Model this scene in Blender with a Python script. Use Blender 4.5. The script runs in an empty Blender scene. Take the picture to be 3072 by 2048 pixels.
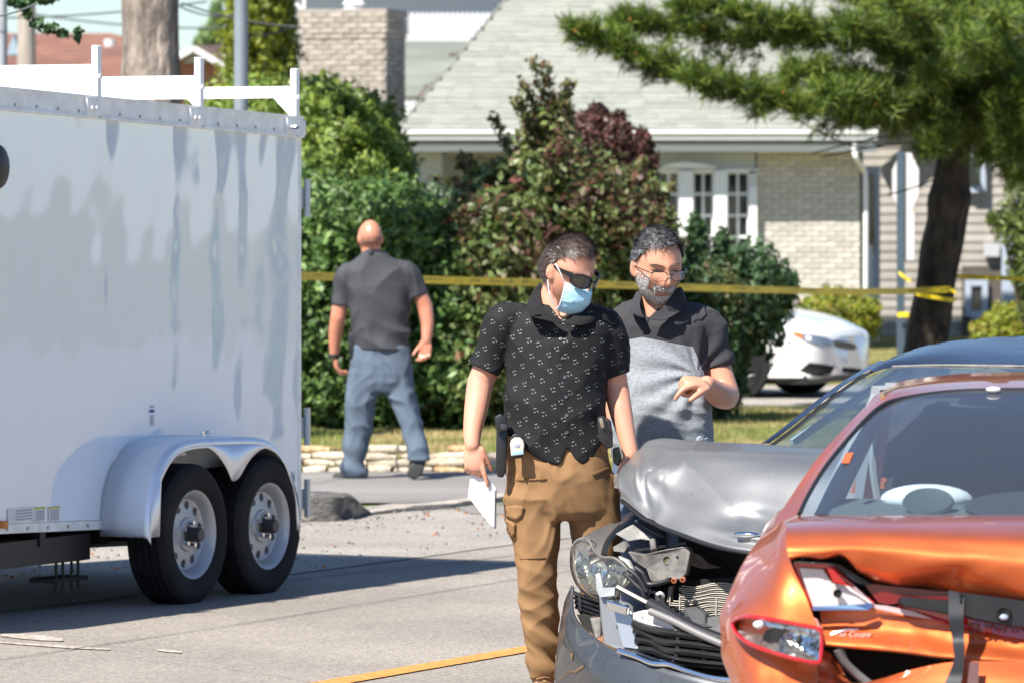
import bpy, bmesh, math, random
import numpy as np
from mathutils import Vector, Matrix, noise
from mathutils.bvhtree import BVHTree
random.seed(7); np.random.seed(7)
R = math.radians
scene = bpy.context.scene
col = scene.collection
# ---------------------------------------------------------------- camera, sky, sun, exposure
F, CX, HY, H = 15900.0, 1536.0, 620.0, 1.89
cam = bpy.data.cameras.new('camera'); camo = bpy.data.objects.new('camera', cam); col.objects.link(camo)
camo.location = (0, 0, H); camo.rotation_euler = (R(90), 0, 0)
cam.sensor_width = 36; cam.lens = 36 * F / 3072; cam.shift_y = (HY - 1024) / 3072
cam.clip_end = 3000; cam.clip_start = .5
cam.dof.use_dof = True; cam.dof.focus_distance = 19.9; cam.dof.aperture_fstop = 7.5
scene.camera = camo
SUN_EL = R(52); SX, SY = -.66, -.75           # horizontal direction towards the sun
w = bpy.data.worlds.new("World"); scene.world = w; w.use_nodes = True
nt = w.node_tree; nt.nodes.clear()
sky = nt.nodes.new('ShaderNodeTexSky'); sky.sky_type = 'NISHITA'; sky.sun_disc = False
sky.sun_elevation = SUN_EL; sky.sun_rotation = math.atan2(SX, SY); sky.air_density = 1.0; sky.dust_density = .2; sky.ozone_density = 2.5
bg = nt.nodes.new('ShaderNodeBackground'); bg.inputs[1].default_value = .07
tint = nt.nodes.new('ShaderNodeMix'); tint.data_type = 'RGBA'; tint.blend_type = 'MULTIPLY'; tint.inputs[0].default_value = 1; tint.inputs[7].default_value = (.86, .95, 1.08, 1)
nt.links.new(sky.outputs[0], tint.inputs[6]); ow = nt.nodes.new('ShaderNodeOutputWorld'); nt.links.new(tint.outputs[2], bg.inputs[0]); nt.links.new(bg.outputs[0], ow.inputs[0])
sl = bpy.data.lights.new('sun', 'SUN'); sl.energy = 5.0; sl.angle = R(.53); sl.color = (1, .955, .88)
so = bpy.data.objects.new('sun', sl); col.objects.link(so)
sd = Vector((SX * math.cos(SUN_EL), SY * math.cos(SUN_EL), math.sin(SUN_EL)))
so.rotation_euler = sd.to_track_quat('Z', 'Y').to_euler()
scene.view_settings.view_transform = 'Standard'; scene.view_settings.look = 'None'
scene.view_settings.exposure = 1.05; scene.view_settings.gamma = 1
scene.cycles.max_bounces = 7; scene.cycles.transparent_max_bounces = 12
scene.cycles.use_denoising = True

# ---------------------------------------------------------------- helpers
def W(px, py, D): return Vector(((px - CX) * D / F, D, H - (py - HY) * D / F))
def Gp(px, py, z=0.0):
    D = F * (H - z) / (py - HY); return W(px, py, D)
ROOT = {}
def tag(o, label=None, cat=None, group=None, kind=None):
    for k, v in (('label', label), ('category', cat), ('group', group), ('kind', kind)):
        if v: o[k] = v
    return o
def thing(name, label, cat, loc=(0, 0, 0), M=None, group=None):
    o = bpy.data.objects.new(name, None); col.objects.link(o); o.empty_display_size = .2
    M = M or Matrix.Translation(loc); o.matrix_world = M; ROOT[o.name] = M.copy()
    return tag(o, label, cat, group)
MATS = {}
def pmat(name, c, rough=.6, metal=0, var=.0, vscale=8, bump=0, bscale=40, coat=0, c2=None, island=False, objrand=0, spec=.5, trans=0,
         stretch=(1, 1, 1), sss=0, c2pos=(.35, .65), transl=0, bdist=.01, detail=4, emit=0, sheen=0, fine=0, fscale=300, ior=1.5):
    m = bpy.data.materials.new(name); m.use_nodes = True; n = m.node_tree.nodes; l = m.node_tree.links
    b = n['Principled BSDF']; b.inputs['Roughness'].default_value = rough; b.inputs['Metallic'].default_value = metal
    b.inputs['Specular IOR Level'].default_value = spec; b.inputs['Coat Weight'].default_value = coat
    b.inputs['Coat Roughness'].default_value = .04; b.inputs['IOR'].default_value = ior
    b.inputs['Transmission Weight'].default_value = trans
    if sss: b.inputs['Subsurface Weight'].default_value = sss; b.inputs['Subsurface Radius'].default_value = (.012, .005, .003); b.inputs['Subsurface Scale'].default_value = 1
    if sheen: b.inputs['Sheen Weight'].default_value = sheen
    c = tuple(c) + (1,) if len(c) == 3 else c
    b.inputs['Base Color'].default_value = c
    tc = n.new('ShaderNodeTexCoord'); mp = n.new('ShaderNodeMapping'); mp.inputs['Scale'].default_value = stretch
    l.new(tc.outputs['Object'], mp.inputs[0]); out = None
    if c2 or var:
        nz = n.new('ShaderNodeTexNoise'); nz.inputs['Scale'].default_value = vscale; nz.inputs['Detail'].default_value = detail
        l.new(mp.outputs[0], nz.inputs['Vector'])
        rp = n.new('ShaderNodeValToRGB'); e = rp.color_ramp.elements
        e[0].position, e[1].position = c2pos
        if c2: e[0].color = c; e[1].color = tuple(c2) + (1,)
        else:
            e[0].color = tuple(x * (1 - var) for x in c[:3]) + (1,); e[1].color = tuple(min(1, x * (1 + var)) for x in c[:3]) + (1,)
        l.new(nz.outputs[0], rp.inputs[0]); out = rp.outputs[0]
    if fine:
        nz = n.new('ShaderNodeTexNoise'); nz.inputs['Scale'].default_value = fscale; nz.inputs['Detail'].default_value = 3
        l.new(mp.outputs[0], nz.inputs['Vector'])
        mr = n.new('ShaderNodeMapRange'); mr.inputs[1].default_value = .3; mr.inputs[2].default_value = .7
        mr.inputs[3].default_value = 1 - fine; mr.inputs[4].default_value = 1 + fine; l.new(nz.outputs[0], mr.inputs[0])
        mx = n.new('ShaderNodeMix'); mx.data_type = 'RGBA'; mx.blend_type = 'MULTIPLY'; mx.inputs[0].default_value = 1
        if out: l.new(out, mx.inputs[6])
        else: mx.inputs[6].default_value = c
        l.new(mr.outputs[0], mx.inputs[7]); out = mx.outputs[2]
    if island or objrand:
        if island:
            g = n.new('ShaderNodeNewGeometry'); src = g.outputs['Random Per Island']
        else:
            g = n.new('ShaderNodeObjectInfo'); src = g.outputs['Random']
        if isinstance(island, (list, tuple)):
            rp = n.new('ShaderNodeValToRGB'); cr = rp.color_ramp; cr.interpolation = 'LINEAR'
            while len(cr.elements) > 1: cr.elements.remove(cr.elements[-1])
            cr.elements[0].position = 0; cr.elements[0].color = tuple(island[0][1]) + (1,)
            for p_, c_ in island[1:]:
                el = cr.elements.new(p_); el.color = tuple(c_) + (1,)
            l.new(src, rp.inputs[0]); isl = rp.outputs[0]
            if out:
                mx = n.new('ShaderNodeMix'); mx.data_type = 'RGBA'; mx.blend_type = 'MULTIPLY'; mx.inputs[0].default_value = 1
                l.new(isl, mx.inputs[6]); l.new(out, mx.inputs[7]); out = mx.outputs[2]
            else: out = isl
        else:
            amt = objrand or .25
            mr = n.new('ShaderNodeMapRange'); mr.inputs[3].default_value = 1 - amt; mr.inputs[4].default_value = 1 + amt
            l.new(src, mr.inputs[0]); mx = n.new('ShaderNodeMix'); mx.data_type = 'RGBA'; mx.blend_type = 'MULTIPLY'; mx.inputs[0].default_value = 1
            if out: l.new(out, mx.inputs[6])
            else: mx.inputs[6].default_value = c
            l.new(mr.outputs[0], mx.inputs[7]); out = mx.outputs[2]
    if out: l.new(out, b.inputs['Base Color'])
    if bump:
        nz = n.new('ShaderNodeTexNoise'); nz.inputs['Scale'].default_value = bscale; nz.inputs['Detail'].default_value = detail
        l.new(mp.outputs[0], nz.inputs['Vector'])
        bp = n.new('ShaderNodeBump'); bp.inputs['Strength'].default_value = bump; bp.inputs['Distance'].default_value = bdist
        l.new(nz.outputs[0], bp.inputs['Height']); l.new(bp.outputs[0], b.inputs['Normal'])
    if transl:
        tl = n.new('ShaderNodeBsdfTranslucent'); ms = n.new('ShaderNodeMixShader'); ms.inputs[0].default_value = transl
        if out: l.new(out, tl.inputs[0])
        else: tl.inputs[0].default_value = c
        l.new(b.outputs[0], ms.inputs[1]); l.new(tl.outputs[0], ms.inputs[2]); l.new(ms.outputs[0], n['Material Output'].inputs[0])
    MATS[name] = m; return m

def new_mesh(name, v, f, smooth=False):
    me = bpy.data.meshes.new(name); v = np.asarray(v, dtype=np.float32)
    me.from_pydata(v.tolist() if len(v) < 1 else [tuple(a) for a in v.tolist()], [], f)
    if smooth: me.polygons.foreach_set('use_smooth', [True] * len(me.polygons))
    me.update(); return me
def fast_mesh(name, v, nper, smooth=False):
    """v: (n*nper,3) verts, one separate face for each nper verts"""
    v = np.asarray(v, dtype=np.float32).reshape(-1, 3); nf = len(v) // nper
    me = bpy.data.meshes.new(name); me.vertices.add(len(v)); me.vertices.foreach_set('co', v.ravel())
    me.loops.add(nf * nper); me.loops.foreach_set('vertex_index', np.arange(nf * nper, dtype=np.int32))
    me.polygons.add(nf); me.polygons.foreach_set('loop_start', np.arange(nf, dtype=np.int32) * nper)
    try: me.polygons.foreach_set('loop_total', np.full(nf, nper, dtype=np.int32))
    except Exception: pass
    if smooth: me.polygons.foreach_set('use_smooth', [True] * nf)
    me.update(calc_edges=True); return me
def link(name, me, mat, parent=None, world=True, kind=None):
    o = bpy.data.objects.new(name, me); col.objects.link(o)
    if mat:
        if isinstance(mat, (list, tuple)):
            for m in mat: me.materials.append(m)
        else: me.materials.append(mat)
    if parent is not None:
        o.parent = parent; r = parent
        while r.parent: r = r.parent
        ROOT[o.name] = ROOT[r.name]
        if world: me.transform(ROOT[r.name].inverted())
    if kind: o['kind'] = kind
    return o
class MB:
    def __init__(s): s.v = []; s.f = []
    def add(s, vs, fs):
        o = len(s.v); s.v += [tuple(v) for v in vs]; s.f += [tuple(i + o for i in f) for f in fs]; return s
    def box(s, c, size, M=None):
        x, y, z = [d / 2 for d in size]
        vs = [Vector((a * x, b * y, cc * z)) for a in (-1, 1) for b in (-1, 1) for cc in (-1, 1)]
        if M: vs = [M @ v for v in vs]
        vs = [v + Vector(c) for v in vs]
        return s.add(vs, [(0, 1, 3, 2), (4, 6, 7, 5), (0, 4, 5, 1), (2, 3, 7, 6), (0, 2, 6, 4), (1, 5, 7, 3)])
    def bb(s, x0, x1, y0, y1, z0, z1): return s.box(((x0 + x1) / 2, (y0 + y1) / 2, (z0 + z1) / 2), (abs(x1 - x0), abs(y1 - y0), abs(z1 - z0)))
    def bar(s, a, b, wd, ht=None, up=(0, 0, 1)):
        a, b = Vector(a), Vector(b); d = (b - a); L = d.length; d.normalize(); up = Vector(up)
        if abs(d.dot(up)) > .98: up = Vector((0, 1, 0))
        sd_ = d.cross(up).normalized(); u2 = sd_.cross(d)
        M = Matrix((d, sd_, u2)).transposed()
        return s.box((a + b) / 2, (L, wd, ht or wd), M)
    def prism(s, pts, vec):
        n = len(pts); vec = Vector(vec); pts = [Vector(p) for p in pts]
        return s.add(pts + [p + vec for p in pts], [tuple(range(n))[::-1], tuple(range(n, 2 * n))] + [(i, (i + 1) % n, n + (i + 1) % n, n + i) for i in range(n)])
    def tube(s, path, r, seg=12, caps=True, flat=1.0, up=(0, 0, 1), scales=None):
        path = [Vector(p) for p in path]; n = len(path)
        rs = list(r) if isinstance(r, (list, tuple)) else [r] * n
        vs = []; fs = []; px = None
        for i, p in enumerate(path):
            d = (path[min(i + 1, n - 1)] - path[max(i - 1, 0)]).normalized()
            if px is None:
                u = Vector(up)
                if abs(d.dot(u)) > .95: u = Vector((1, 0, 0))
                px = d.cross(u).normalized()
            px = (px - d * px.dot(d)).normalized(); py = d.cross(px)
            for k in range(seg):
                a = 2 * math.pi * k / seg
                vs.append(p + px * math.cos(a) * rs[i] + py * math.sin(a) * rs[i] * flat)
        for i in range(n - 1):
            for k in range(seg):
                k2 = (k + 1) % seg; fs.append((i * seg + k, i * seg + k2, (i + 1) * seg + k2, (i + 1) * seg + k))
        if caps: fs.append(tuple(range(seg))[::-1]); fs.append(tuple((n - 1) * seg + k for k in range(seg)))
        return s.add(vs, fs)
    def lathe(s, prof, c, axis=(0, 0, 1), seg=48, close=False):
        """prof: (radius, offset along axis)"""
        ax = Vector(axis).normalized(); u = ax.cross(Vector((0, 0, 1)) if abs(ax.z) < .9 else Vector((1, 0, 0))).normalized(); v = ax.cross(u)
        c = Vector(c); vs = []; n = len(prof)
        for r_, h_ in prof:
            for k in range(seg):
                a = 2 * math.pi * k / seg; vs.append(c + ax * h_ + (u * math.cos(a) + v * math.sin(a)) * r_)
        fs = []
        for i in range(n - (0 if close else 1)):
            j = (i + 1) % n
            for k in range(seg):
                k2 = (k + 1) % seg; fs.append((i * seg + k, i * seg + k2, j * seg + k2, j * seg + k))
        return s.add(vs, fs)
    def grid(s, rows):
        nr, nc = len(rows), len(rows[0]); vs = [v for r_ in rows for v in r_]
        return s.add(vs, [(i * nc + j, i * nc + j + 1, (i + 1) * nc + j + 1, (i + 1) * nc + j) for i in range(nr - 1) for j in range(nc - 1)])
    def ell(s, c, r, seg=16, rings=10, M=None):
        c = Vector(c); vs = []; fs = []
        for i in range(rings + 1):
            t = math.pi * i / rings
            for k in range(seg):
                a = 2 * math.pi * k / seg; v = Vector((r[0] * math.sin(t) * math.cos(a), r[1] * math.sin(t) * math.sin(a), r[2] * math.cos(t)))
                vs.append(c + (M @ v if M else v))
        for i in range(rings):
            for k in range(seg):
                k2 = (k + 1) % seg; fs.append((i * seg + k, (i + 1) * seg + k, (i + 1) * seg + k2, i * seg + k2))
        return s.add(vs, fs)
    def build(s, name, mat, parent=None, smooth=False, bevel=0, solid=0, sub=0, world=True, autos=True, merge=True, kind=None, segs=2, offset=-1):
        me = new_mesh(name, s.v, s.f)
        if merge:
            bm = bmesh.new(); bm.from_mesh(me); bmesh.ops.remove_doubles(bm, verts=bm.verts, dist=1e-5)
            if not solid: bmesh.ops.recalc_face_normals(bm, faces=bm.faces)
            bm.to_mesh(me); bm.free()
        o = link(name, me, mat, parent, world, kind)
        if solid or sub or bevel:
            if solid: md = o.modifiers.new('s', 'SOLIDIFY'); md.thickness = solid; md.offset = offset
            if bevel: md = o.modifiers.new('b', 'BEVEL'); md.width = bevel; md.segments = segs; md.limit_method = 'ANGLE'; md.angle_limit = R(40)
            if sub: md = o.modifiers.new('u', 'SUBSURF'); md.levels = sub; md.render_levels = sub
            dg = bpy.context.evaluated_depsgraph_get(); dg.update()
            m2 = bpy.data.meshes.new_from_object(o.evaluated_get(dg)); o.modifiers.clear(); o.data = m2; me = m2
        if smooth:
            me.polygons.foreach_set('use_smooth', [True] * len(me.polygons))
            if autos:
                try: me.set_sharp_from_angle(angle=R(38 if autos is True else autos))
                except Exception: pass
        me.update(); return o
def catmull(P, n):
    """resample list of Vectors with n steps per span"""
    out = []; m = len(P)
    for i in range(m - 1):
        p0, p1, p2, p3 = P[max(i - 1, 0)], P[i], P[i + 1], P[min(i + 2, m - 1)]
        for k in range(n):
            t = k / n; out.append(.5 * ((2 * p1) + (p2 - p0) * t + (2 * p0 - 5 * p1 + 4 * p2 - p3) * t * t + (3 * p1 - p0 - 3 * p2 + p3) * t ** 3))
    out.append(P[-1]); return out
def patch(rows, nu=5, nv=5):
    rows = [catmull([Vector(p) for p in r_], nu) for r_ in rows]
    cols = [catmull(list(c), nv) for c in zip(*rows)]
    return [list(r_) for r_ in zip(*cols)]
def mesh_obj_modify(o, mods):
    for t, kw in mods:
        md = o.modifiers.new(t, t)
        for k, v in kw.items(): setattr(md, k, v)
    dg = bpy.context.evaluated_depsgraph_get(); dg.update()
    me = bpy.data.meshes.new_from_object(o.evaluated_get(dg)); o.modifiers.clear(); old = o.data; o.data = me
    return o
def co_get(me):
    a = np.empty(len(me.vertices) * 3, dtype=np.float32); me.vertices.foreach_get('co', a); return a.reshape(-1, 3).astype(np.float64)
def co_set(me, a): me.vertices.foreach_set('co', a.astype(np.float32).ravel()); me.update()
def nrm_get(me):
    a = np.empty(len(me.vertices) * 3, dtype=np.float32); me.vertices.foreach_get('normal', a); return a.reshape(-1, 3).astype(np.float64)
def wave(p, scale, seed=0, n=10, st=(1, 1, 1)):
    """cheap smooth pseudo-noise, vectorised, about -1..1"""
    rg = np.random.RandomState(seed); out = np.zeros(len(p)); q = p * np.array(st) * scale
    for i in range(n):
        d = rg.normal(size=3); d /= np.linalg.norm(d); out += np.sin(q @ d * (1.2 + 1.6 * rg.rand()) * 3 + rg.rand() * 7)
    return out / math.sqrt(n) * .8
def text_mesh(name, s_, size, M, mat, parent, extrude=.002, bold=.0, shear=0):
    c = bpy.data.curves.new(name, 'FONT'); c.body = s_; c.size = size; c.extrude = extrude; c.offset = bold; c.shear = shear; c.resolution_u = 2
    t = bpy.data.objects.new(name, c); col.objects.link(t); dg = bpy.context.evaluated_depsgraph_get(); dg.update()
    me = bpy.data.meshes.new_from_object(t.evaluated_get(dg)); bpy.data.objects.remove(t); me.transform(M)
    me.materials.clear(); return link(name, me, mat, parent, True)
def copies(parent, name, protos, places, limit=300, mat=None, stuff_name=None):
    """pieces as linked copies; places = [(matrix in world, proto index)], largest first"""
    inv = ROOT[parent.name].inverted()
    for M, k in places[:limit]:
        o = bpy.data.objects.new(name, protos[k % len(protos)]); col.objects.link(o); o.parent = parent; o.matrix_local = inv @ M
    rest = places[limit:]
    if rest:
        b = MB()
        for M, k in rest:
            me = protos[k % len(protos)]
            b.add([M @ v.co for v in me.vertices], [tuple(p.vertices) for p in me.polygons])
        b.build(stuff_name or name, mat or protos[0].materials[0], parent, merge=False, kind='stuff')
def proto_box(name, size, mat, bev=.0, jit=0, seed=0):
    b = MB().box((0, 0, 0), size); me = new_mesh(name, b.v, b.f)
    if jit:
        rg = np.random.RandomState(seed); a = co_get(me); a += rg.uniform(-jit, jit, a.shape); co_set(me, a)
    me.materials.append(mat); return me
# ---------------------------------------------------------------- materials
M_asph = pmat('asphalt', (.258, .226, .193), .9, var=.13, vscale=.7, bump=1, bscale=90, bdist=.010, fine=.32, fscale=55, detail=8)
M_asph2 = pmat('drive_asphalt', (.20, .185, .17), .9, var=.18, vscale=.9, bump=.7, bscale=120, bdist=.005, fine=.22, fscale=80, stretch=(.25, 1, 1))
M_grav = pmat('gravelly_shoulder', (.235, .215, .19), .95, c2=(.31, .28, .245), vscale=1.3, bump=1, bscale=60, bdist=.012, fine=.4, fscale=60)
M_conc = pmat('concrete', (.30, .27, .235), .9, var=.2, vscale=5, bump=.8, bscale=50, bdist=.01, fine=.2, fscale=70)
M_lawn = pmat('lawn_soil', (.13, .14, .04), .95, c2=(.30, .235, .11), vscale=.9, bump=1, bscale=30, bdist=.03, fine=.3, fscale=25, c2pos=(.42, .62))
M_yel = pmat('yellow_paint', (.50, .23, .05), .7, var=.18, vscale=20, fine=.3, fscale=90)
M_white = pmat('white_paint', (.78, .78, .77), .45)
M_black = pmat('black_plastic', (.012, .012, .013), .45)
# road frame: u along the road, n across it towards the camera side
U = Vector((.438, .899, 0)).normalized(); N = Vector((U.y, -U.x, 0))
def rd(t, c, z=0): return U * t + N * c + Vector((0, 0, z))
def sheet(name, poly, z, mat, parent=None):
    return MB().add([(p[0], p[1], z) for p in poly], [tuple(range(len(poly)))]).build(name, mat, parent, kind='structure')
sheet('lawn_ground', [(-900, -300), (900, -300), (900, 1500), (-900, 1500)], 0, M_lawn)
ROADE = -12.95
sheet('road', [rd(-60, 12), rd(120, 12), rd(120, ROADE), rd(-60, ROADE)], .008, M_asph)
# shoulder, with an uneven edge
b = MB(); rows = []
for i in range(121):
    t = -10 + i * .6
    e0 = ROADE + .12 * noise.noise((t * .7, 0, 1)) + .05 * noise.noise((t * 3, 0, 1)); e1 = -15.2 + .1 * noise.noise((t * .5, 3, 1))
    rows.append([rd(t, e0 + .05, .0125), rd(t, (e0 + e1) / 2, .0125), rd(t, e1 - .2, .0125)])
b.grid(rows).build('gravel_shoulder', M_grav, kind='structure')
# side driveway / street behind the kerb: between y px 1540 and 1418
sheet('driveway', [(-30, 37.55), (2.6, 37.55), (2.6, 33.2), (1.2, 32.2), (-.25, 32.4), (-.45, 33.6), (-30, 33.4)], .0165, M_asph2)
sheet('parking_pad', [(1.2, 50.4), (9, 50.4), (9, 56.0), (1.2, 56.0)], .008, M_conc)
sheet('back_street', [(-120, 95), (60, 95), (60, 103), (-120, 103)], .006, M_asph2)
# centre line
b = MB(); rows = []
for i in range(181):
    t = -12 + i * .35; j = .006 * noise.noise((t * 9, 1, 1))
    rows.append([rd(t, -9.74 + j, .0135), rd(t, -9.88 + .006 * noise.noise((t * 8, 5, 1)), .0135)])
b.grid(rows).build('centre_line', M_yel, kind='structure')
# pale scuffs on the asphalt
M_scuff = pmat('scuff', (.36, .31, .26), .9, fine=.5, fscale=40)
for k, (pts, wd) in enumerate([([(0, 1903), (60, 1906), (130, 1912), (190, 1917)], 16), ([(0, 1925), (110, 1932), (220, 1940), (330, 1946)], 7), ([(470, 1947), (500, 1950), (545, 1954)], 8)]):
    b = MB(); n_ = len(pts)
    for i, (x_, y_) in enumerate(pts): pass
    rows = [[Gp(x_, y_ - wd * math.sin(math.pi * (i + .6) / (n_ + .3)) * .5, .0125), Gp(x_, y_ + wd * .5 * math.sin(math.pi * (i + .6) / (n_ + .3)), .0125)] for i, (x_, y_) in enumerate(pts)]
    b.grid(rows).build('road_scuff', M_scuff, kind='structure')
# kerb: raised concrete end left of the driveway mouth, sloping to nothing
kb = thing('kerb', 'broken concrete kerb end behind the trailer, dark worn face and pale top', 'kerb', Gp(1000, 1565))
def kerb_run(name, pts):  # pts: (px, py base, height, depth)
    b = MB(); rows = []
    for (x_, y_, h_, d_) in pts:
        p = Gp(x_, y_, .012); rows.append([p, p + Vector((.02, .03, h_ * .8)), p + Vector((.03, .07, h_)), p + Vector((.0, d_, h_)), p + Vector((0, d_ + .02, 0))])
    g = patch(rows, 3, 4)
    for r_ in g:
        for v in r_: v += Vector((noise.noise(v * 7) * .02, noise.noise(v * 7 + Vector((5, 0, 0))) * .02, noise.noise(v * 9 + Vector((0, 7, 0))) * .012))
    return b.grid(g)
M_kerbd = pmat('kerb_stone', (.10, .095, .085), .95, c2=(.33, .28, .23), vscale=4, bump=1, bscale=30, bdist=.02, fine=.35, fscale=40, stretch=(1, 1, 2.2), c2pos=(.5, .62))
kerb_run('a', [(-300, 1566, .15, .35), (500, 1566, .15, .35), (905, 1565, .15, .33), (1000, 1563, .15, .3), (1040, 1557, .13, .24), (1080, 1549, .05, .18), (1104, 1546, .0, .1)]).build('kerb_stone', M_kerbd, kb, smooth=True)
kb2 = thing('kerb', 'long low flush concrete kerb strip across the driveway mouth', 'kerb', Gp(1300, 1530))
kerb_run('b', [(1095, 1546, .015, .22), (1200, 1535, .03, .25), (1350, 1524, .035, .28), (1500, 1507, .04, .3), (1700, 1490, .05, .3), (2300, 1440, .06, .3)]).build('kerb_stone', pmat('kerb_flush', (.34, .30, .255), .95, var=.25, vscale=6, bump=1, bscale=30, bdist=.015, fine=.3, fscale=50), kb2, smooth=True)
# old cracks and patches of the asphalt
M_crk = pmat('crack_tar', (.055, .052, .05), .9)
def crack(pts, wd, seed, name='road_crack'):
    rg = np.random.RandomState(seed); P = [rd(t, c, .0135) for t, c in pts]; pth = catmull(P, 14); rows = []
    for i, p in enumerate(pth):
        j = N * (.03 * noise.noise(Vector((i * .5, seed, 0))) + .012 * noise.noise(Vector((i * 1.9, seed, 3)))); w_ = wd * (.4 + .6 * abs(noise.noise(Vector((i * .8, 9, seed)))) + .2)
        rows.append([p + j - N * w_, p + j + N * w_])
    MB().grid(rows).build(name, M_crk, kind='structure')
crack([(14, -11.7), (20, -11.55), (26, -11.75), (34, -11.6)], .006, 1); crack([(17.5, -8), (18.2, -9.4), (19.0, -10.8), (19.4, -12.6)], .005, 2); crack([(23.5, -9.9), (24.2, -11.0), (25.5, -12.3)], .005, 3); crack([(21.5, -12.9), (26, -12.5), (30, -12.62)], .008, 4)
# pebbles / debris on the shoulder (nobody could count them)
rg = np.random.RandomState(3); vs = []; fs = []
b = MB(); b2 = MB()
for k in range(1500):
    t = rg.uniform(18, 40); c = rg.uniform(-15.15, -12.9)
    if rg.rand() < .5: c = -15.1 + abs(rg.normal()) * .5
    p = rd(t, c, .018); s_ = rg.uniform(.004, .016)
    pts = [p + Vector((rg.uniform(-1, 1) * s_, rg.uniform(-1, 1) * s_, 0)) for _ in range(4)]
    b_ = b2 if rg.rand() < .12 else b
    b_.prism([p + Vector((math.cos(a) * s_ * rg.uniform(.6, 1), math.sin(a) * s_ * rg.uniform(.6, 1), -.006)) for a in (0, 1.3, 2.6, 3.9, 5.1)], (0, 0, s_ * rg.uniform(.5, 1.1)))
b.build('gravel', pmat('pebble', (.24, .22, .2), .9, island=.5), merge=False, kind='stuff')
b2.build('dry_leaf_litter', pmat('dryleaf', (.42, .17, .06), .8, island=.4), merge=False, kind='stuff')

# stone edging: flat stones piled in courses
M_ston = pmat('edging_stone', (.36, .29, .20), .85, c2=(.50, .44, .34), vscale=5, bump=.8, bscale=25, bdist=.02, fine=.2, fscale=60, objrand=.25)
M_stor = pmat('rusty_stone', (.45, .21, .08), .85, c2=(.5, .38, .22), vscale=6, bump=.8, bscale=25, bdist=.02, fine=.2, fscale=60)
M_stog = pmat('grey_stone', (.2, .18, .16), .9, c2=(.33, .28, .22), vscale=6, bump=.8, bscale=25, bdist=.02, fine=.2, fscale=60)
sw = thing('stone_wall', 'low dry stone lawn edging of flat cream and rusty stones behind the walking man', 'stone edging', (-.8, 38.1, 0))
rg = np.random.RandomState(5)
def stone(L, h, d, seed):
    rg = np.random.RandomState(seed); b = MB(); rows = []
    n_ = 7
    for i in range(n_):
        u_ = i / (n_ - 1); e = (1 - abs(2 * u_ - 1) ** 4) ; e = max(e, .8 if i in (0, n_ - 1) else .93)
        x_ = (u_ - .5) * L; ring = []
        for k in range(8):
            a = 2 * math.pi * k / 8 + .39; cy = math.copysign(abs(math.cos(a)) ** .3, math.cos(a)); cz = math.copysign(abs(math.sin(a)) ** .25, math.sin(a))
            ring.append((x_ + rg.uniform(-.01, .01), cy * d / 2 * e * rg.uniform(.88, 1.08), cz * h / 2 * e * rg.uniform(.86, 1.08)))
        rows.append(ring + [ring[0]])
    b.grid(rows); b.f.append(tuple(range(8))); o_ = (n_ - 1) * 9; b.f.append(tuple(o_ + k for k in range(8))[::-1])
    me = new_mesh('stone', b.v, b.f, True); return me
SZ = [(.3, .055), (.22, .05), (.38, .06), (.17, .07), (.27, .045)]
protos = []
for mt in (M_ston, M_stor, M_stog):
    for k, (L, h) in enumerate(SZ):
        me = stone(L, h, .2, k * 7 + 1); me.materials.append(mt); protos.append(me)
inv = ROOT[sw.name].inverted()
for course in range(4):
    x = -4.2 - rg.rand() * .2
    while x < .12:
        k = rg.randint(5); L = SZ[k][0]
        mi = (1 if rg.rand() < .75 else 0) if course == 3 else (0 if rg.rand() < .85 else 1)
        if x > -.45: mi = 2 if rg.rand() < .55 else mi
        if course == 3 and rg.rand() < .3: x += L; continue
        if x > .1 and course >= 2: x += L; continue
        o = bpy.data.objects.new('stone', protos[mi * 5 + k]); col.objects.link(o); o.parent = sw
        z = .026 + course * .046 + rg.uniform(-.004, .004)
        o.matrix_local = inv @ (Matrix.Translation((x + L / 2, 37.62 + course * .05 + rg.uniform(-.02, .02), z)) @ Matrix.Rotation(rg.uniform(-.06, .06), 4, 'Y') @ Matrix.Rotation(rg.uniform(-.1, .1), 4, 'Z'))
        x += L + rg.uniform(.004, .02)
# ---------------------------------------------------------------- vegetation
def foliage(name, ells, n, size, mat, parent, aspect=.5, shell=.45, seed=0, rnd=.62, lump=.18, lscale=2.5, up=0.0, gap=-.55, droop=0):
    rg = np.random.RandomState(seed); E = np.array(ells, dtype=float)
    wts = (E[:, 3] * E[:, 5] + E[:, 4] * E[:, 5] + E[:, 3] * E[:, 4]); wts /= wts.sum()
    k = rg.choice(len(E), n, p=wts); d = rg.normal(size=(n, 3)); d /= np.linalg.norm(d, axis=1)[:, None]
    r_ = 1 - shell * rg.rand(n) ** 1.4
    lm = 1 + lump * wave(d * 1.0 + E[k, :3] * .37, lscale, seed + 1)
    p = E[k, :3] + d * E[k, 3:6] * (r_ * lm)[:, None]
    keep = (wave(p, 4.2 / (size * 10 + .6), seed + 2) > gap) & (p[:, 2] > .02)
    p, d = p[keep], d[keep]; n = len(p)
    nn = d * (1 - rnd) + rg.normal(size=(n, 3)) * rnd * .75; nn[:, 2] += up; nn /= np.linalg.norm(nn, axis=1)[:, None]
    t = rg.normal(size=(n, 3)); t[:, 2] -= droop; t -= nn * (t * nn).sum(1)[:, None]; t /= np.linalg.norm(t, axis=1)[:, None]
    s_ = np.cross(nn, t); L = size * rg.uniform(.6, 1.25, n)[:, None]
    a = p - t * L * .5; b_ = p + t * L * .5; m = p - t * L * .05; wv = s_ * L * aspect * .5; fold = nn * L * .1
    V = np.stack([a, m + wv + fold, b_, m - wv + fold], 1).reshape(-1, 3)
    return link(name, fast_mesh(name, V, 4), mat, parent, True)
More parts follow.
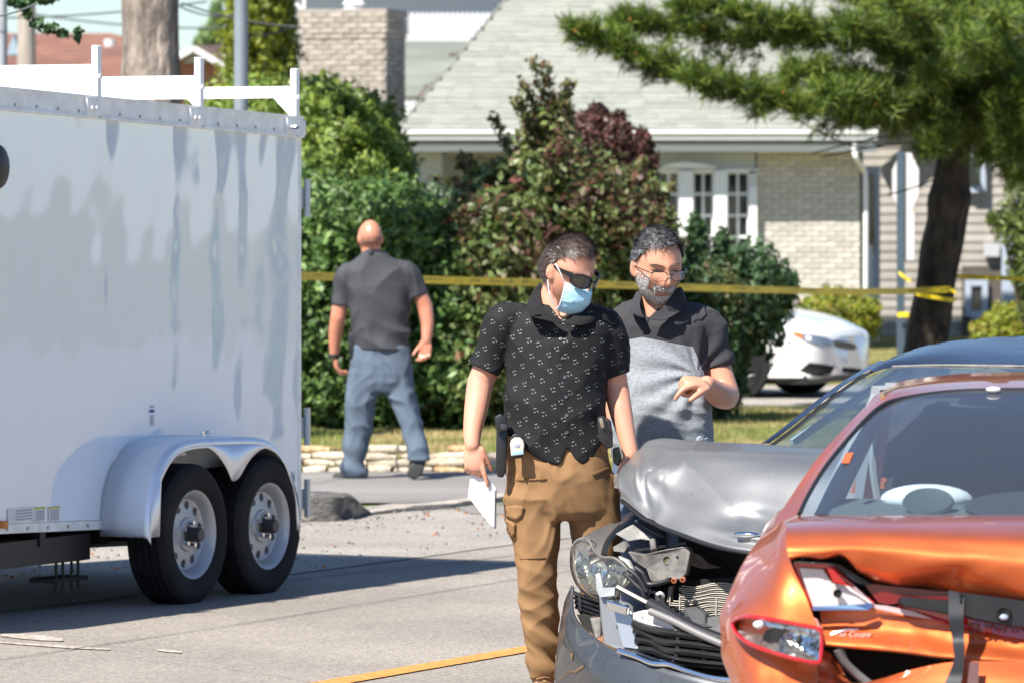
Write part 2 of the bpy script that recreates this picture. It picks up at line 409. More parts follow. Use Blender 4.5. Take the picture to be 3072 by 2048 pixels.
def leafmat(name, cols, transl=.3, rough=.5, big=None):
    n_ = len(cols); return pmat(name, (.9, .9, .9), rough, island=[(i / max(1, n_ - 1), c) for i, c in enumerate(cols)], transl=transl, var=.0 if not big else big, vscale=1.4)
M_lf_hedge = leafmat('hedge_leaf', [(0.068, 0.135, 0.041), (0.108, 0.203, 0.054), (0.162, 0.284, 0.074), (0.27, 0.392, 0.108)], big=.25)
M_lf_yel = leafmat('yellowgreen_leaf', [(.12, .19, .03), (.19, .28, .045), (.27, .36, .06), (.33, .41, .09)], big=.2)
M_lf_mix = leafmat('mixed_leaf', [(.07, .12, .03), (.11, .18, .04), (.24, .30, .09), (.17, .26, .07), (.34, .38, .15), (.10, .17, .04), (.22, .07, .045), (.16, .22, .06), (.28, .33, .13)], transl=.25, big=.2)
M_lf_red = leafmat('reddish_leaf', [(.10, .14, .03), (.16, .22, .06), (.17, .08, .05), (.24, .28, .11), (.24, .10, .07), (.14, .18, .05)], big=.2)
M_lf_pur = leafmat('purple_leaf', [(.07, .035, .03), (.13, .05, .045), (.20, .09, .075), (.12, .09, .055)], big=.2)
M_lf_dark = leafmat('dark_leaf', [(0.027, 0.068, 0.027), (0.054, 0.115, 0.041), (0.088, 0.169, 0.061), (0.135, 0.216, 0.095)], big=.3)
M_lf_pale = leafmat('pale_leaf', [(.10, .17, .07), (.17, .26, .12), (.24, .34, .18), (.6, .62, .56)], big=.2)
M_lf_ced = leafmat('cedar_leaf', [(.13, .17, .005), (.2, .24, .01), (.28, .31, .02), (.09, .12, .01)], transl=.15, big=.35)
M_lf_orn = leafmat('globe_leaf', [(.16, .22, .015), (.26, .32, .02), (.34, .38, .03), (.4, .26, .05)], transl=.15, big=.2)
M_wood = pmat('twig_bark', (.06, .045, .03), .9, var=.3, vscale=10)
def stems(name, base, tips, r, parent, seed=0, mat=None):
    b = MB(); rg = np.random.RandomState(seed)
    for t in tips:
        base_ = Vector(base) + Vector((rg.uniform(-.12, .12), rg.uniform(-.12, .12), 0)); t = Vector(t)
        mid = base_.lerp(t, .5) + Vector((rg.uniform(-.12, .12), rg.uniform(-.12, .12), .1))
        b.tube(catmull([base_, mid, t], 4), [r * (1 - .8 * i / 8) for i in range(9)], 6)
    return b.build(name, mat or M_wood, parent, smooth=True)
def E(px, py, D, rx, rz, ry=None):
    """ellipsoid from picture measures: centre px,py at distance D, radii in photo px (x,z), depth radius in m"""
    c = W(px, py, D); k = D / F; return (c.x, c.y, c.z, rx * k, ry or rx * k * .8, rz * k)
def shrub(label, ells, n, size, mat, seed, name='shrub', cat='shrub', group=None, foot=None, inner=None, **kw):
    x_ = sum(e[0] for e in ells) / len(ells); y_ = sum(e[1] for e in ells) / len(ells)
    if foot: x_, y_ = foot
    t = thing(name, label, cat, (x_, y_, 0), group=group)
    stems('stem', (x_, y_, 0), [(e[0], e[1], e[2] + e[5] * .5) for e in ells] * (2 if len(ells) < 4 else 1), .035, t, seed)
    foliage('foliage', ells, n, size, mat, t, seed=seed, **kw)
    if inner:   # darker, denser twiggy inner mass of leaves
        foliage('inner_foliage', [(e[0], e[1], e[2], e[3] * .72, e[4] * .72, e[5] * .78) for e in ells], inner, size * 1.7, mat, t, seed=seed + 50, gap=-9, shell=.6)
    return t
def DL(px): return 17.64 / (.4375 - (px - CX) / F)      # where the barrier tape runs
def Eh(px, py, rx, rz, ry=.8, off=1.15): return E(px, py, 45.0 + max(0, px - 1500) * .0024 + (off - 1.15) * .8, rx, rz, ry)
shrub('dark green small-leaved hedge bush behind the walking man, beside the trailer',
      [Eh(700, 900, 260, 330), Eh(900, 780, 180, 260), Eh(1000, 700, 130, 160), Eh(1010, 960, 200, 260), Eh(980, 1140, 190, 150), Eh(1200, 880, 170, 280), Eh(1220, 1110, 190, 180), Eh(1130, 660, 110, 130), Eh(1240, 700, 110, 140), Eh(850, 1080, 220, 200), Eh(1380, 1100, 150, 180), Eh(1340, 900, 120, 200)],
      60000, .082, M_lf_hedge, 11, name='hedge_bush', cat='bush', foot=(-1.4, 45.2), inner=9000, lump=.3, lscale=4)
shrub('bright yellow-green rounded shrub below the brick chimney',
      [E(700, 420, 47, 200, 150, .9), E(830, 360, 47, 140, 130, .7), E(960, 340, 47, 130, 110, .9), E(1060, 380, 47, 110, 110, .8), E(1120, 420, 46.8, 90, 120, .6), E(1150, 520, 46.6, 100, 120, .6), E(960, 540, 46.6, 220, 220, 1.0), E(1190, 590, 46.5, 60, 80, .5), E(1000, 700, 46.6, 260, 200, 1.0), E(800, 1000, 46.8, 300, 300, 1.0)],
      60000, .085, M_lf_yel, 12, foot=(-1.6, 47), inner=8000, lump=.28, lscale=4)
TALL = shrub('tall loose shrub with green and pink-red leaves rising to a spire behind the masked man',
      [Eh(1480, 900, 170, 290), Eh(1700, 850, 190, 270), Eh(1540, 660, 150, 170, .6), Eh(1710, 620, 150, 170, .6), Eh(1880, 780, 140, 240), Eh(1640, 480, 90, 140, .4), Eh(1615, 400, 34, 60, .2), Eh(1420, 1080, 170, 190), Eh(1620, 1100, 200, 190), Eh(1870, 1060, 190, 210), Eh(1440, 640, 90, 110, .4), Eh(1400, 760, 110, 130, .5), Eh(1560, 540, 80, 80, .4), Eh(1850, 600, 80, 90, .4), Eh(1960, 700, 70, 90, .4)],
      70000, .092, M_lf_mix, 13, foot=(.35, 45.2), inner=6000, gap=-.30, lump=.32, lscale=4)
foliage('burgundy_leaves', [E(1790, 560, 44.6, 130, 120, .4), E(1900, 640, 44.8, 90, 110, .4), E(1690, 470, 44.8, 70, 100, .3), E(1440, 640, 44.4, 90, 90, .3), E(1850, 1020, 44.4, 90, 120, .3), E(1560, 800, 44.4, 160, 200, .3), E(1980, 800, 45.2, 60, 120, .3)], 4200, .085, leafmat('burgundy_leaf', [(.10, .045, .035), (.17, .07, .05), (.12, .15, .05), (.2, .24, .09)], big=.2), TALL, seed=131, gap=-.1, shell=.9)
t_ = thing('shrub', 'thin leafy shoots standing above the tall pink and green shrub', 'shrub shoots', W(1620, 500, 42))
b = MB(); LE = []
for (x0, y0, x1, y1) in [(1640, 420, 1598, 185), (1640, 420, 1640, 200), (1610, 420, 1565, 240), (1640, 380, 1710, 245), (1600, 460, 1550, 300), (1560, 560, 1480, 355), (1560, 600, 1380, 500), (1520, 620, 1300, 530), (1680, 420, 1700, 310), (1480, 640, 1390, 470), (1850, 640, 1985, 640), (1880, 620, 1930, 480), (1900, 700, 2010, 560), (1450, 700, 1330, 640), (1960, 800, 2050, 720), (1900, 600, 1960, 560)]:
    p0, p1 = W(x0, y0, 45.2), W(x1, y1, 45); md = p0.lerp(p1, .5) + Vector((.03, 0, .02)); pth = catmull([p0, md, p1], 6)
    b.tube(pth, [.008 - .0004 * i for i in range(len(pth))], 5)
    LE += [(p.x, p.y, p.z, .055 + .05 * (1 - i / 13), .06, .05) for i, p in enumerate(pth)]
b.build('stem', M_wood, t_, smooth=True)
foliage('foliage', LE, 3400, .075, M_lf_red, t_, seed=77, shell=.9, gap=-9)
shrub('dark purple-leaved smoke bush just behind the tall pink-green shrub',
      [E(1800, 470, 48, 130, 130, .5), E(1890, 520, 48, 90, 130, .4), E(1790, 370, 48, 40, 60, .2), E(1850, 390, 48, 35, 60, .2), E(1735, 400, 48, 36, 60, .2), E(1930, 450, 48, 30, 60, .2), E(1710, 480, 48, 50, 70, .3), E(1850, 800, 48, 150, 300, .6)],
      26000, .06, M_lf_pur, 14, foot=(.9, 48), gap=-.7)
shrub('pale green small bush with white flowers between the hedge and the tall shrub',
      [Eh(1330, 690, 80, 100, .4, 1.6), Eh(1400, 640, 70, 90, .4, 1.7), Eh(1290, 620, 60, 70, .3, 1.7), Eh(1340, 800, 80, 100, .35, 1.4)], 9000, .05, M_lf_pale, 15, foot=(-.6, 45.6), gap=-.6, lump=.3)
shrub('dense dark green shrub partly hiding the white car',
      [Eh(2105, 1000, 130, 210), Eh(2240, 900, 130, 160, .6), Eh(2300, 880, 80, 90, .4), Eh(2090, 890, 110, 120, .6), Eh(2150, 1110, 90, 110, .5), Eh(2040, 1080, 170, 190), Eh(2215, 950, 45, 60, .35), Eh(2190, 790, 40, 50, .3), Eh(2090, 720, 26, 90, .2), Eh(2030, 900, 90, 130, .6), Eh(2350, 850, 40, 40, .2), Eh(2165, 740, 22, 46, .15)],
      54000, .085, M_lf_dark, 16, foot=(1.75, 46.6), inner=6000, lump=.28, lscale=5)
shrub('lighter grey-green bush in front of the dark shrub, behind the bearded man',
      [Eh(2110, 870, 100, 100, .4, .7), Eh(2060, 960, 90, 130, .4, .8), Eh(2140, 950, 80, 100, .4, .7), Eh(2110, 1080, 90, 140, .45, .7)], 18000, .045, leafmat('greygreen_leaf', [(.06, .10, .03), (.1, .16, .05), (.15, .21, .07), (.22, .13, .07)], big=.2), 17, foot=(1.6, 45.9), lump=.35, lscale=4, gap=-.6)
shrub('round yellow-green globe cedar with browned lower side at the wall corner',
      [E(2500, 950, 62, 110, 85, .45), E(2560, 955, 62, 85, 80, .45), E(2440, 960, 62, 60, 60, .3)], 22000, .05, M_lf_orn, 18, name='globe_cedar', foot=(3.9, 62), gap=-2)
shrub('low spreading yellow-green cedar beside the basement window',
      [E(3050, 1000, 60, 120, 90, .5), E(2985, 1010, 60, 70, 60, .35), E(3140, 980, 60, 110, 110, .5)], 22000, .055, M_lf_orn, 19, name='globe_cedar', foot=(5.8, 60), gap=-2)
shrub('drooping feathery light green conifer at the edge of the siding wall',
      [E(3050, 620, 57, 60, 70, .3), E(3030, 700, 57, 55, 60, .3), E(3080, 780, 57, 60, 110, .3), E(3130, 700, 57, 110, 260, .6), E(3000, 660, 57, 40, 30, .2), E(3095, 900, 57, 50, 90, .3)], 9000, .10, leafmat('feather_leaf', [(.05, .08, .02), (.12, .17, .03), (.24, .30, .07), (.08, .12, .03)], transl=.15, big=.3), 20, name='feathery_conifer', foot=(5.8, 57), droop=1.5, aspect=.25, gap=-.25)
shrub('tall dense yellow-green cedar rising behind the grey lamp post',
      [E(780, 230, 64, 115, 420, .9), E(780, 40, 64, 95, 330, .8), E(800, -160, 64, 60, 280, .6), E(790, 520, 64, 130, 350, 1)],
      60000, .085, M_lf_ced, 21, name='tall_cedar', cat='tree', foot=(-3.1, 64), lump=.2, lscale=5, gap=-.9, inner=6000)
shrub('small airy pale green tree top between the thick trunk and the cedar',
      [E(628, 120, 135, 36, 50, 1), E(650, 55, 135, 22, 55, 1), E(606, 140, 135, 30, 34, 1)], 3200, .16, leafmat('far_leaf', [(.12, .2, .06), (.2, .3, .1), (.26, .36, .14)]), 22, name='distant_tree', cat='tree', foot=(-7.7, 135), gap=-.3)
# thick trunk behind the trailer
M_bark = pmat('maple_bark', (.13, .105, .09), .95, c2=(.34, .28, .235), vscale=7, stretch=(1, 1, .35), bump=1, bscale=16, bdist=.05, detail=8, fine=.35, fscale=18)
mt = thing('maple_tree', 'thick grey-brown tree trunk rising behind the trailer roof rack', 'tree', (W(455, 600, 42).x, 42, 0))
b = MB(); rows = []
for i in range(46):
    z = i * .17; px_ = 452 + 4 * math.sin(z) - (z > 3.6) * 6; r0 = .235 + .10 * math.exp(-z * 1.6) - .012 * max(0, z - 2) * .6 + (.012 if 2.6 < z < 3 else 0)
    cx = W(px_, 0, 42).x; row = []
    for k in range(56):
        a = 2 * math.pi * k / 56; q = Vector((math.cos(a) * 2.4, math.sin(a) * 2.4, z * .8))
        rr = r0 * (1 + .035 * noise.noise(q * 1.3) + .05 * abs(noise.noise(q * 3.2)) + .03 * noise.noise(Vector((q.x * 5, q.y * 5, q.z * 2.2))))
        row.append(Vector((cx + math.cos(a) * rr, 42 + math.sin(a) * rr, z)))
    rows.append(row + [row[0]])
b.grid(rows).build('trunk', M_bark, mt, smooth=True, autos=False)
b = MB(); tx = W(446, 0, 42).x
for (dx, dy, dz, r0) in [(-3.4, 4.0, 2.6, .12), (-4.5, 4.8, 2.0, .13), (-3.6, 4.4, 3.6, .11), (-5.0, 3.4, 3.4, .1), (-4.3, 4.5, 4.2, .15)]:
    p0 = Vector((tx, 42, 7.1)); p1 = p0 + Vector((dx, dy, dz)); b.tube(catmull([p0, p0.lerp(p1, .5) + Vector((0, 0, .5)), p1], 6), [r0 * (1 - .06 * i) for i in range(13)], 9)
b.build('limb', M_bark, mt, smooth=True)
M_lf_map = leafmat('maple_leaf', [(.02, .05, .012), (.04, .09, .02), (.07, .13, .03)], big=.2)
foliage('crown', [(tx - 3.6, 46.5, 9.6, 1.7, 1.7, 1.2), (tx - 5, 47, 9.2, 1.6, 1.6, 1.0), (tx - 6, 45.5, 10.2, 1.6, 1.6, 1.2), (tx - 4.4, 47, 11.2, 1.8, 1.7, 1.2)], 9000, .16, M_lf_map, mt, seed=31, aspect=.8)
# hanging twig, upper left, of a nearer tree outside the picture on the left
tw = thing('overhanging_branch', 'dark leafy twig hanging into the sky above the wooden pole', 'branch', W(60, 0, 33))
b = MB(); pts = [W(-120, -160, 33), W(20, -40, 33), W(78, 20, 33), W(95, 55, 33), W(150, 95, 33.1), W(205, 108, 33.1), W(232, 112, 33.1)]
b.tube(catmull(pts, 4), [.012 - .0004 * i for i in range(25)], 6); b.tube([W(20, -40, 33), W(90, -14, 33), W(150, 4, 33)], .005, 5); b.build('twig', M_wood, tw, smooth=True)
foliage('foliage', [E(60, 8, 33, 30, 12), E(82, 40, 33, 14, 16), E(110, 72, 33, 16, 12), E(150, 88, 33, 28, 12), E(190, 100, 33, 20, 8), E(232, 106, 33, 8, 16), E(130, -4, 33, 40, 10)], 340, .075, M_lf_dark, tw, seed=41, aspect=.7, shell=.95, gap=-9)

# ---- pine at the right
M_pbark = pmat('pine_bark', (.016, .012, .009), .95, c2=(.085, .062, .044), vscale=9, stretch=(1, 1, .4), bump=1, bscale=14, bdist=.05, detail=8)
pine = thing('pine_tree', 'leaning dark-barked pine with yellow tape round its trunk and long spreading boughs', 'tree', (W(2820, 1100, 50).x, 50, 0))
b = MB(); rows = []
tr = [(2765, 1222, 100), (2777, 1060, 66), (2793, 950, 63), (2811, 835, 59), (2826, 735, 62), (2840, 660, 60), (2846, 600, 67), (2852, 550, 56), (2858, 490, 50), (2872, 380, 50), (2895, 200, 46), (2920, 0, 42), (2950, -250, 46), (2955, -600, 26)]
c_ = catmull([Vector(t) for t in tr], 6)
for q in c_:
    p = W(q.x, q.y, 50); rr = q.z * 50 / F; row = []
    for k in range(48):
        a = 2 * math.pi * k / 48; v = Vector((math.cos(a) * 2, math.sin(a) * 2, p.z * 1.4)); f_ = rr * (1 + .09 * noise.noise(v * 1.2) + .07 * abs(noise.noise(Vector((v.x * 3, v.y * 3, v.z * 1.5)))))
        row.append(p + Vector((math.cos(a) * f_, math.sin(a) * f_, 0)))
    rows.append(row + [row[0]])
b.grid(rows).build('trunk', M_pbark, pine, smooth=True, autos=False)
M_need = pmat('pine_needle', (.9, .9, .9), .55, island=[(0, (.022, .065, .01)), (.3, (.06, .13, .016)), (.65, (.19, .28, .03)), (1, (.38, .44, .07))], transl=.25, var=.35, vscale=.9)
def needles(name, tips, dirs, n_per, L, mat, parent, seed=0, wd=.0055):
    rg = np.random.RandomState(seed); T = np.repeat(np.array(tips), n_per, 0); Dn = np.repeat(np.array(dirs), n_per, 0); n = len(T)
    d = Dn * 1.0 + rg.normal(size=(n, 3)) * .62; d[:, 2] += .05; d /= np.linalg.norm(d, axis=1)[:, None]
    T = T - Dn * rg.uniform(0, .09, n)[:, None] + rg.normal(size=(n, 3)) * .012
    s_ = np.cross(d, rg.normal(size=(n, 3))); s_ /= np.linalg.norm(s_, axis=1)[:, None]
    ln = L * rg.uniform(.7, 1.2, n)[:, None]; V = np.stack([T - s_ * wd, T + s_ * wd, T + d * ln], 1).reshape(-1, 3)
    # group islands by tuft is not possible with separate faces: every needle gets its own tint
    return link(name, fast_mesh(name, V, 3), mat, parent, True)
# boughs: (path in photo px and depth) ; foliage along them
boughs = [
 ([(2900, 320, 50), (2600, 350, 48.2), (2300, 290, 47.4), (2080, 240, 47.0)], 85, 1.2),
 ([(2900, 100, 50), (2700, 60, 49.6), (2350, 110, 49.0), (2000, 80, 48.6), (1880, 70, 48.6)], 100, 1.2),
 ([(2920, 330, 50), (3000, 400, 48.6), (3060, 520, 47.8)], 90, 1.1),
 ([(2900, 350, 50), (2800, 340, 48.0), (2640, 300, 46.8), (2480, 280, 46.3)], 90, 1.3),
 ([(2920, 180, 50), (2960, 160, 47.5), (2900, 130, 45.8)], 110, 1.3),
 ([(2920, 280, 50), (3020, 260, 49.8), (3200, 240, 49.5)], 120, 1.2),
 ([(2910, 120, 50), (2780, 60, 47.5), (2700, 20, 46)], 110, 1.2),
 ([(2900, 330, 50), (2650, 330, 49.2), (2350, 300, 48.6), (2100, 235, 48.2), (1900, 160, 47.9), (1740, 90, 47.7)], 95, 1.0),
 ([(2900, 150, 50), (2600, 130, 49.0), (2300, 60, 48.4), (2050, 10, 48.0)], 110, 1.1),
 ([(2910, 60, 50), (2700, 20, 50.5), (2400, -60, 51), (2150, -90, 51)], 120, 1.0),
 ([(2900, 300, 50), (2750, 280, 48.6), (2550, 235, 47.6), (2380, 215, 47.0)], 75, 1.1),
 ([(2900, 260, 50), (2800, 210, 48.4), (2650, 130, 47.2), (2560, 90, 46.8)], 80, 1.1),
 ([(2910, 200, 50), (3000, 230, 48.2), (3100, 300, 47.0), (3200, 360, 46.5)], 110, 1.3),
 ([(2900, 330, 50), (2960, 330, 48.6), (3030, 360, 47.2), (3060, 430, 46.8)], 90, 1.3),
 ([(2900, 380, 50), (2870, 370, 48.6), (2830, 400, 47.4), (2790, 440, 47.0)], 55, 1.0),
 ([(2910, 400, 50), (2960, 420, 49.0), (3020, 470, 48.2), (3090, 520, 48)], 70, 1.0),
 ([(2920, 30, 50), (3050, 40, 49), (3180, 80, 48), (3300, 130, 47.5)], 120, 1.2),
 ([(2920, 60, 50), (2980, 40, 48), (3000, 60, 46.5)], 90, 1.0),
 ([(2920, -60, 50), (2800, -140, 48.6), (2600, -160, 47.6), (2350, -120, 47)], 120, 1.0),
 ([(2940, -160, 50), (3100, -220, 49), (3250, -200, 48)], 120, 1.0),
 ([(2920, 40, 50), (2800, -10, 52), (2640, -10, 53.5)], 120, 1.0),
 ([(2900, 250, 50), (2860, 220, 47.6), (2800, 230, 46.4)], 70, 1.2),
]
tips = []; dirs = []; rg = np.random.RandomState(9)
for bi, (pts, wd, dens) in enumerate(boughs):
    P = [W(x_, y_, d_) for x_, y_, d_ in pts]; pth = catmull(P, 8); n_ = len(pth)
    b = MB(); b.tube(pth, [max(.008, .05 * (1 - i / n_)) for i in range(n_)], 7)
    for i in range(2, n_):
        p = pth[i]; along = (pth[i] - pth[i - 1]).normalized(); fr = i / n_
        reach = wd * 50 / F * (1.2 - .8 * fr) * 1.25
        for k in range(int(6.2 * dens)):
            side = Vector((rg.normal() * .5, rg.normal(), rg.normal() * .30 + .16)); side = (side - along * side.dot(along) * .4 + along * .55).normalized()
            L = reach * rg.uniform(.35, 1.1); q = p + side * L + Vector((0, 0, -.05 * L))
            b.tube([p, p.lerp(q, .5) + Vector((0, 0, .02)), q], [.007, .005, .003], 4)
            m = max(2, int(L / .07))
            for j in range(m):
                f_ = (j + 1) / m; tips.append(tuple(p.lerp(q, f_) + Vector(rg.normal(size=3) * .02))); dd = (side + Vector((0, 0, .25))).normalized(); dirs.append(tuple(dd))
                s2 = (side + Vector(rg.normal(size=3) * .9)).normalized(); q2 = p.lerp(q, f_) + s2 * .09
                tips.append(tuple(q2)); dirs.append(tuple((s2 + Vector((0, 0, .2))).normalized()))
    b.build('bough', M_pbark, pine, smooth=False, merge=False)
needles('needles', tips, dirs, 17, .125, M_need, pine, 3)
print('pine tufts', len(tips))
bb_ = MB()   # orange pollen cones
for k in rg.choice(len(tips), 420, replace=False):
    bb_.ell(Vector(tips[k]), (.011, .011, .02), 6, 4)
bb_.build('pollen_cones', pmat('pollen_cone', (.42, .16, .03), .7), pine, smooth=True, merge=False, kind='stuff')
b = MB()   # bare dead twigs reaching left from the trunk
for pts in ([(2810, 430), (2700, 430), (2600, 445), (2470, 470)], [(2860, 500), (2800, 540), (2720, 570), (2660, 585)], [(2820, 425), (2720, 405), (2600, 420), (2440, 460)], [(2700, 430), (2560, 440), (2400, 365)], [(2380, 310), (2330, 350), (2310, 365)]):
    b.tube(catmull([W(x_, y_, 49.5) for x_, y_ in pts], 5), .007, 5)
b.build('dead_twig', M_pbark, pine, smooth=True, merge=False)

# unseen trees all round, added and sized for their reflections in the paintwork
M_lf_far = leafmat('reflected_leaf', [(.03, .06, .015), (.05, .09, .02), (.08, .13, .03)])
for k, (x_, y_, h_) in enumerate([(44, 60, 6), (62, 96, 8), (36, 26, 6), (50, 8, 7), (31, -18, 8), (6, -32, 8), (-12, -36, 9), (-30, -24, 8), (82, 126, 9), (70, 50, 7)]):
    t_ = thing('reflected_tree', 'unseen round-crowned tree added for reflections in the paintwork', 'tree', (x_, y_, 0), group='trees added for reflections')
    MB().tube([(x_, y_, 0), (x_ + .1, y_, h_ * .5)], [.22, .14], 9).build('trunk', M_bark, t_, smooth=True)
    foliage('crown', [(x_, y_, h_ * .68, h_ * .34, h_ * .34, h_ * .32), (x_ + .8, y_ + .5, h_ * .5, h_ * .22, h_ * .22, h_ * .2)], 5000, .42, M_lf_far, t_, seed=60 + k, aspect=.8, gap=-9)

# unseen bushes and brick house, added only to be mirrored in the trailer side
for k, (x_, y_, r_, h_) in enumerate([(11, 36.5, 1.3, 2.2), (14.2, 39.5, 1.6, 2.9), (16.5, 44, 1.5, 2.0), (20, 46, 2.0, 3.4), (23.5, 52, 1.8, 2.4), (8.6, 35.2, .8, 1.3)]):
    t_ = thing('reflected_bush', ['rounded unseen bush added for reflections, beyond the driveway', 'larger unseen bush added for reflections, second along the row', 'low unseen bush added for reflections, in front of the brick house', 'tallest unseen bush added for reflections, near the brick house', 'far unseen bush added for reflections, behind the brick house', 'smallest unseen bush added for reflections, at the road edge'][k], 'bush', (x_, y_, 0))
    foliage('foliage', [(x_, y_, h_ * .5, r_, r_, h_ * .5), (x_ + r_ * .7, y_ + .4, h_ * .35, r_ * .7, r_ * .7, h_ * .35)], 5000, .2, M_lf_hedge, t_, seed=90 + k, gap=-9)
nh = thing('house', 'unseen red brick house with dark roof, added for reflections', 'house', (33, 64, 0))
MB().bb(27, 39, 60, 68, 0, 3.0).build('wall', pmat('reflected_brick', (.36, .12, .08), .9, var=.1), nh)
MB().prism([(26.5, 59.4, 3.0), (39.5, 59.4, 3.0), (39.5, 64, 5.4), (26.5, 64, 5.4)], (0, 0, .15)).build('roof', pmat('reflected_roof', (.10, .09, .085), .9), nh)
for x_ in (29, 33, 37): MB().bb(x_ - .7, x_ + .7, 59.93, 59.99, 1.0, 2.3).build('window', pmat('reflected_glass', (.5, .52, .54), .3) if 'reflected_glass' not in MATS else MATS['reflected_glass'], nh)
# grass blades (stuff)
def grass(name, x0, x1, y0, y1, n, h, mat, seed, dens=None):
    rg = np.random.RandomState(seed); x_ = rg.uniform(x0, x1, n); y_ = rg.uniform(y0, y1, n)
    p = np.stack([x_, y_, np.full(n, .005)], 1); d = rg.normal(size=(n, 3)) * .35; d[:, 2] = 1; d /= np.linalg.norm(d, axis=1)[:, None]
    f_ = .6 + .4 * wave(p, 1.1, seed + 4)
    L = h * rg.uniform(.4, 1.3, n) * np.clip(f_, .25, 1.2); s_ = np.stack([rg.normal(size=n), rg.normal(size=n) * .4, np.zeros(n)], 1); s_ /= np.linalg.norm(s_, axis=1)[:, None]
    wd = .0045; V = np.stack([p - s_ * wd, p + s_ * wd, p + d * L[:, None]], 1).reshape(-1, 3)
    return link(name, fast_mesh(name, V, 3), mat, kind='stuff')
def grassmat(name, cols, big):
    m = leafmat(name, cols, transl=.3); n = m.node_tree.nodes; l = m.node_tree.links
    b = n['Principled BSDF']; src = b.inputs['Base Color'].links[0].from_socket
    tc = n.new('ShaderNodeTexCoord'); nz = n.new('ShaderNodeTexNoise'); nz.inputs['Scale'].default_value = .8; l.new(tc.outputs['Object'], nz.inputs['Vector'])
    mr = n.new('ShaderNodeMapRange'); mr.inputs[1].default_value = .4; mr.inputs[2].default_value = .58; l.new(nz.outputs[0], mr.inputs[0])
    mx = n.new('ShaderNodeMix'); mx.data_type = 'RGBA'; l.new(mr.outputs[0], mx.inputs[0]); l.new(src, mx.inputs[6]); mx.inputs[7].default_value = tuple(big) + (1,)
    l.new(mx.outputs[2], b.inputs['Base Color'])
    for t in n:
        if t.type == 'BSDF_TRANSLUCENT': l.new(mx.outputs[2], t.inputs[0])
    return m
M_gr = grassmat('grass_blade', [(.13, .19, .03), (.22, .28, .05), (.40, .36, .13)], (.48, .38, .17))
grass('grass', -4.5, 4.2, 37.85, 49, 170000, .075, M_gr, 71)
grass('grass_far', 1.0, 7, 56, 76, 60000, .07, M_gr, 72)
grass('kerb_weeds', -.9, .0, 32.9, 33.3, 300, .05, leafmat('weed', [(.08, .16, .02), (.14, .24, .03)]), 73)
# ---------------------------------------------------------------- houses
M_brick = pmat('pale_brick', (.56, .52, .455), .9, var=.1, vscale=30, bump=.6, bscale=60, bdist=.006, objrand=.1, fine=.12, fscale=80)
M_mort2 = pmat('chimney_mortar', (.33, .29, .25), .95, fine=.2, fscale=60)
M_mort = pmat('mortar', (.49, .455, .395), .95, fine=.2, fscale=60)
M_shing = pmat('pale_shingle', (.245, .25, .215), .92, var=.08, vscale=2, bump=.5, bscale=80, bdist=.004, objrand=.10, fine=.2, fscale=110)
M_shing2 = pmat('old_shingle', (.19, .205, .175), .92, var=.2, vscale=1.6, stretch=(.3, 1, 1), objrand=.2, fine=.2, fscale=110)
M_soff = pmat('soffit_paint', (.62, .64, .62), .6)
M_side = pmat('grey_siding', (.36, .33, .29), .75, var=.08, vscale=4, objrand=.1)
M_glass = pmat('window_glass', (.02, .03, .03), .03, spec=.8)
M_wtrim = pmat('white_trim', (.80, .80, .79), .4)
M_wall = pmat('pale_wall', (.42, .44, .41), .8, var=.05, vscale=6)
D0 = 70.0; k0 = D0 / F
def hx(px, D=D0): return (px - CX) * D / F
def hz(py, D=D0): return H - (py - HY) * D / F
house = thing('house', 'cream brick bungalow with a wide pale shingle roof, white gutter and grilled front window', 'house', (hx(2100), D0, 0))
# main roof plane : eave at D=69.45, rising away
EY, EZ = 69.45, hz(388, 69.45); TH = math.atan(.62); ca, sa = math.cos(TH), math.sin(TH)
def roofp(x, s_, off=0): return Vector((x, EY + s_ * ca - off * sa, EZ + s_ * sa + off * ca))
def px_left(s_):   # the left hip edge as seen in the photo
    p = roofp(0, s_); y = HY - (p.z - H) * F / p.y
    return (1190 + (390 - y) * (1518 - 1190) / 390 - CX) * p.y / F
def px_right(s_):
    p = roofp(0, s_); y = HY - (p.z - H) * F / p.y
    return (2625 + (400 - y) * .55 - CX) * p.y / F
SM = 5.2
rows = [[roofp(px_left(s_), s_, -.03), roofp(px_right(s_), s_, -.03)] for s_ in (0, 1.3, 2.6, 3.9, SM)]
MB().grid(rows).build('roof', M_shing, house, solid=.12, offset=1 if False else -1)
exps = .135; sh_l = .30; places = []
rg = np.random.RandomState(8); nrow = int(SM / exps)
Mr = Matrix(((1, 0, 0), (0, ca, -sa), (0, sa, ca))).to_4x4()
for r_ in range(nrow):
    s_ = r_ * exps + .05; xl, xr = px_left(s_), px_right(s_); x_ = xl + .02 - rg.rand() * .2
    off = (r_ % 2) * .5 * sh_l * 1.1
    xs = xl + off * .3
    while xs < xr:
        k = rg.randint(3); th = rg.uniform(-.001, .004); LL = (.30, .36, .24)[k]
        places.append((Matrix.Translation(roofp(xs + LL / 2, s_, .014 + th)) @ Mr @ Matrix.Rotation(-.05, 4, 'X'), k)); xs += LL + .004
protos = [proto_box('shingle', (L, .17, .012), M_shing, jit=.003, seed=i) for i, L in enumerate((.30, .36, .24))]
vis = lambda M: (abs((M.translation.x * F / M.translation.y + CX) - 1700) + abs(HY - (M.translation.z - H) * F / M.translation.y - 250) * 1.2)
places.sort(key=lambda m: vis(m[0]))
M_shing_b = pmat('pale_shingle_mass', (.245, .25, .215), .92, var=.08, vscale=2, bump=.5, bscale=80, bdist=.004, objrand=.0, island=[(0, (.90, .90, .90)), (1, (1.10, 1.10, 1.10))], fine=.2, fscale=110)
n = M_shing_b.node_tree
copies(house, 'shingle', protos, places, 300, M_shing_b)
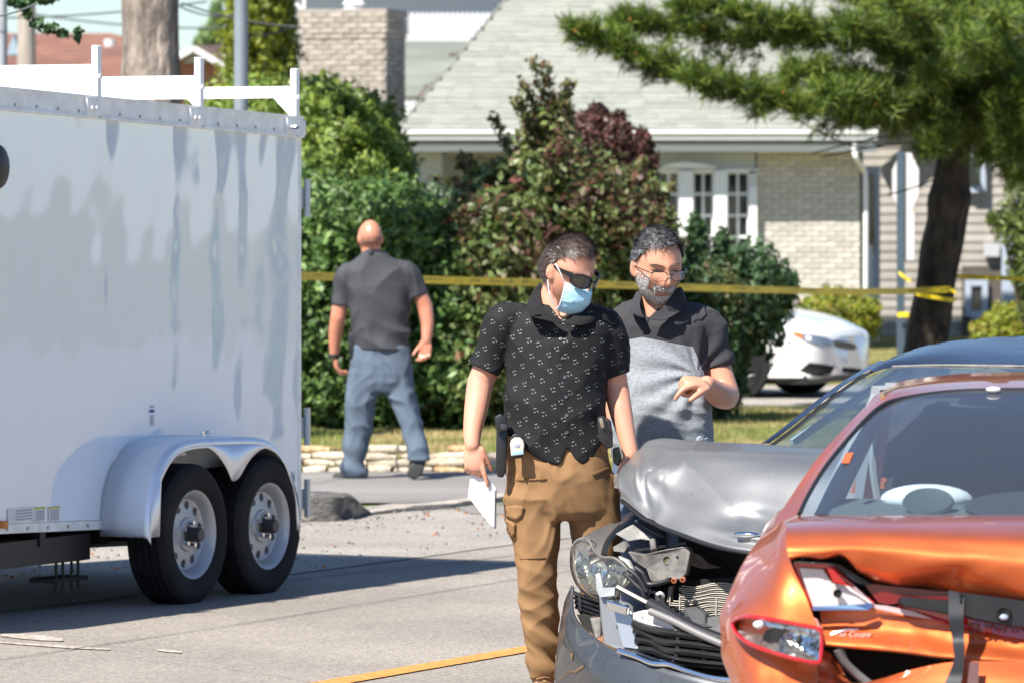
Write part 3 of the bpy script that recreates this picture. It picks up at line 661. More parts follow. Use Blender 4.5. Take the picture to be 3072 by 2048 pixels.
# gutter, frieze, fascia
xl, xr = hx(1200), hx(2622)
b = MB(); yg = EY - .13
b.prism([(xl, yg + .14, hz(392, yg)), (xl, yg, hz(391, yg)), (xl, yg - .01, hz(400, yg)), (xl, yg + .03, hz(409, yg)), (xl, yg + .03, hz(419, yg)), (xl, yg + .14, hz(420, yg))], (xr - xl, 0, 0))
b.build('gutter', M_wtrim, house)
MB().bb(xl, xr - .08, 69.62, 69.66, hz(438), hz(419)).build('frieze', M_soff, house)
MB().bb(xl - .05, xr, 69.5, 69.62, hz(457), hz(437)).build('fascia', M_wtrim, house)
MB().bb(xl, xr - .06, 69.6, 70.3, hz(451), hz(447)).build('soffit', M_soff, house)
b = MB(); dpy = 69.42
b.tube(catmull([Vector((hx(2555), dpy, hz(418))), Vector((hx(2555), dpy, hz(455))), Vector((hx(2562), dpy + .02, hz(478))), Vector((hx(2588), 69.9, hz(512))), Vector((hx(2596), 69.93, hz(560))), Vector((hx(2596), 69.93, hz(900))), Vector((hx(2596), 69.93, .05))], 4), .035, 8)
b.build('downspout', M_wtrim, house, smooth=True)
# brick wall
bx0, bx1 = hx(2272), hx(2580)
MB().bb(bx0, bx1, 70.012, 73, 0, hz(449)).build('wall', M_mort, house)
places = []; bl, bh = .2, .0625; pitch = .071; nz_ = int((hz(452)) / pitch)
for r_ in range(nz_):
    z = r_ * pitch + bh / 2 + .01; xs = bx0 + (.0 if r_ % 2 else -.105)
    while xs < bx1 - .02:
        a, c = max(xs, bx0 + .001), min(xs + bl, bx1 - .001)
        if c - a > .03: places.append((Matrix.Translation(((a + c) / 2, 70.0 + rg.uniform(-.004, .003), z)) @ Matrix.Diagonal(((c - a) / bl, 1, 1, 1)), rg.randint(3)))
        xs += bl + .009
bp = [proto_box('brick', (bl, .03, bh), M_brick, jit=.003, seed=20 + i) for i in range(3)]
places.sort(key=lambda m: -m[0].translation.z)
copies(house, 'brick', bp, places, 300)
# corner strip at the wall's right end, shade painted into its dark colour, white trim strips
MB().bb(bx1, hx(2590), 70.05, 73, 0, hz(449)).build('corner_board', pmat('shaded_corner', (.05, .06, .07), .6), house)
# window wall : ribbed siding above, bow window
wx0, wx1 = hx(1940), bx0
MB().bb(wx0 - .02, wx1, 70.06, 70.3, 0, hz(449)).build('window_wall', M_wall, house)
vb = proto_box('vertical_board', (.062, .02, hz(458) - hz(508)), M_soff)
for i in range(int((wx1 - wx0) / .068)):
    o = bpy.data.objects.new('vertical_board', vb); col.objects.link(o); o.parent = house
    o.matrix_local = ROOT[house.name].inverted() @ Matrix.Translation((wx0 + .04 + i * .068, 70.045, (hz(458) + hz(508)) / 2))
b = MB(); arch = [(1972, 506), (1985, 500), (2010, 492), (2055, 487), (2100, 491), (2135, 499), (2156, 506)]
b.prism([(hx(a), 69.78, hz(c)) for a, c in arch], (0, .3, 0)); b.build('window_hood', M_wtrim, house)
b = MB(); b.bb(hx(1945), hx(2275), 69.9, 70.06, hz(520), hz(508)); b.build('window_head', M_wtrim, house)
zb = hz(960)
for (a, c, y) in ((1946, 1974, 69.86), (2036, 2078, 69.80), (2140, 2180, 69.78), (2246, 2271, 69.86)):
    MB().bb(hx(a), hx(c), y, 70.06, zb, hz(514 if a < 2200 and a > 2000 else 560 if a > 2200 else 520)).build('window_post', M_wtrim, house, bevel=.01)
MB().bb(hx(2246), hx(2271), 69.9, 70.05, hz(560), hz(514)).build('window_post', M_soff, house)
MB().bb(hx(1945), hx(2275), 69.75, 70.06, zb - .08, zb).build('window_sill', M_wtrim, house)
for (a, c) in ((1974, 2036), (2078, 2140), (2180, 2246)):
    wnd = MB().bb(hx(a), hx(c), 70.0, 70.02, zb, hz(514)).build('window', M_glass, house)
    fr = MB(); ax, cx_ = hx(a), hx(c); zt = hz(518)
    fr.bb(ax, ax + .022, 69.96, 70, zb, zt); fr.bb(cx_ - .022, cx_, 69.96, 70, zb, zt); fr.bb(ax + .022, cx_ - .022, 69.96, 70, zt - .02, zt)
    m_ = (ax + cx_) / 2; fr.bb(m_ - .016, m_ + .016, 69.965, 69.998, zb, zt - .02)
    fr.build('window_frame', M_wtrim, wnd)
    for py in (583, 647, 711, 775, 839, 903): MB().bb(ax + .022, cx_ - .022, 69.97, 69.995, hz(py + 4), hz(py - 4)).build('glazing_bar', M_wtrim, wnd)
    MB().bb(ax + .0, cx_ - .0, 70.03, 70.05, zb, zb + .9).build('curtain', pmat('curtain', (.1, .11, .1), .9), wnd)
# recessed porch left
MB().bb(hx(1165), wx0 - .02, 72.2, 72.4, 0, hz(450, 72)).build('porch_wall', M_wall, house)
MB().bb(hx(1330), wx0, 70.0, 72.2, hz(461), hz(452)).build('porch_ceiling', pmat('porch_brown', (.12, .085, .06), .8), house)
MB().bb(hx(1165), hx(1326), 69.95, 70.2, hz(560), hz(458)).build('porch_beam', M_wall, house)
MB().bb(hx(1225), hx(1300), 70.1, 70.2, hz(760), hz(560)).build('porch_panel', M_wall, house)
MB().bb(hx(1500), hx(1700), 72.05, 72.2, hz(900, 72), hz(520, 72)).build('porch_door', pmat('brown_door', (.08, .05, .035), .6), house)
for i in range(9): MB().bb(hx(1335), wx0 - .1, 70.1 + i * .23, 70.12 + i * .23, hz(463), hz(461)).build('ceiling_board', M_soff, house)
# rear roof part and valley
rf = [W(700, 300, 73.2), W(1300, 330, 73.2), W(1620, 134, 76), W(888, 60, 76.6)]
rear = [W(700, 300, 73.2), W(888, 62, 76.6), W(1010, 62, 76.6), W(1060, 134, 75.57), W(1650, 134, 75.57), W(1650, 300, 73.2)]
MB().add(rear, [(0, 1, 2, 3, 4, 5)]).build('rear_roof', M_shing2, house, solid=.05)
pl = []; nr = 17
for i in range(nr):
    f_ = (i + .5) / nr; y_ = 300 + (62 - 300) * f_; D = 73.2 + 3.4 * f_; xl_ = 700 + 188 * f_; px_ = xl_ + 10
    while px_ < (1480 if y_ > 134 else 1000):
        L = rg.uniform(45, 80); pl.append((W(px_ + L / 2, y_, D - .02), L * D / F * .97)); px_ += L
ps = proto_box('rear_shingle', (1, .30, .012), M_shing2, jit=.002)
an = math.atan2(rear[1].z - rear[0].z, rear[1].y - rear[0].y)
pl = [(Matrix.Translation(c) @ Matrix.Rotation(an - .04, 4, 'X') @ Matrix.Diagonal((L, 1, 1, 1)), 0) for c, L in pl]
copies(house, 'rear_shingle', [ps], pl, 300)
b = MB(); b.bar(W(1395, 165, 72.6), W(1290, 262, 71.2), .06, .05); b.bar(W(1290, 262, 71.2), W(1260, 300, 70.8), .1, .08); b.bar(W(1350, 166, 73.0), W(1400, 163, 72.6), .04, .05); b.build('valley_gutter', pmat('rusty_gutter', (.12, .1, .085), .7), house)
MB().add([roofp(px_left(0) - .01, 0, .03), roofp(px_left(SM) - .01, SM, .03), roofp(px_left(SM) - .02, SM, -.3), roofp(px_left(0) - .02, 0, -.3)], [(0, 1, 2, 3)]).build('barge_board', M_shing2, house, solid=.03)
# chimney, slightly turned to the front
ch = Matrix.Translation((hx(1154, 70.6), 70.6, 0)) @ Matrix.Rotation(R(-15), 4, 'Z')
cw, cd = 1.17, .92
def chb(b, x0, x1, y0, y1, z0, z1): b.box(ch @ Vector(((x0 + x1) / 2, (y0 + y1) / 2, (z0 + z1) / 2)), (x1 - x0, y1 - y0, z1 - z0), ch.to_3x3().to_4x4())
zt = hz(31, 70.6)
b = MB(); chb(b, -cw, -.002, .0, cd, .5, zt - .02); chim = b.build('chimney', M_mort2, house)
M_bch = pmat('chimney_brick', (.37, .325, .28), .9, var=.2, vscale=9, bump=.6, bscale=60, bdist=.006, objrand=.2, fine=.2, fscale=60)
bpc = [proto_box('brick', (.2, .03, .0625), M_bch, jit=.003, seed=30 + i) for i in range(3)]
pl = []
for r_ in range(int((zt - 1.9) / .0715)):
    z = 1.95 + r_ * .0715; top = z > zt - .28; o_ = .03 if top else (.018 if zt - .36 < z else 0)
    for side in (0, 1):
        L = cw if side == 0 else cd; xs = (0 if r_ % 2 else -.105) - o_
        while xs < L + o_ - .02:
            a, c = max(xs, -o_), min(xs + .2, L + o_)
            if c - a > .03:
                if side == 0: m = Matrix.Translation((-cw + (a + c) / 2, -o_ - .005 + rg.uniform(-.003, .003), z)) @ Matrix.Diagonal(((c - a) / .2, 1, 1, 1))
                else: m = Matrix.Translation((o_ + .005, (a + c) / 2, z)) @ Matrix.Rotation(R(90), 4, 'Z') @ Matrix.Diagonal(((c - a) / .2, 1, 1, 1))
                pl.append((ch @ m, rg.randint(3)))
            xs += .209
pl.sort(key=lambda m: -m[0].translation.z)
copies(chim, 'brick', bpc, pl, 300)
b = MB(); chb(b, -cw - .04, .04, -.04, cd + .04, zt - .02, zt + .02); b.build('chimney_cap', M_bch, chim)
b = MB(); b.tube([ch @ Vector((-.55, .4, zt)), ch @ Vector((-.55, .4, zt + .12))], .13, 16); b.tube([ch @ Vector((-.55, .4, zt + .1)), ch @ Vector((-.55, .4, zt + .2))], [.16, .05], 16); b.build('chimney_flue', M_wtrim, chim, smooth=True)
# floodlight on the chimney side
b = MB(); b.ell(W(893, 106, 70.4), (.035, .05, .04), 10, 8); b.bar(W(893, 106, 70.4), W(905, 100, 70.5), .02); b.build('floodlight', M_wtrim, chim, smooth=True)
# upper storey with ribbed white wall at the back
up = thing('upper_storey', 'white ribbed metal-clad upper wall standing behind the chimney and pale roof', 'house', (hx(1200, 79), 79, 0))
M_rib = pmat('white_cladding', (.78, .78, .79), .5)
MB().bb(hx(700, 79), hx(1720, 79), 79.03, 85, 0, hz(-160, 79)).build('wall', M_rib, up)
rp_ = proto_box('cladding_rib', (.045, .03, hz(-160, 79) - 2.5), M_rib)
for i in range(56):
    o = bpy.data.objects.new('cladding_rib', rp_); col.objects.link(o); o.parent = up
    o.matrix_local = ROOT[up.name].inverted() @ Matrix.Translation((hx(905, 79) + i * .075, 79.014, (hz(-160, 79) + 2.5) / 2))
MB().bb(hx(680, 79), hx(1760, 79), 78.8, 79.03, hz(-30, 79), hz(-60, 79)).build('eave', M_wtrim, up)
b = MB(); b.bar(W(866, -10, 78), W(905, 28, 78), .07, .05); b.bar(W(912, -40, 78), W(912, 30, 78), .04, .04); b.build('eave_bracket', M_wtrim, up)

# right wing with clapboards
DW = 77.0
wing = thing('house', 'grey clapboard side house with a deep basement window recess behind the pine trunk', 'house', (hx(2850, DW), DW, 0))
x0, x1 = hx(2560, DW), hx(3500, DW); zb_, zt_ = hz(1008, DW), hz(330, DW)
M_found = pmat('foundation', (.16, .13, .105), .9, var=.15, vscale=6)
MB().bb(x0, x1, 77.06, 83, -.0, zt_ - .01).build('wall', M_side, wing)
nb = 24; hb = (zt_ - zb_) / nb; mb_ = MB(); L = x1 - x0
mb_.prism([(-L / 2, 0, -hb / 2), (-L / 2, -.022, -hb / 2 + .001), (-L / 2, -.004, hb / 2), (-L / 2, .02, hb / 2)], (L, 0, 0))
cb = new_mesh('clapboard', mb_.v, mb_.f); cb.materials.append(M_side)
for i in range(nb):
    o = bpy.data.objects.new('clapboard', cb); col.objects.link(o); o.parent = wing
    o.matrix_local = ROOT[wing.name].inverted() @ Matrix.Translation(((x0 + x1) / 2, 77.03, zb_ + (i + .5) * hb))
MB().bb(x0, x1, 76.98, 77.06, 0, zb_ - .003).build('foundation', M_found, wing)
# gable roof rakes
b = MB()
pk = W(2700, 320, 76.6)
b.bar(W(2600, 420, 76.6), pk, .3, .07); b.bar(pk, W(2880, 430, 76.6), .3, .07); b.build('rake_board', M_soff, wing)
rfm = MB(); rfm.add([W(2560, 455, 76.5), pk, pk + Vector((0, 7, 0)), W(2560, 455, 76.5) + Vector((0, 7, 0))], [(0, 1, 2, 3)]); rfm.add([pk, W(3600, 800, 76.5) * 1.0, W(3600, 800, 76.5) + Vector((0, 7, 0)), pk + Vector((0, 7, 0))], [(0, 1, 2, 3)])
MB().bb(x0, x1, 76.7, 83, zt_ + .0, zt_ + .1).build('roof', M_shing, wing)
def win(px0, px1, py0, py1, D, parent, fw=.07, mat=None):
    w_ = MB().bb(hx(px0, D), hx(px1, D), D - .02, D, hz(py1, D), hz(py0, D)).build('window', M_glass, parent); b = MB()
    a, c, e, g = hx(px0, D), hx(px1, D), hz(py1, D), hz(py0, D)
    b.bb(a - fw, a, D - .06, D + .01, e - fw, g + fw); b.bb(c, c + fw, D - .06, D + .01, e - fw, g + fw); b.bb(a, c, D - .06, D + .01, g, g + fw); b.bb(a, c, D - .08, D + .01, e - fw * 1.3, e)
    b.build('window_frame', mat or M_wtrim, w_); return w_
M_btrim = pmat('bluish_trim', (.42, .47, .55), .5)
win(2905, 2942, 470, 560, 76.95, wing, .07, M_btrim)
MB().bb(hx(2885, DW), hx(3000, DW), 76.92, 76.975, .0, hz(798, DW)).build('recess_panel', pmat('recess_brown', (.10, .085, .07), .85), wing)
win(2912, 2945, 858, 932, 76.9, wing, .085, M_btrim)
MB().bb(hx(3002, DW), hx(3040, DW), 76.8, 76.975, 0, hz(640, DW)).build('corner_board', M_btrim, wing)
MB().bb(hx(2950, DW), hx(2995, DW), 76.8, 76.97, hz(770, DW), hz(728, DW)).build('meter_box', pmat('meter', (.5, .5, .52), .5), wing)
# sidelight door at the junction
MB().bb(hx(2598, 74), hx(2640, 74), 73.98, 74.02, 0, hz(498, 74)).build('side_door', M_btrim, wing)
MB().bb(hx(2604, 74), hx(2624, 74), 73.95, 73.978, hz(760, 74), hz(522, 74)).build('door_glass', M_glass, wing)
MB().bb(hx(2586, 73), hx(2600, 73), 72.9, 73, .0, hz(598, 73)).build('white_post', M_wtrim, wing)
MB().bb(hx(2605, 72.5), hx(2617, 72.5), 72.4, 72.5, .0, hz(735, 72.5)).build('white_post', M_wtrim, wing)

# far left houses
far = thing('house', 'distant house with a broad weathered red shingle roof beneath the power lines', 'house', W(180, 600, 128))
Mred = pmat('red_shingle', (.24, .115, .08), .9, c2=(.17, .085, .065), vscale=1.2, stretch=(.5, 1, 3), fine=.25, fscale=5)
Df = 128
b = MB(); b.add([W(-500, 250, Df), W(600, 250, Df), W(380, 112, Df + 5), W(330, 100, Df + 5), W(90, 100, Df + 5), W(-500, 100, Df + 5)], [(0, 1, 2, 3, 4, 5)]); b.build('roof', Mred, far, solid=.15)
for i in range(12):
    f_ = (i + .3) / 12; y_ = 250 - 148 * f_
    MB().box(W(60, y_, Df + 5 * f_ - .1), (8.6 - 2 * f_, .05, .035)).build('shingle_course', Mred, far)
MB().bb(hx(-500, Df + .5), hx(500, Df + .5), Df + .5, Df + 8, 0, hz(262, Df + .5)).build('wall', pmat('far_brick', (.3, .14, .09), .9), far)
b = MB(); b.tube([W(330, 140, Df), W(330, 118, Df)], .14, 10); b.build('roof_vent', M_soff, far)
b = MB(); b.prism([W(20, 165, Df - 2), W(58, 165, Df - 2), W(40, 103, Df - 2)], (0, 1.4, 0)); b.build('dormer', pmat('dormer_blue', (.3, .4, .48), .7), far)
far2 = thing('house', 'distant house with white-edged gable and brown roof beside the thick trunk', 'house', W(600, 600, 118))
Dg = 118
MB().prism([W(500, 205, Dg), W(580, 155, Dg), W(665, 205, Dg), W(665, 700, Dg), W(500, 700, Dg)], (0, 6, 0)).build('wall', pmat('far_brick2', (.32, .15, .10), .9, var=.15, vscale=2), far2)
b = MB(); b.bar(W(490, 196, Dg - .3), W(582, 146, Dg - .3), .5, .12); b.bar(W(582, 146, Dg - .3), W(672, 200, Dg - .3), .5, .12); b.build('rake_board', M_wtrim, far2)
MB().prism([W(545, 190, Dg - .2), W(582, 162, Dg - .2), W(622, 190, Dg - .2)], (0, .1, 0)).build('gable_panel', M_wall, far2)
MB().add([W(585, 146, Dg), W(690, 146, Dg + 4), W(760, 210, Dg + 4), W(672, 200, Dg)], [(0, 1, 2, 3)]).build('roof', pmat('brown_shingle', (.15, .10, .08), .9, fine=.2, fscale=5), far2, solid=.1)

# ---------------------------------------------------------------- poles, wires, sign, tape
M_galv = pmat('galvanised', (.25, .28, .31), .5, metal=.3, var=.1, vscale=3)
lp = thing('street_lamp_post', 'grey metal lamp post standing between the thick trunk and the brick chimney', 'post', (W(723, 0, 40).x, 40, 0))
xx = W(723, 0, 40).x
MB().tube([(xx, 40, 0), (xx, 40, 2.5), (xx, 40, 8)], [.068, .054, .04], 20).build('pole', M_galv, lp, smooth=True)
MB().lathe([(.0, .3), (.1, .3), (.11, .28), (.11, 0)], (xx, 40, 0)).build('base_collar', M_galv, lp, smooth=True)
b = MB(); b.tube(catmull([Vector((xx, 40, 7.9)), Vector((xx - .6, 39.6, 8.5)), Vector((xx - 1.7, 38.9, 8.7))], 5), .035, 10); b.build('arm', M_galv, lp, smooth=True)
MB().ell((xx - 1.9, 38.8, 8.66), (.35, .18, .09)).build('lamp_head', M_galv, lp, smooth=True)
lp2 = thing('street_lamp_post', 'pale metal post at the extreme edge of the picture above the trailer', 'post', (W(6, 0, 48).x, 48, 0))
xx = W(6, 0, 48).x; MB().tube([(xx, 48, 0), (xx, 48, 8)], [.05, .045], 14).build('pole', pmat('pale_metal', (.34, .36, .38), .6), lp2, smooth=True)
MB().tube([(xx, 48, hz(96, 48)), (xx, 48, hz(92, 48))], .054, 14).build('band', M_galv, lp2)
up_ = thing('utility_pole', 'weathered wooden utility pole in front of the distant red roof', 'pole', (W(80, 0, 90).x, 90, 0))
xx = W(80, 0, 90).x; M_uw = pmat('pole_wood', (.36, .31, .27), .9, var=.2, vscale=2, stretch=(6, 6, .6), bump=.5)
MB().tube([(xx, 90, 0), (xx, 90, 10)], [.17, .14], 14).build('shaft', M_uw, up_, smooth=True)
MB().bb(xx - 1.1, xx + 1.1, 89.75, 89.85, 9.2, 9.34).build('crossarm', M_uw, up_)
wr = thing('power_line', 'thin power lines sagging across the sky between the poles', 'wire', W(300, 60, 90))
for (a, c, d_) in (((-100, 55), (620, 5), 60), ((-100, 55), (110, 12), 30), ((545, 10), (905, 82), 45), ((80, 40), (700, 85), 88), ((540, 20), (700, 44), 60), ((740, 100), (880, 78), 50)):
    pts = [W(a[0] + (c[0] - a[0]) * t, a[1] + (c[1] - a[1]) * t + 14 * 4 * t * (1 - t), d_) for t in [i / 12 for i in range(13)]]
    MB().tube(pts, .011 * d_ / 60, 5).build('wire', pmat('wire', (.05, .055, .06), .6) if 'wire' not in MATS else MATS['wire'], wr, smooth=True)
# stop sign seen from behind
sg = thing('stop_sign', 'eight-sided traffic sign seen from its bare metal back on a grey post beside the pine', 'sign', (W(2702, 0, 57).x, 57, 0))
xx = W(2702, 0, 57).x; an_ = Matrix.Rotation(R(-68), 4, 'Z')
MB().bb(xx - .04, xx + .04, 56.96, 57.04, 0, hz(455, 57)).build('post', pmat('post_dark', (.055, .085, .11), .6), sg)
oc = [Vector((.345 * math.cos(R(22.5 + 45 * k)), 0, .345 * math.sin(R(22.5 + 45 * k)))) for k in range(8)]
ctr = Vector((xx + .05, 57.0, hz(548, 57))); M_sgb = pmat('sign_back', (.60, .57, .55), .6)
MB().prism([ctr + an_.to_3x3() @ v for v in oc], an_.to_3x3() @ Vector((0, .004, 0))).build('sign_plate', M_sgb, sg)
ctr2 = Vector((xx + .05, 57.0, hz(708, 57))); rc = [Vector((sx * .21, 0, sz * .26)) for sx, sz in ((-1, -1), (1, -1), (1, 1), (-1, 1))]
MB().prism([ctr2 + an_.to_3x3() @ v for v in rc], an_.to_3x3() @ Vector((0, .004, 0))).build('lower_plate', M_sgb, sg)
# caution tape
M_tape = pmat('yellow_tape', (.86, .68, .03), .35, var=.12, vscale=3, transl=.25)
M_tpr = pmat('tape_print', (.10, .08, .01), .5)
def tape(label, pts, wd, seg=14, twist=0, printed=True, name='barrier_tape'):
    P = [W(x_, y_, d_) for x_, y_, d_ in pts]; pth = catmull(P, seg)
    t_ = thing(name, label, 'tape', P[0]); rows = []; pr = MB()
    for i, p in enumerate(pth):
        s_ = i / len(pth); a = twist * math.sin(s_ * 9) + .15 * noise.noise(Vector((i * .3, 1, 0))); up_v = Vector((0, math.sin(a), math.cos(a))) * wd / 2
        rows.append([p - up_v, p, p + up_v])
    MB().grid(rows).build('strip', M_tape, t_, smooth=True, solid=.0006)
    if printed:
        L = 0; rg = np.random.RandomState(3)
        for i in range(len(pth) - 1):
            d_ = (rows[i + 1][1] - rows[i][1]); ln = d_.length; n_ = max(1, int(ln / .028))
            for k in range(n_):
                L += ln / n_
                if (L % .62) > .46: continue
                a0 = k / n_; a1 = a0 + .6 / n_; q = [rows[i][1].lerp(rows[i + 1][1], a) for a in (a0, a1)]; u_ = (rows[i][2] - rows[i][0]) * rg.uniform(.16, .25); dn = (rows[i][2] - rows[i][0]) * .06
                off = Vector((0, -.0015, 0)); pr.add([q[0] - u_ + off + dn, q[1] - u_ + off + dn, q[1] + u_ + off + dn, q[0] + u_ + off + dn], [(0, 1, 2, 3)])
        pr.build('printing', M_tpr, t_, merge=False, kind='stuff')
    return t_
tape('yellow barrier tape stretched level from behind the trailer to the pine trunk', [(300, 795, 33.6), (905, 827, 36.9), (1300, 840, 39.0), (1700, 850, 41.3), (2100, 864, 43.9), (2500, 874, 46.9), (2740, 873, 49.2), (2850, 868, 49.65)], .057)
tape('yellow barrier tape looped round the pine trunk in a drooping knot', [(2735, 874, 49.62), (2760, 884, 49.55), (2810, 893, 49.5), (2862, 900, 49.6), (2868, 880, 49.68), (2850, 868, 49.7)], .036, printed=False)
tape('yellow barrier tape running beyond the pine towards the picture edge', [(2868, 828, 50.3), (2960, 833, 50), (3072, 837, 49.5), (3300, 850, 49)], .045, printed=False)
tape('short yellow tape end fluttering from the sign post', [(2696, 818, 56.9), (2708, 828, 56.85), (2722, 838, 56.8), (2732, 843, 56.8)], .04, printed=False, twist=.5)
tape('loose yellow tape loop knotted low on the sign post', [(2692, 945, 56.9), (2715, 944, 56.8), (2730, 946, 56.8)], .05, printed=False)
# ---------------------------------------------------------------- cargo trailer
T0 = rd(23.52, -12.64)
MT = Matrix.Translation(T0) @ Matrix((-U, N, Vector((0, 0, 1)))).transposed().to_4x4()
trailer = thing('cargo_trailer', 'white two-axle enclosed cargo trailer with glossy rippled side and roof rack', 'trailer', M=MT)
tl = math.tan(R(1.84)); SH = lambda x, z: z + x * tl          # the body stands nose-up
def TX(b):  # local trailer coordinates -> sheared body
    b.v = [(v[0], v[1], v[2] + v[0] * tl) for v in b.v]; return b
TL = lambda b, *a, **k: b.build(*a, world=False, **k)
M_panel = bpy.data.materials.new('glossy_white_panel'); M_panel.use_nodes = True
n_, l_ = M_panel.node_tree.nodes, M_panel.node_tree.links; pb = n_['Principled BSDF']
pb.inputs['Metallic'].default_value = .05; pb.inputs['Base Color'].default_value = (.82, .89, .95, 1); pb.inputs['Roughness'].default_value = .035; pb.inputs['IOR'].default_value = 1.65; pb.inputs['Coat Weight'].default_value = .7
M_alu = pmat('aluminium_trim', (.84, .84, .82), .4, metal=.1, var=.1, vscale=14)
M_fend = pmat('fender_aluminium', (.80, .82, .86), .34, metal=.55, var=.03, vscale=4)
M_wpaint = pmat('white_rack_paint', (.86, .86, .85), .4)
ZB, ZT, LEN, WID = .313, 2.235, 5.0, 1.85
# rippled side skin as real relief
nx, nz = 240, 110; rows = []
X, Z = np.meshgrid(np.linspace(.035, LEN, nx), np.linspace(ZB + .045, ZT, nz)); P = np.stack([X.ravel(), 0 * X.ravel(), Z.ravel()], 1)
amp = wave(P, 1.2, 5, 8, (1.9, 1, .6)) * .0017 + wave(P, 2.5, 9, 8, (1.7, 1, .6)) * .0010 + wave(P, 5.0, 12, 8, (1.3, 1, .9)) * .00012
P[:, 1] = amp; P[:, 2] += P[:, 0] * tl
faces = [(i * nx + j, i * nx + j + 1, (i + 1) * nx + j + 1, (i + 1) * nx + j) for i in range(nz - 1) for j in range(nx - 1)]
me = new_mesh('side_panel', P, faces, True); link('side_panel', me, M_panel, trailer, world=False)
TL(TX(MB().bb(.04, LEN, -WID, -.012, ZB, ZT)), 'body', M_white, trailer)
TL(TX(MB().bb(0, .036, -WID, .004, ZB, ZT + .01)), 'rear_frame', M_alu, trailer, bevel=.006)
TL(TX(MB().bb(.036, LEN, -.01, .006, ZB, ZB + .043)), 'bottom_rail', M_alu, trailer)
# bright upper rail in three lengths
b = MB(); b.bb(.0, LEN, -.03, .012, ZT + .002, ZT + .105); b.bb(.0, LEN, -.03, .02, ZT + .0, ZT + .012); b.bb(0, LEN, -.03, .018, ZT + .095, ZT + .108); TL(TX(b), 'top_rail', M_alu, trailer)
TL(TX(MB().bb(0, LEN, -WID, -.03, ZT, ZT + .07)), 'roof', M_white, trailer)
b = MB()
for i in range(26): b.tube([(.12 + i * .19, .012, ZT + .03), (.12 + i * .19, .017, ZT + .03)], .007, 8)
for i in range(18): b.tube([(2.12 + i * .18, .006, ZB + .02), (2.12 + i * .18, .011, ZB + .02)], .008, 8)
TL(TX(b), 'screws', pmat('screw', (.35, .36, .38), .3, metal=.8), trailer, kind='stuff')
for k, xx in enumerate((.07, 1.05, 2.03, 3.01, 3.99)):
    rk = thing('roof_rack_bow', ['roof rack bow nearest the trailer rear with a corner brace', 'middle roof rack bow, second from the trailer rear', 'roof rack bow third from the trailer rear, tallest in view', 'roof rack bow hidden beyond the picture edge', 'foremost roof rack bow beyond the picture edge'][k], 'roof rack', M=MT @ Matrix.Translation((xx, 0, ZT + xx * tl)), group=None) if False else None
    zt2 = ZT + xx * tl; b = MB(); b.bb(xx - .021, xx + .021, -.014, .020, zt2 + .0, zt2 + .345); up1 = TL(b, 'rack_upright', M_wpaint, trailer, bevel=.005)
    b = MB(); b.bb(xx - .02, xx + .02, -WID - .02, -.014, zt2 + .198, zt2 + .256); TL(b, 'rack_crossbar', M_wpaint, trailer, bevel=.004)
    b = MB(); b.bb(xx - .021, xx + .021, -WID - .05, -WID - .02, zt2, zt2 + .345); TL(b, 'rack_upright', M_wpaint, trailer, bevel=.005)
    b = MB(); b.prism([(xx - .004, -.014, zt2 + .198), (xx - .004, -.014, zt2 + .10), (xx - .004, -.12, zt2 + .198)], (.008, 0, 0)); TL(b, 'gusset', M_wpaint, trailer)
    b = MB(); b.bb(xx + .03, xx + .13, .012, .03, zt2 + .01, zt2 + .095); b.tube([(xx + .06, .03, zt2 + .05), (xx + .06, .045, zt2 + .05)], .01, 8); b.tube([(xx + .1, .03, zt2 + .05), (xx + .1, .045, zt2 + .05)], .01, 8); TL(b, 'rack_foot', M_alu, trailer)
    b = MB(); b.tube([(xx, .02, zt2 + .2), (xx, .028, zt2 + .2)], .013, 12); TL(b, 'bolt', M_alu, trailer)
for xx in (.17, 3.1):
    b = MB(); zt2 = ZT + xx * tl; M_ = Matrix.Rotation(R(90), 4, 'X'); b.lathe([(.018, -.006), (.03, 0), (.018, .006), (.012, 0)], (xx, .05, zt2 + .045), (.3, .2, 1), 14, close=True); TL(b, 'tie_ring', pmat('chrome%d' % int(xx), (.8, .8, .8), .1, metal=1), trailer, smooth=True)
TL(TX(MB().bb(-.02, .02, -.02, .02, ZT + .01, ZT + .09)), 'corner_cap', M_alu, trailer, bevel=.008)
# rear door hinges showing past the edge
M_zinc = pmat('zinc', (.45, .5, .55), .3, metal=.8)
for z in (1.93, .78, .42):
    b = MB(); b.bb(-.06, 0, -.02, .0, z - .05, z + .05); b.tube([(-.05, .008, z - .09), (-.05, .008, z + .1)], .017, 10); TL(TX(b), 'hinge', M_zinc, trailer, smooth=True)
TL(TX(MB().bb(-.045, -.002, -WID + .03, -.035, ZB + .02, ZT - .06)), 'rear_door', M_white, trailer)
# chassis and suspension
b = MB(); b.bb(.1, LEN + .2, -.5, -.4, .2, ZB); b.bb(.1, LEN + .2, -1.45, -1.35, .2, ZB)
for i in range(9): b.bb(.15 + i * .58, .2 + i * .58, -WID, -.01, ZB - .07, ZB)
TL(TX(b), 'chassis', M_black, trailer)
b = MB(); b.bb(2.05, 4.9, -.56, -.02, .24, .36); TL(b, 'side_frame', M_black, trailer)
for xx in (1.55, .81):
    b = MB(); b.tube([(xx, -WID + .05, .335), (xx, -.1, .335)], .045, 10); b.bb(xx - .3, xx + .3, -.44, -.38, .3, .36); b.bb(xx - .06, xx + .06, -.48, -.34, .26, .29)
    for q in (-.05, .05): b.tube([(xx + q, -.36, .2), (xx + q, -.36, .4)], .008, 6)
    TL(b, 'axle', M_black, trailer)
b = MB(); b.bb(2.02, 2.34, -.2, -.05, .235, .28); b.bb(2.0, 2.3, -.2, -.06, .14, .16)
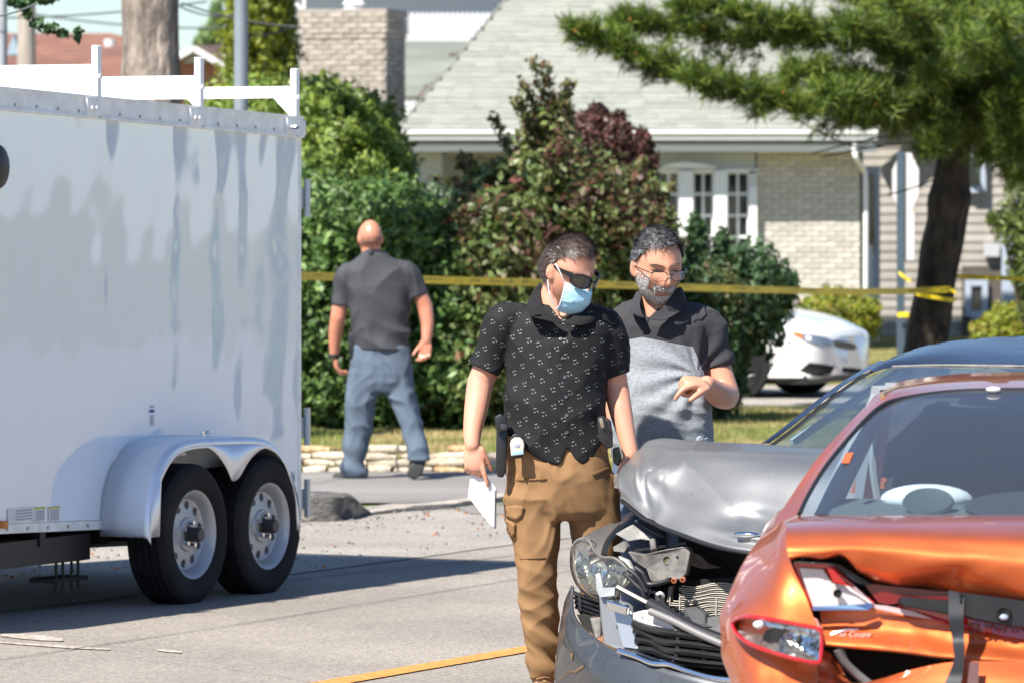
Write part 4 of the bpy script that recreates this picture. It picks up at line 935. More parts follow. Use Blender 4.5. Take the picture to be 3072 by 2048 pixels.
for q in (2.06, 2.12, 2.2, 2.26): b.tube([(q, -.08, .1), (q, -.08, .27)], .008, 6)
TL(b, 'spring_hanger', pmat('rusty_steel', (.03, .026, .022), .7), trailer)
# tandem fender : profile along x
prof = [(2.0, .345), (1.995, .42), (1.975, .52), (1.93, .62), (1.86, .70), (1.77, .755), (1.66, .782), (1.5, .79), (1.2, .785), (.95, .775), (.8, .75), (.7, .70), (.62, .62), (.56, .52), (.52, .42), (.50, .285)]
prof = [Vector((a, 0, c)) for a, c in prof]; pr = catmull(prof, 4)
YW = .27; rows = []
for p in pr:
    rows.append([Vector((p.x, .004, p.z)), Vector((p.x, YW - .035, p.z))] + [Vector((p.x + (1.25 - p.x) * .02 * (1 - math.cos(a)), YW - .035 + .035 * math.sin(a), p.z - .035 * (1 - math.cos(a)))) for a in (.4, .8, 1.2, 1.57)])
TL(MB().grid(rows), 'fender_top', M_fend, trailer, smooth=True, solid=.003, autos=False)
def arch_z(x):
    zs = []
    for c_, r_ in ((1.555, .425), (.83, .385)):
        if abs(x - c_) < r_: zs.append(.335 + math.sqrt(r_ * r_ - (x - c_) ** 2))
    z = max(zs) if zs else (.345 if x > 1.3 else .285)
    return z
rows = []
xs = np.linspace(1.985, .51, 90)
def prof_z(x):
    for i in range(len(pr) - 1):
        a, c = pr[i], pr[i + 1]
        if (a.x - x) * (c.x - x) <= 0 and abs(a.x - c.x) > 1e-9: return a.z + (c.z - a.z) * (a.x - x) / (a.x - c.x)
    return .4
for x in xs:
    top = prof_z(x) - .035; lo = max(arch_z(x), .0)
    if 1.08 < x < 1.29: lo = max(lo, .572 + 5.0 * (x - 1.187) ** 2)
    lo = min(lo, top - .012); 
    if x > 1.9 or x < .55: lo = min(lo, (.30 if x < 1 else .345))
    rows.append([Vector((x, YW, top)), Vector((x, YW, (top + lo) / 2)), Vector((x, YW, lo))])
TL(MB().grid(rows), 'fender_skirt', M_fend, trailer, smooth=True, solid=.003, autos=False)
b = MB(); b.bb(.60, 1.90, -.012, .003, .33, .62); TL(b, 'wheel_well', M_black, trailer)
b = MB(); b.tube([(1.25, YW * .5, .785), (1.25, YW * .5, .81)], .012, 8); b.ell((1.2, YW * .5, .805), (.03, .012, .01), 8, 6); TL(b, 'fender_bolt', MATS['chrome0'], trailer, smooth=True)
# wheels
M_tyre = pmat('tyre_rubber', (.012, .012, .013), .8, spec=.25, var=.25, vscale=6, bump=.3, bscale=30)
M_rim = pmat('grey_rim', (.42, .43, .45), .4, metal=.4)
def wheel(parent, c, axis, Rt, wt, Rr, name='wheel', holes=10, treads=4, rimmat=None, world=True):
    ax = Vector(axis).normalized(); c = Vector(c); h = wt / 2
    pf = [(Rr, -h * .8), (Rr + .012, -h * .95), (Rr + .04, -h), (Rt - .05, -h), (Rt - .02, -h * .92), (Rt - .006, -h * .8)]
    for i in range(treads):
        a = -h * .72 + i * (h * 1.44) / treads; b_ = a + (h * 1.44) / treads * .78
        pf += [(Rt, a), (Rt, b_), (Rt - .009, b_ + .001), (Rt - .009, a + (h * 1.44) / treads - .001)]
    pf += [(Rt - .002, h * .75), (Rt - .012, h * .86), (Rt - .03, h * .96), (Rt - .05, h), (Rt - .056, h * .985), (Rr + .05, h), (Rr + .04, h * .985), (Rr + .012, h * .95), (Rr, h * .8)]
    w_ = MB().lathe(pf, c, ax, 64).build(name, M_tyre, parent, smooth=True, world=world, autos=50)
    rm = MB(); rm.lathe([(Rr + .002, -h * .8), (Rr - .005, -h * .7), (Rr - .03, -h * .4), (Rr - .03, h * .3), (Rr - .012, h * .62), (Rr + .006, h * .8), (Rr + .012, h * .86), (Rr + .004, h * .9), (Rr - .008, h * .84), (Rr - .02, h * .62), (Rr - .035, h * .3)], c, ax, 56)
    rm.build('rim', rimmat or M_rim, w_, smooth=True, world=world)
    # disc with holes
    d0 = h * .25; me_d = MB().lathe([(.0, d0 + .03), (.062, d0 + .032), (.075, d0 + .03), (.082, d0 + .02), (Rr * .74, d0 + .012), (Rr * .82, d0 + .02), (Rr - .03, d0 + .005), (Rr - .03, d0 - .006), (.0, d0 - .006)], c, ax, 72)
    disc = me_d.build('rim_disc', rimmat or M_rim, w_, smooth=False, world=world)
    if holes:
        u = ax.cross(Vector((0, 0, 1))).normalized(); v = ax.cross(u); cut = MB()
        for k in range(holes):
            a = 2 * math.pi * k / holes + .2; q = c + (u * math.cos(a) + v * math.sin(a)) * Rr * .68; cut.tube([q - ax * .1, q + ax * .2], Rr * .105, 14, flat=1)
        co = cut.build('cutter', None, None, world=False)
        if world is not False: pass
        co.parent = parent; 
        if world: co.data.transform(ROOT[disc.name].inverted())
        md = disc.modifiers.new('b', 'BOOLEAN'); md.object = co; md.operation = 'DIFFERENCE'; md.solver = 'EXACT'
        dg = bpy.context.evaluated_depsgraph_get(); dg.update(); m2 = bpy.data.meshes.new_from_object(disc.evaluated_get(dg)); disc.modifiers.clear(); disc.data = m2
        bpy.data.objects.remove(co)
        m2.polygons.foreach_set('use_smooth', [True] * len(m2.polygons)); m2.set_sharp_from_angle(angle=R(25))
    bk = MB().lathe([(0, d0 - .07), (Rr - .03, d0 - .07)], c, ax, 32).build('brake_drum', M_black, w_, world=world)
    return w_, d0
for xx in (1.55, .81):
    w_, d0 = wheel(trailer, (xx, .1675, .335), (0, 1, 0), .337, .205, .205, world=False)
    c = Vector((xx, .1675 + d0, .335))
    TL(MB().lathe([(.0, .105), (.028, .105), (.034, .1), (.036, .04), (.045, .03), (.045, 0)], c, (0, 1, 0), 24), 'hub', pmat('hub_grey%d' % int(xx * 100), (.05, .05, .05), .4, metal=.4), w_, smooth=True)
    b = MB()
    for k in range(5):
        a = 2 * math.pi * k / 5 + .5; q = c + Vector((math.cos(a) * .057, .03, math.sin(a) * .057)); TL(MB().tube([q, q + Vector((0, .028, 0))], .0115, 6), 'lug_nut', MATS['chrome0'], w_)
# side vent cover, marker lamp and stickers
b = MB(); b.lathe([(.0, .05), (.06, .05), (.1, .03), (.11, 0)], (2.96, .005, 2.0), (0, 1, 0), 24); b.v = [(v[0], v[1], 2.02 + (v[2] - 2.0) * 1.0 + .05) for v in b.v]; TL(b, 'side_vent', M_black, trailer, smooth=True)
TL(MB().bb(2.86, 2.905, .006, .03, .43, .465), 'marker_lamp', pmat('amber', (.6, .2, .02), .3), trailer, bevel=.006)
M_stk = pmat('sticker_white', (.72, .73, .72), .5); M_stg = pmat('sticker_print', (.25, .27, .3), .6); M_sty = pmat('sticker_yellow', (.6, .56, .05), .5); M_blue = pmat('sticker_blue', (.03, .12, .32), .5)
def panel_rect(name, x0, x1, z0, z1, m, y=.0055): return TL(MB().bb(x0, x1, y - .0004, y + .0004, z0 + (x0 + x1) / 2 * tl, z1 + (x0 + x1) / 2 * tl), name, m, trailer)
panel_rect('data_plate', 2.60, 2.83, ZB + .052, ZB + .115, M_stk)
for i in range(4): panel_rect('printed_line', 2.62, 2.76, ZB + .062 + i * .013, ZB + .066 + i * .013, M_stg, .0065)
for a in (2.37, 2.5):
    panel_rect('warning_label', a, a + .1, ZB + .05, ZB + .115, M_stk); panel_rect('label_header', a, a + .1, ZB + .106, ZB + .115, M_sty, .0065)
    for i in range(5): panel_rect('printed_line', a + .01, a + .085, ZB + .056 + i * .0095, ZB + .06 + i * .0095, M_stg, .0065)
panel_rect('blue_label', 1.49, 1.53, .86, .875, M_blue)
for i in range(6): panel_rect('printed_line', 1.494, 1.526, .80 + i * .0085, .804 + i * .0085, M_stg)
panel_rect('printed_line', 1.494, 1.526, .885, .892, M_stg)
panel_rect('rear_label', .075, .10, .50, .56, M_stk); panel_rect('printed_line', .08, .095, .51, .545, M_stg, .0065)
# ---------------------------------------------------------------- cars
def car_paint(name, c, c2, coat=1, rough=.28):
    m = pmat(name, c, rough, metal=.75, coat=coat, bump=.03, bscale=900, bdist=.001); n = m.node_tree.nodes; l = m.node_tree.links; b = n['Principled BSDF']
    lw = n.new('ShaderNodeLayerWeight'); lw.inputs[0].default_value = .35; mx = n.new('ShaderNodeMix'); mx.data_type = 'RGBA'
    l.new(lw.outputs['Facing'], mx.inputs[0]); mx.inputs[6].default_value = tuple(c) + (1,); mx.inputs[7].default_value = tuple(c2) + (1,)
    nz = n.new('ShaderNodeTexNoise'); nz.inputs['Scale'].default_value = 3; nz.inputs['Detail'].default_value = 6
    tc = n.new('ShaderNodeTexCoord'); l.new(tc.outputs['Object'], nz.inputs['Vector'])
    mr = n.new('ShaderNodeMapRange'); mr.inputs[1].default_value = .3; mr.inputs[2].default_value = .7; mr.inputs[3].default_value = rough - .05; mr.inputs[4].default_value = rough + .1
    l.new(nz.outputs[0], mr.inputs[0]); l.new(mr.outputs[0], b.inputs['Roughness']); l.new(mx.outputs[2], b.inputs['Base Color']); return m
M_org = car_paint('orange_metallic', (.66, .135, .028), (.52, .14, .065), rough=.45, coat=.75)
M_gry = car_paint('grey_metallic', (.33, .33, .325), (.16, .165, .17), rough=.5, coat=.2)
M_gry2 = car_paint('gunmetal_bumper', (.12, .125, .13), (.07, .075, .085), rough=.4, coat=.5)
M_blu = car_paint('sky_tinted_grey', (.035, .033, .045), (.04, .037, .052), rough=.25, coat=.4)  # grey paint for the roof, reflected sky blue put into its colour
M_wcar = pmat('white_car_paint', (.80, .80, .79), .2, coat=1)
def glassmat(name, tint, refl=.5):
    m = bpy.data.materials.new(name); m.use_nodes = True; n = m.node_tree.nodes; l = m.node_tree.links; n.remove(n['Principled BSDF'])
    t = n.new('ShaderNodeBsdfTransparent'); t.inputs[0].default_value = tuple(tint) + (1,); g = n.new('ShaderNodeBsdfGlossy'); g.inputs['Roughness'].default_value = .02; g.inputs[0].default_value = (.9, .95, 1, 1)
    f = n.new('ShaderNodeFresnel'); f.inputs[0].default_value = 1.5 + refl * .4; x = n.new('ShaderNodeMixShader')
    d = n.new('ShaderNodeBsdfDiffuse'); d.inputs[0].default_value = (.45, .53, .62, 1); x2 = n.new('ShaderNodeMixShader'); x2.inputs[0].default_value = .05   # thin bluish veil, haze put into the glass shader
    l.new(f.outputs[0], x.inputs[0]); l.new(t.outputs[0], x.inputs[1]); l.new(g.outputs[0], x.inputs[2]); l.new(x.outputs[0], x2.inputs[1]); l.new(d.outputs[0], x2.inputs[2]); l.new(x2.outputs[0], n['Material Output'].inputs[0]); return m
M_cglass = glassmat('car_glass', (.74, .84, .88)); M_dglass = pmat('dark_glass', (.01, .012, .015), .04, spec=.8)
M_cloth = pmat('seat_cloth', (.02, .022, .028), .9); M_chrome = pmat('chrome_part', (.75, .76, .78), .12, metal=1)
M_redl = pmat('red_lens', (.42, .008, .006), .12, coat=1, spec=.7); M_dark = pmat('engine_dark', (.010, .010, .011), .7)
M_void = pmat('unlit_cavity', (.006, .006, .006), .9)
M_brk = pmat('dusty_bracket', (.13, .12, .11), .7, var=.3, vscale=18, bump=.3, bscale=60)
M_blk = pmat('black_trim', (.016, .016, .018), .38, var=.2, vscale=10)
class Frame:
    def __init__(s, O, ang):       # ang: angle of local +X (car axis used for 'a') from world +Y, clockwise
        s.O = Vector((O[0], O[1], 0)); s.A = Vector((math.sin(ang), math.cos(ang), 0)); s.B = Vector((-math.cos(ang), math.sin(ang), 0))
        s.M = Matrix.Translation(s.O) @ Matrix((s.A, s.B, Vector((0, 0, 1)))).transposed().to_4x4()
    def P(s, px, py, a):
        k = (px - CX) / F; b = (k * (s.O.y + a * s.A.y) - s.O.x - a * s.A.x) / (s.B.x - k * s.B.y)
        D = s.O.y + a * s.A.y + b * s.B.y; return Vector((a, b, H - (py - HY) * D / F))
    def C(s, py, a):
        D = s.O.y + a * s.A.y; return Vector((a, 0, H - (py - HY) * D / F))
def mirror_join(b):
    n = len(b.v); b.v += [(x, -y, z) for x, y, z in b.v]; b.f += [tuple(i + n for i in f)[::-1] for f in list(b.f)]; return b
L_ = lambda b, *a, **k: b.build(*a, world=False, **k)
def L2(b, *a, **k):
    c = MB(); c.v = [(x, -y, z) for x, y, z in b.v]; c.f = [tuple(f)[::-1] for f in b.f]; L_(b, *a, **k); return L_(c, *a, **k)
def crump(rows, amp, sc, seed=0):
    for r_ in rows:
        for v in r_:
            q = v * sc + Vector((seed, seed * 2, 0)); d_ = noise.noise(q) + .5 * noise.noise(q * 2.3)
            v.x += amp * (abs(d_) - .25); v.z += amp * .3 * noise.noise(q + Vector((9, 0, 0)))
    return rows
def decal(name, fr, root, target, poly, mat, parent, off=.003, cuts=2, thick=0):
    """flat mark or lens laid on the real surface of target"""
    me = target.data; bv = BVHTree.FromPolygons([v.co for v in me.vertices], [tuple(p.vertices) for p in me.polygons])
    bm = bmesh.new(); bm.faces.new([bm.verts.new((x_, y_, 0)) for x_, y_ in poly]); bmesh.ops.triangulate(bm, faces=bm.faces)
    if cuts: bmesh.ops.subdivide_edges(bm, edges=bm.edges, cuts=cuts, use_grid_fill=True)
    inv = ROOT[root.name].inverted(); o_ = inv @ Vector((0, 0, H)); ok = None
    for v in bm.verts:
        d = ((inv @ W(v.co.x, v.co.y, 30)) - o_).normalized(); h_ = bv.ray_cast(o_, d)
        if h_[0] is None:
            h_ = bv.find_nearest(inv @ W(v.co.x, v.co.y, (ok or Vector((0, 0, 0))).length or 20)) if ok is None else (ok_pos, None, None, None)
        p = h_[0]; ok_pos = p; ok = p; nn = h_[1] if h_[1] else -d
        if nn.dot(d) > 0: nn = -nn
        v.co = p + nn * off - d * off * .3
    m2 = bpy.data.meshes.new(name); bm.to_mesh(m2); bm.free(); o = link(name, m2, mat, parent, world=False)
    if thick:
        mesh_obj_modify(o, [('SOLIDIFY', {'thickness': thick, 'offset': 0})])
    return o
def lower_body(root, mat, a0, a1, wd, zt0, zt1, zb=.22, name='body', rows_extra=None):
    st = []
    n_ = 10
    for i in range(n_ + 1):
        t = i / n_; a = a0 + (a1 - a0) * t; zt = zt0 + (zt1 - zt0) * t; e = (1 - abs(2 * t - 1) ** 5 * .18); w_ = wd * e
        st.append([Vector((a, 0, zt)), Vector((a, w_ * .6, zt)), Vector((a, w_ * .92, zt - .05)), Vector((a, w_, zt - .18)), Vector((a, w_ * 1.01, .5)), Vector((a, w_, .3)), Vector((a, w_ * .94, zb)), Vector((a, 0, zb))])
    b = MB(); g = patch(st, 2, 2); b.grid(g); b.f.append(tuple(range(len(g[0])))); b.f.append(tuple((len(g) - 1) * len(g[0]) + k for k in range(len(g[0])))[::-1])
    return L_(mirror_join(b), name, mat, root, smooth=True)

# ======================= orange coupe, seen from behind =======================
fo = Frame((1.42, 14.2), R(6)); P = fo.P
orange = thing('crashed_orange_car', 'metallic orange coupe with smashed rear lamps, buckled boot lid and exposed black bar', 'car', M=fo.M)
# roof, C pillar and quarter
pil = [[P(*q) for q in r_] for r_ in [
 [(2318, 1570, .80), (2355, 1560, .76), (2396, 1543, .75)], [(2361, 1506, .95), (2390, 1498, .93), (2424, 1486, .9)],
 [(2408, 1435, 1.12), (2438, 1424, 1.12), (2471, 1407, 1.1)], [(2463, 1360, 1.32), (2495, 1348, 1.32), (2527, 1336, 1.28)],
 [(2527, 1290, 1.52), (2560, 1277, 1.5), (2590, 1265, 1.45)], [(2598, 1217, 1.75), (2625, 1210, 1.68), (2645, 1217, 1.58)],
 [(2653, 1170, 1.95), (2690, 1172, 1.8), (2705, 1195, 1.63)], [(2843, 1134, 2.3), (2843, 1146, 2.0), (2843, 1174, 1.66)], [(3000, 1125, 2.4), (3000, 1140, 2.0), (3000, 1168, 1.66)]]]
pil.append([fo.C(1123, 2.4), fo.C(1138, 2.0), fo.C(1168, 1.66)])
g = patch(pil, 5, 5); b = MB().grid(g)
# roof forward of the visible crown
rf = [[v for v in [r_[0]]] + [Vector((2.7, r_[0].y * .97, r_[0].z - .0)), Vector((3.0, r_[0].y * .92, r_[0].z - .05))] for r_ in g[30:]]
b.grid(rf); L_(mirror_join(b), 'roof', M_org, orange, smooth=True, autos=False)
L_(MB().tube([P(2645, 1185, 1.75), P(2700, 1162, 1.98)], .009, 6), 'roof_moulding', pmat('worn_moulding', (.2, .18, .12), .7), orange, smooth=True)
L_(MB().ell(P(2980, 1167, 1.62), (.012, .022, .008)), 'washer_nozzle', M_wtrim, orange, smooth=True)
quar = [[P(*q) for q in r_] for r_ in [
 [(2318, 1570, .80), (2330, 1567, .6), (2345, 1564, .4), (2360, 1562, .3)],
 [(2265, 1632, .62), (2300, 1628, .42), (2335, 1632, .22), (2364, 1650, .12)],
 [(2222, 1700, .5), (2275, 1698, .3), (2330, 1700, .12), (2380, 1705, .06)],
 [(2178, 1800, .38), (2235, 1795, .2), (2325, 1780, .05), (2418, 1790, .02)],
 [(2158, 1850, .3), (2205, 1845, .15), (2325, 1850, .02), (2444, 1860, .0)],
 [(2163, 1905, .24), (2208, 1915, .1), (2325, 1915, .0), (2468, 1915, -.01)],
 [(2166, 1970, .2), (2225, 1975, .05), (2330, 1985, -.03), (2455, 1990, -.02)],
 [(2195, 2060, .15), (2240, 2070, .0), (2330, 2080, -.06), (2455, 2080, -.05)],
 [(2205, 2200, .15), (2250, 2210, .02), (2330, 2210, -.04), (2455, 2210, -.04)], [(2230, 2340, .3), (2260, 2340, .2), (2330, 2345, .1), (2455, 2345, .05)]]]
g = patch(quar, 7, 5)
for i, r_ in enumerate(g):
    t = i / len(g)
    if t > .45: crump([r_], .02 * min(1, (t - .45) * 5), 7, 3)
b = MB().grid(g)
# side skin running forward out of sight
sd_ = [[v, Vector((1.4, max(v.y, .8) * 1.0 if v.z < .95 else v.y + .02, v.z)), Vector((2.6, max(v.y, .83) if v.z < .95 else v.y, v.z - .02))] for v in [r_[0] for r_ in g]]
b.grid(sd_); quarter = L_(mirror_join(b), 'quarter_panel', M_org, orange, smooth=True, autos=False)
# boot lid rolled and buckled
lid = [
 [P(2398, 1547, .74), P(2513, 1544, .73), P(2650, 1543, .72), P(2850, 1543, .71), P(3000, 1543, .7), fo.C(1543, .7)],
 [P(2360, 1563, .34), P(2500, 1554, .36), P(2650, 1552, .38), P(2850, 1552, .38), P(3000, 1553, .38), fo.C(1554, .38)],
 [P(2357, 1588, .12), P(2500, 1586, .12), P(2650, 1586, .12), P(2850, 1594, .12), P(3000, 1600, .12), fo.C(1606, .12)],
 [P(2359, 1630, .035), P(2505, 1628, .035), P(2650, 1634, .04), P(2860, 1646, .045), P(3000, 1656, .045), fo.C(1664, .045)],
 [P(2364, 1662, .012), P(2510, 1656, .02), P(2640, 1676, .03), P(2850, 1692, .03), P(3000, 1708, .03), fo.C(1722, .03)],
 [P(2370, 1680, .03), P(2516, 1668, .03), P(2618, 1735, .08), P(2730, 1745, .08), P(2980, 1786, .08), fo.C(1806, .08)],
 [P(2374, 1683, .12), P(2520, 1674, .12), P(2622, 1748, .14), P(2735, 1756, .14), P(2985, 1794, .14), fo.C(1812, .14)]]
g = patch(lid, 8, 6)
n_r = len(g)
for i, r_ in enumerate(g):
    for j, v in enumerate(r_):
        t = i / n_r; s_ = j / len(r_)
        if t > .55:
            wgt = min(1, (t - .55) * 4); v.x += wgt * .022 * noise.noise(Vector((s_ * 7, t * 6, 2))) ; v.z += wgt * .012 * noise.noise(Vector((s_ * 12, t * 3, 5)))
        v.x += .004 * noise.noise(Vector((s_ * 5, t * 4, 8)))
L_(mirror_join(MB().grid(g)), 'boot_lid', M_org, orange, smooth=True, autos=False)
# lower rear skin of the lid
q_ = [
 [P(2458, 1824, .1), P(2620, 1815, .1), P(2750, 1836, .1), P(2885, 1884, .09), P(3000, 1904, .09), fo.C(1926, .09)],
 [P(2466, 1880, .085), P(2620, 1880, .09), P(2750, 1900, .08), P(2870, 1926, .07), P(3000, 1942, .07), fo.C(1958, .07)],
 [P(2470, 1930, .04), P(2637, 1944, .03), P(2750, 1958, .03), P(2860, 1972, .03), P(3000, 1980, .03), fo.C(1990, .03)],
 [P(2470, 1938, .08), P(2637, 1951, .07), P(2750, 1964, .07), P(2860, 1979, .07), P(3000, 1987, .07), fo.C(1997, .07)]]
g = patch(q_, 6, 6); crump(g, .008, 9, 1)
rearskin = L_(mirror_join(MB().grid(g)), 'boot_rear_panel', M_org, orange, smooth=True, autos=False)
# bumper skin
u_ = [
 [P(2462, 1950, .05), P(2490, 1958, .06), P(2520, 1990, .09), P(2556, 2046, .06), P(2640, 2035, .0), P(2740, 2006, -.02), P(2860, 1984, -.03), P(3000, 1982, -.03), fo.C(1984, -.03)],
 [P(2455, 2010, .0), P(2490, 2010, .03), P(2530, 2040, .03), P(2570, 2062, -.01), P(2650, 2060, -.05), P(2740, 2050, -.07), P(2860, 2045, -.08), P(3000, 2046, -.09), fo.C(2050, -.09)],
 [P(2450, 2090, -.04), P(2490, 2090, -.05), P(2540, 2110, -.07), P(2590, 2120, -.08), P(2680, 2120, -.1), P(2760, 2120, -.12), P(2870, 2120, -.12), P(3000, 2122, -.12), fo.C(2124, -.12)],
 [P(2450, 2330, .0), P(2490, 2330, -.02), P(2540, 2340, -.03), P(2590, 2345, -.04), P(2680, 2345, -.05), P(2760, 2345, -.06), P(2870, 2345, -.06), P(3000, 2345, -.06), fo.C(2345, -.06)]]
g = patch(u_, 5, 7)
for r_ in g:
    for v in r_:
        wgt = max(0, min(1, (v.y - .42) / .15)); q = v * 16; v.x += wgt * .022 * (abs(noise.noise(q)) * 2 - .5)
L_(mirror_join(MB().grid(g)), 'rear_bumper', M_org, orange, smooth=True, autos=False)
L_(MB().tube(catmull([P(2512, 1946, .05), P(2535, 1985, .06), P(2570, 2020, .07), P(2610, 2052, .07)], 5), .012, 8), 'boot_seal', pmat('grey_seal', (.12, .12, .12), .7), orange, smooth=True)
# dark cavity behind
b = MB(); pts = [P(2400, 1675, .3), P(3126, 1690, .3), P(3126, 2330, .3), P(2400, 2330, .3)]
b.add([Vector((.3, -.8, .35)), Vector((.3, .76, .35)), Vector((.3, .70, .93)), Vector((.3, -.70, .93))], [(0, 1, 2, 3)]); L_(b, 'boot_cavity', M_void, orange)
def pl_(name, pts, mat, th=.006, parent=None, bevel=0):
    v = [P(*p) if len(p) == 3 else fo.C(*p) for p in pts]; nrm = Vector((1, 0, 0)) * th
    return L_(MB().prism(v, nrm), name, mat, parent or orange, bevel=bevel)
# black bar, red strips, strap
pl_('black_bar', [(2700, 1790, .05), (2735, 1792, .05), (2850, 1800, .05), (2880, 1776, .05), (3000, 1792, .05), (3160, 1812, .05), (3160, 1890, .05), (3000, 1868, .05), (2880, 1845, .05), (2712, 1815, .05), (2690, 1806, .06)], M_blk, .02)
pl_('red_strip', [(2590, 1748, .085), (2700, 1760, .085), (2850, 1775, .085), (2850, 1800, .085), (2730, 1797, .085), (2700, 1808, .085), (2660, 1812, .085), (2635, 1806, .085)], pmat('dark_red_lens', (.16, .008, .008), .25, coat=.6), .012)
pl_('red_strip', [(2690, 1814, .088), (2760, 1826, .085), (2890, 1850, .08), (3000, 1870, .08), (3160, 1893, .08), (3160, 1932, .075), (3000, 1904, .075), (2890, 1884, .08), (2800, 1856, .08), (2740, 1836, .085)], M_redl, .012)
pl_('white_lens_sliver', [(2622, 1812, .078), (2660, 1816, .078), (2740, 1832, .078), (2802, 1856, .078), (2740, 1848, .078), (2660, 1832, .078), (2626, 1824, .078)], pmat('pink_lens', (.55, .4, .4), .2), .006)
m_ = Matrix((Vector((0, -1, 0)), Vector((0, 0, 1)), Vector((-1, 0, 0)))).transposed().to_4x4()
c_ = P(2905, 1897, .066); text_mesh('lettering', 'SUNFIRE', .038, fo.M @ Matrix.Translation(c_) @ Matrix.Rotation(-.045, 4, 'X') @ m_ @ Matrix.Diagonal((1.25, 1, 1, 1)), pmat('letter_red', (.14, .004, .004), .3), orange, extrude=.0015, bold=.001)
g = [[P(2846, 1768, -.0), P(2846, 1850, -.03), P(2857, 1920, -.04), P(2862, 1975, -.1), P(2846, 2020, -.15), P(2828, 2060, -.17)], [P(2895, 1782, -.0), P(2890, 1850, -.03), P(2893, 1920, -.04), P(2893, 1975, -.1), P(2888, 2020, -.15), P(2880, 2060, -.17)]]
L_(MB().grid(patch(g, 6, 2)), 'black_strap', M_blk, orange, smooth=True, solid=.012)
L_(MB().add([P(2875, 1778, -.012), P(2893, 1784, -.0), P(2893, 1840, .01), P(2878, 1800, -.02)], [(0, 1, 2, 3)]), 'strap_fold', M_black, orange, solid=.004)
pl_('dark_slot', [(2910, 1984, -.1), (2938, 1984, -.1), (2935, 2060, -.15), (2900, 2060, -.15)], pmat('slot_red', (.06, .01, .008), .4), .004)
b = MB(); c_ = P(3010, 1840, .045); b.lathe([(.022, 0), (.018, -.006), (.012, -.002), (0, .002)], c_, (1, 0, 0), 20); L_(b, 'lock_hole', M_void, orange, smooth=True)
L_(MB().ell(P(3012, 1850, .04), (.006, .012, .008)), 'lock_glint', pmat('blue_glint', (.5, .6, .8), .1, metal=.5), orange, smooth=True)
# upper lamp, lens broken open
LW = pmat('broken_lamp_white', (.62, .54, .52), .3, c2=(.7, .64, .62), vscale=14, coat=.4)
up_l = pl_('tail_lamp', [(2380, 1686, .06), (2472, 1690, .07), (2500, 1696, .08), (2560, 1750, .09), (2624, 1806, .09), (2615, 1828, .09), (2438, 1830, .07), (2400, 1755, .06)], M_redl, .05)
pl_('lamp_interior', [(2398, 1702, .045), (2468, 1706, .055), (2496, 1748, .062), (2565, 1760, .07), (2620, 1810, .075), (2590, 1818, .07), (2440, 1820, .055), (2425, 1780, .05)], LW, .006, up_l)
pl_('lamp_shard', [(2398, 1698, .035), (2480, 1702, .04), (2500, 1745, .045), (2560, 1760, .05), (2600, 1795, .06), (2540, 1752, .05), (2500, 1706, .045), (2480, 1690, .04), (2396, 1688, .035)], M_redl, .006, up_l)
pl_('chrome_edge', [(2438, 1818, .045), (2560, 1812, .05), (2616, 1808, .06), (2622, 1816, .06), (2605, 1828, .05), (2438, 1829, .04)], M_chrome, .006, up_l)
L_(MB().lathe([(.012, 0), (.010, .006), (0, .006)], P(2513, 1779, .045), (1, 0, 0), 16), 'bulb_hole', M_void, up_l, smooth=True)
L_(MB().prism([P(2495, 1688, .05), P(2520, 1694, .05), P(2616, 1752, .07), P(2600, 1756, .07), P(2560, 1742, .06)], (.01, 0, 0)), 'dark_gap_seal', M_blk, orange)
# lower lamp
ol = [(2197, 1863, .17), (2214, 1851, .12), (2235, 1846, .08), (2265, 1846, .04), (2330, 1856, .0), (2400, 1870, -.02), (2443, 1878, -.03), (2464, 1888, -.035), (2468, 1910, -.035), (2466, 1950, -.045), (2462, 1976, -.05), (2450, 1984, -.055), (2380, 1970, -.05), (2307, 1948, -.03), (2250, 1925, .02), (2212, 1895, .09)]
op = [P(*q) + Vector((-.040, 0, 0)) for q in ol]; loop = catmull(op + [op[0]], 4)
rim = L_(MB().tube(loop, .0058, 8, caps=False), 'tail_lamp', M_redl, orange, smooth=True)
rim_label = None
cc = sum(op, Vector()) / len(op); b = MB(); rings = []
for f_, dp in ((1, .004), (.86, .02), (.5, .026), (.2, .024), (.0, .022)):
    rings.append([cc.lerp(v, f_) + Vector((dp + .006 * noise.noise(v * 30 * (1.2 - f_)), 0, 0)) for v in loop])
L_(b.grid(rings), 'reflector', pmat('lamp_chrome', (.72, .72, .70), .16, metal=1, bump=.5, bscale=22, bdist=.02), rim, smooth=True, autos=False)
L_(MB().add([P(2288, 1916, -.045), P(2300, 1890, -.045), P(2322, 1880, -.045), P(2366, 1888, -.055), P(2345, 1905, -.055), P(2335, 1926, -.055), P(2308, 1928, -.045)], [(0, 1, 2, 3, 4, 5, 6)]), 'socket', M_void, rim, solid=.01)
L_(MB().ell(P(2275, 1872, -.02), (.012, .014, .010)), 'bulb', M_wtrim, rim, smooth=True); L_(MB().ell(P(2397, 1918, -.065), (.01, .008, .012)), 'socket_pin', M_dark, rim, smooth=True)
b = MB(); b.prism([P(2440, 1850, -.04), P(2452, 1856, -.045), P(2464, 1882, -.045), P(2456, 1886, -.04)], (.004, 0, 0)); L_(b, 'lens_shard', pmat('orange_pink', (.6, .25, .2), .2), orange)
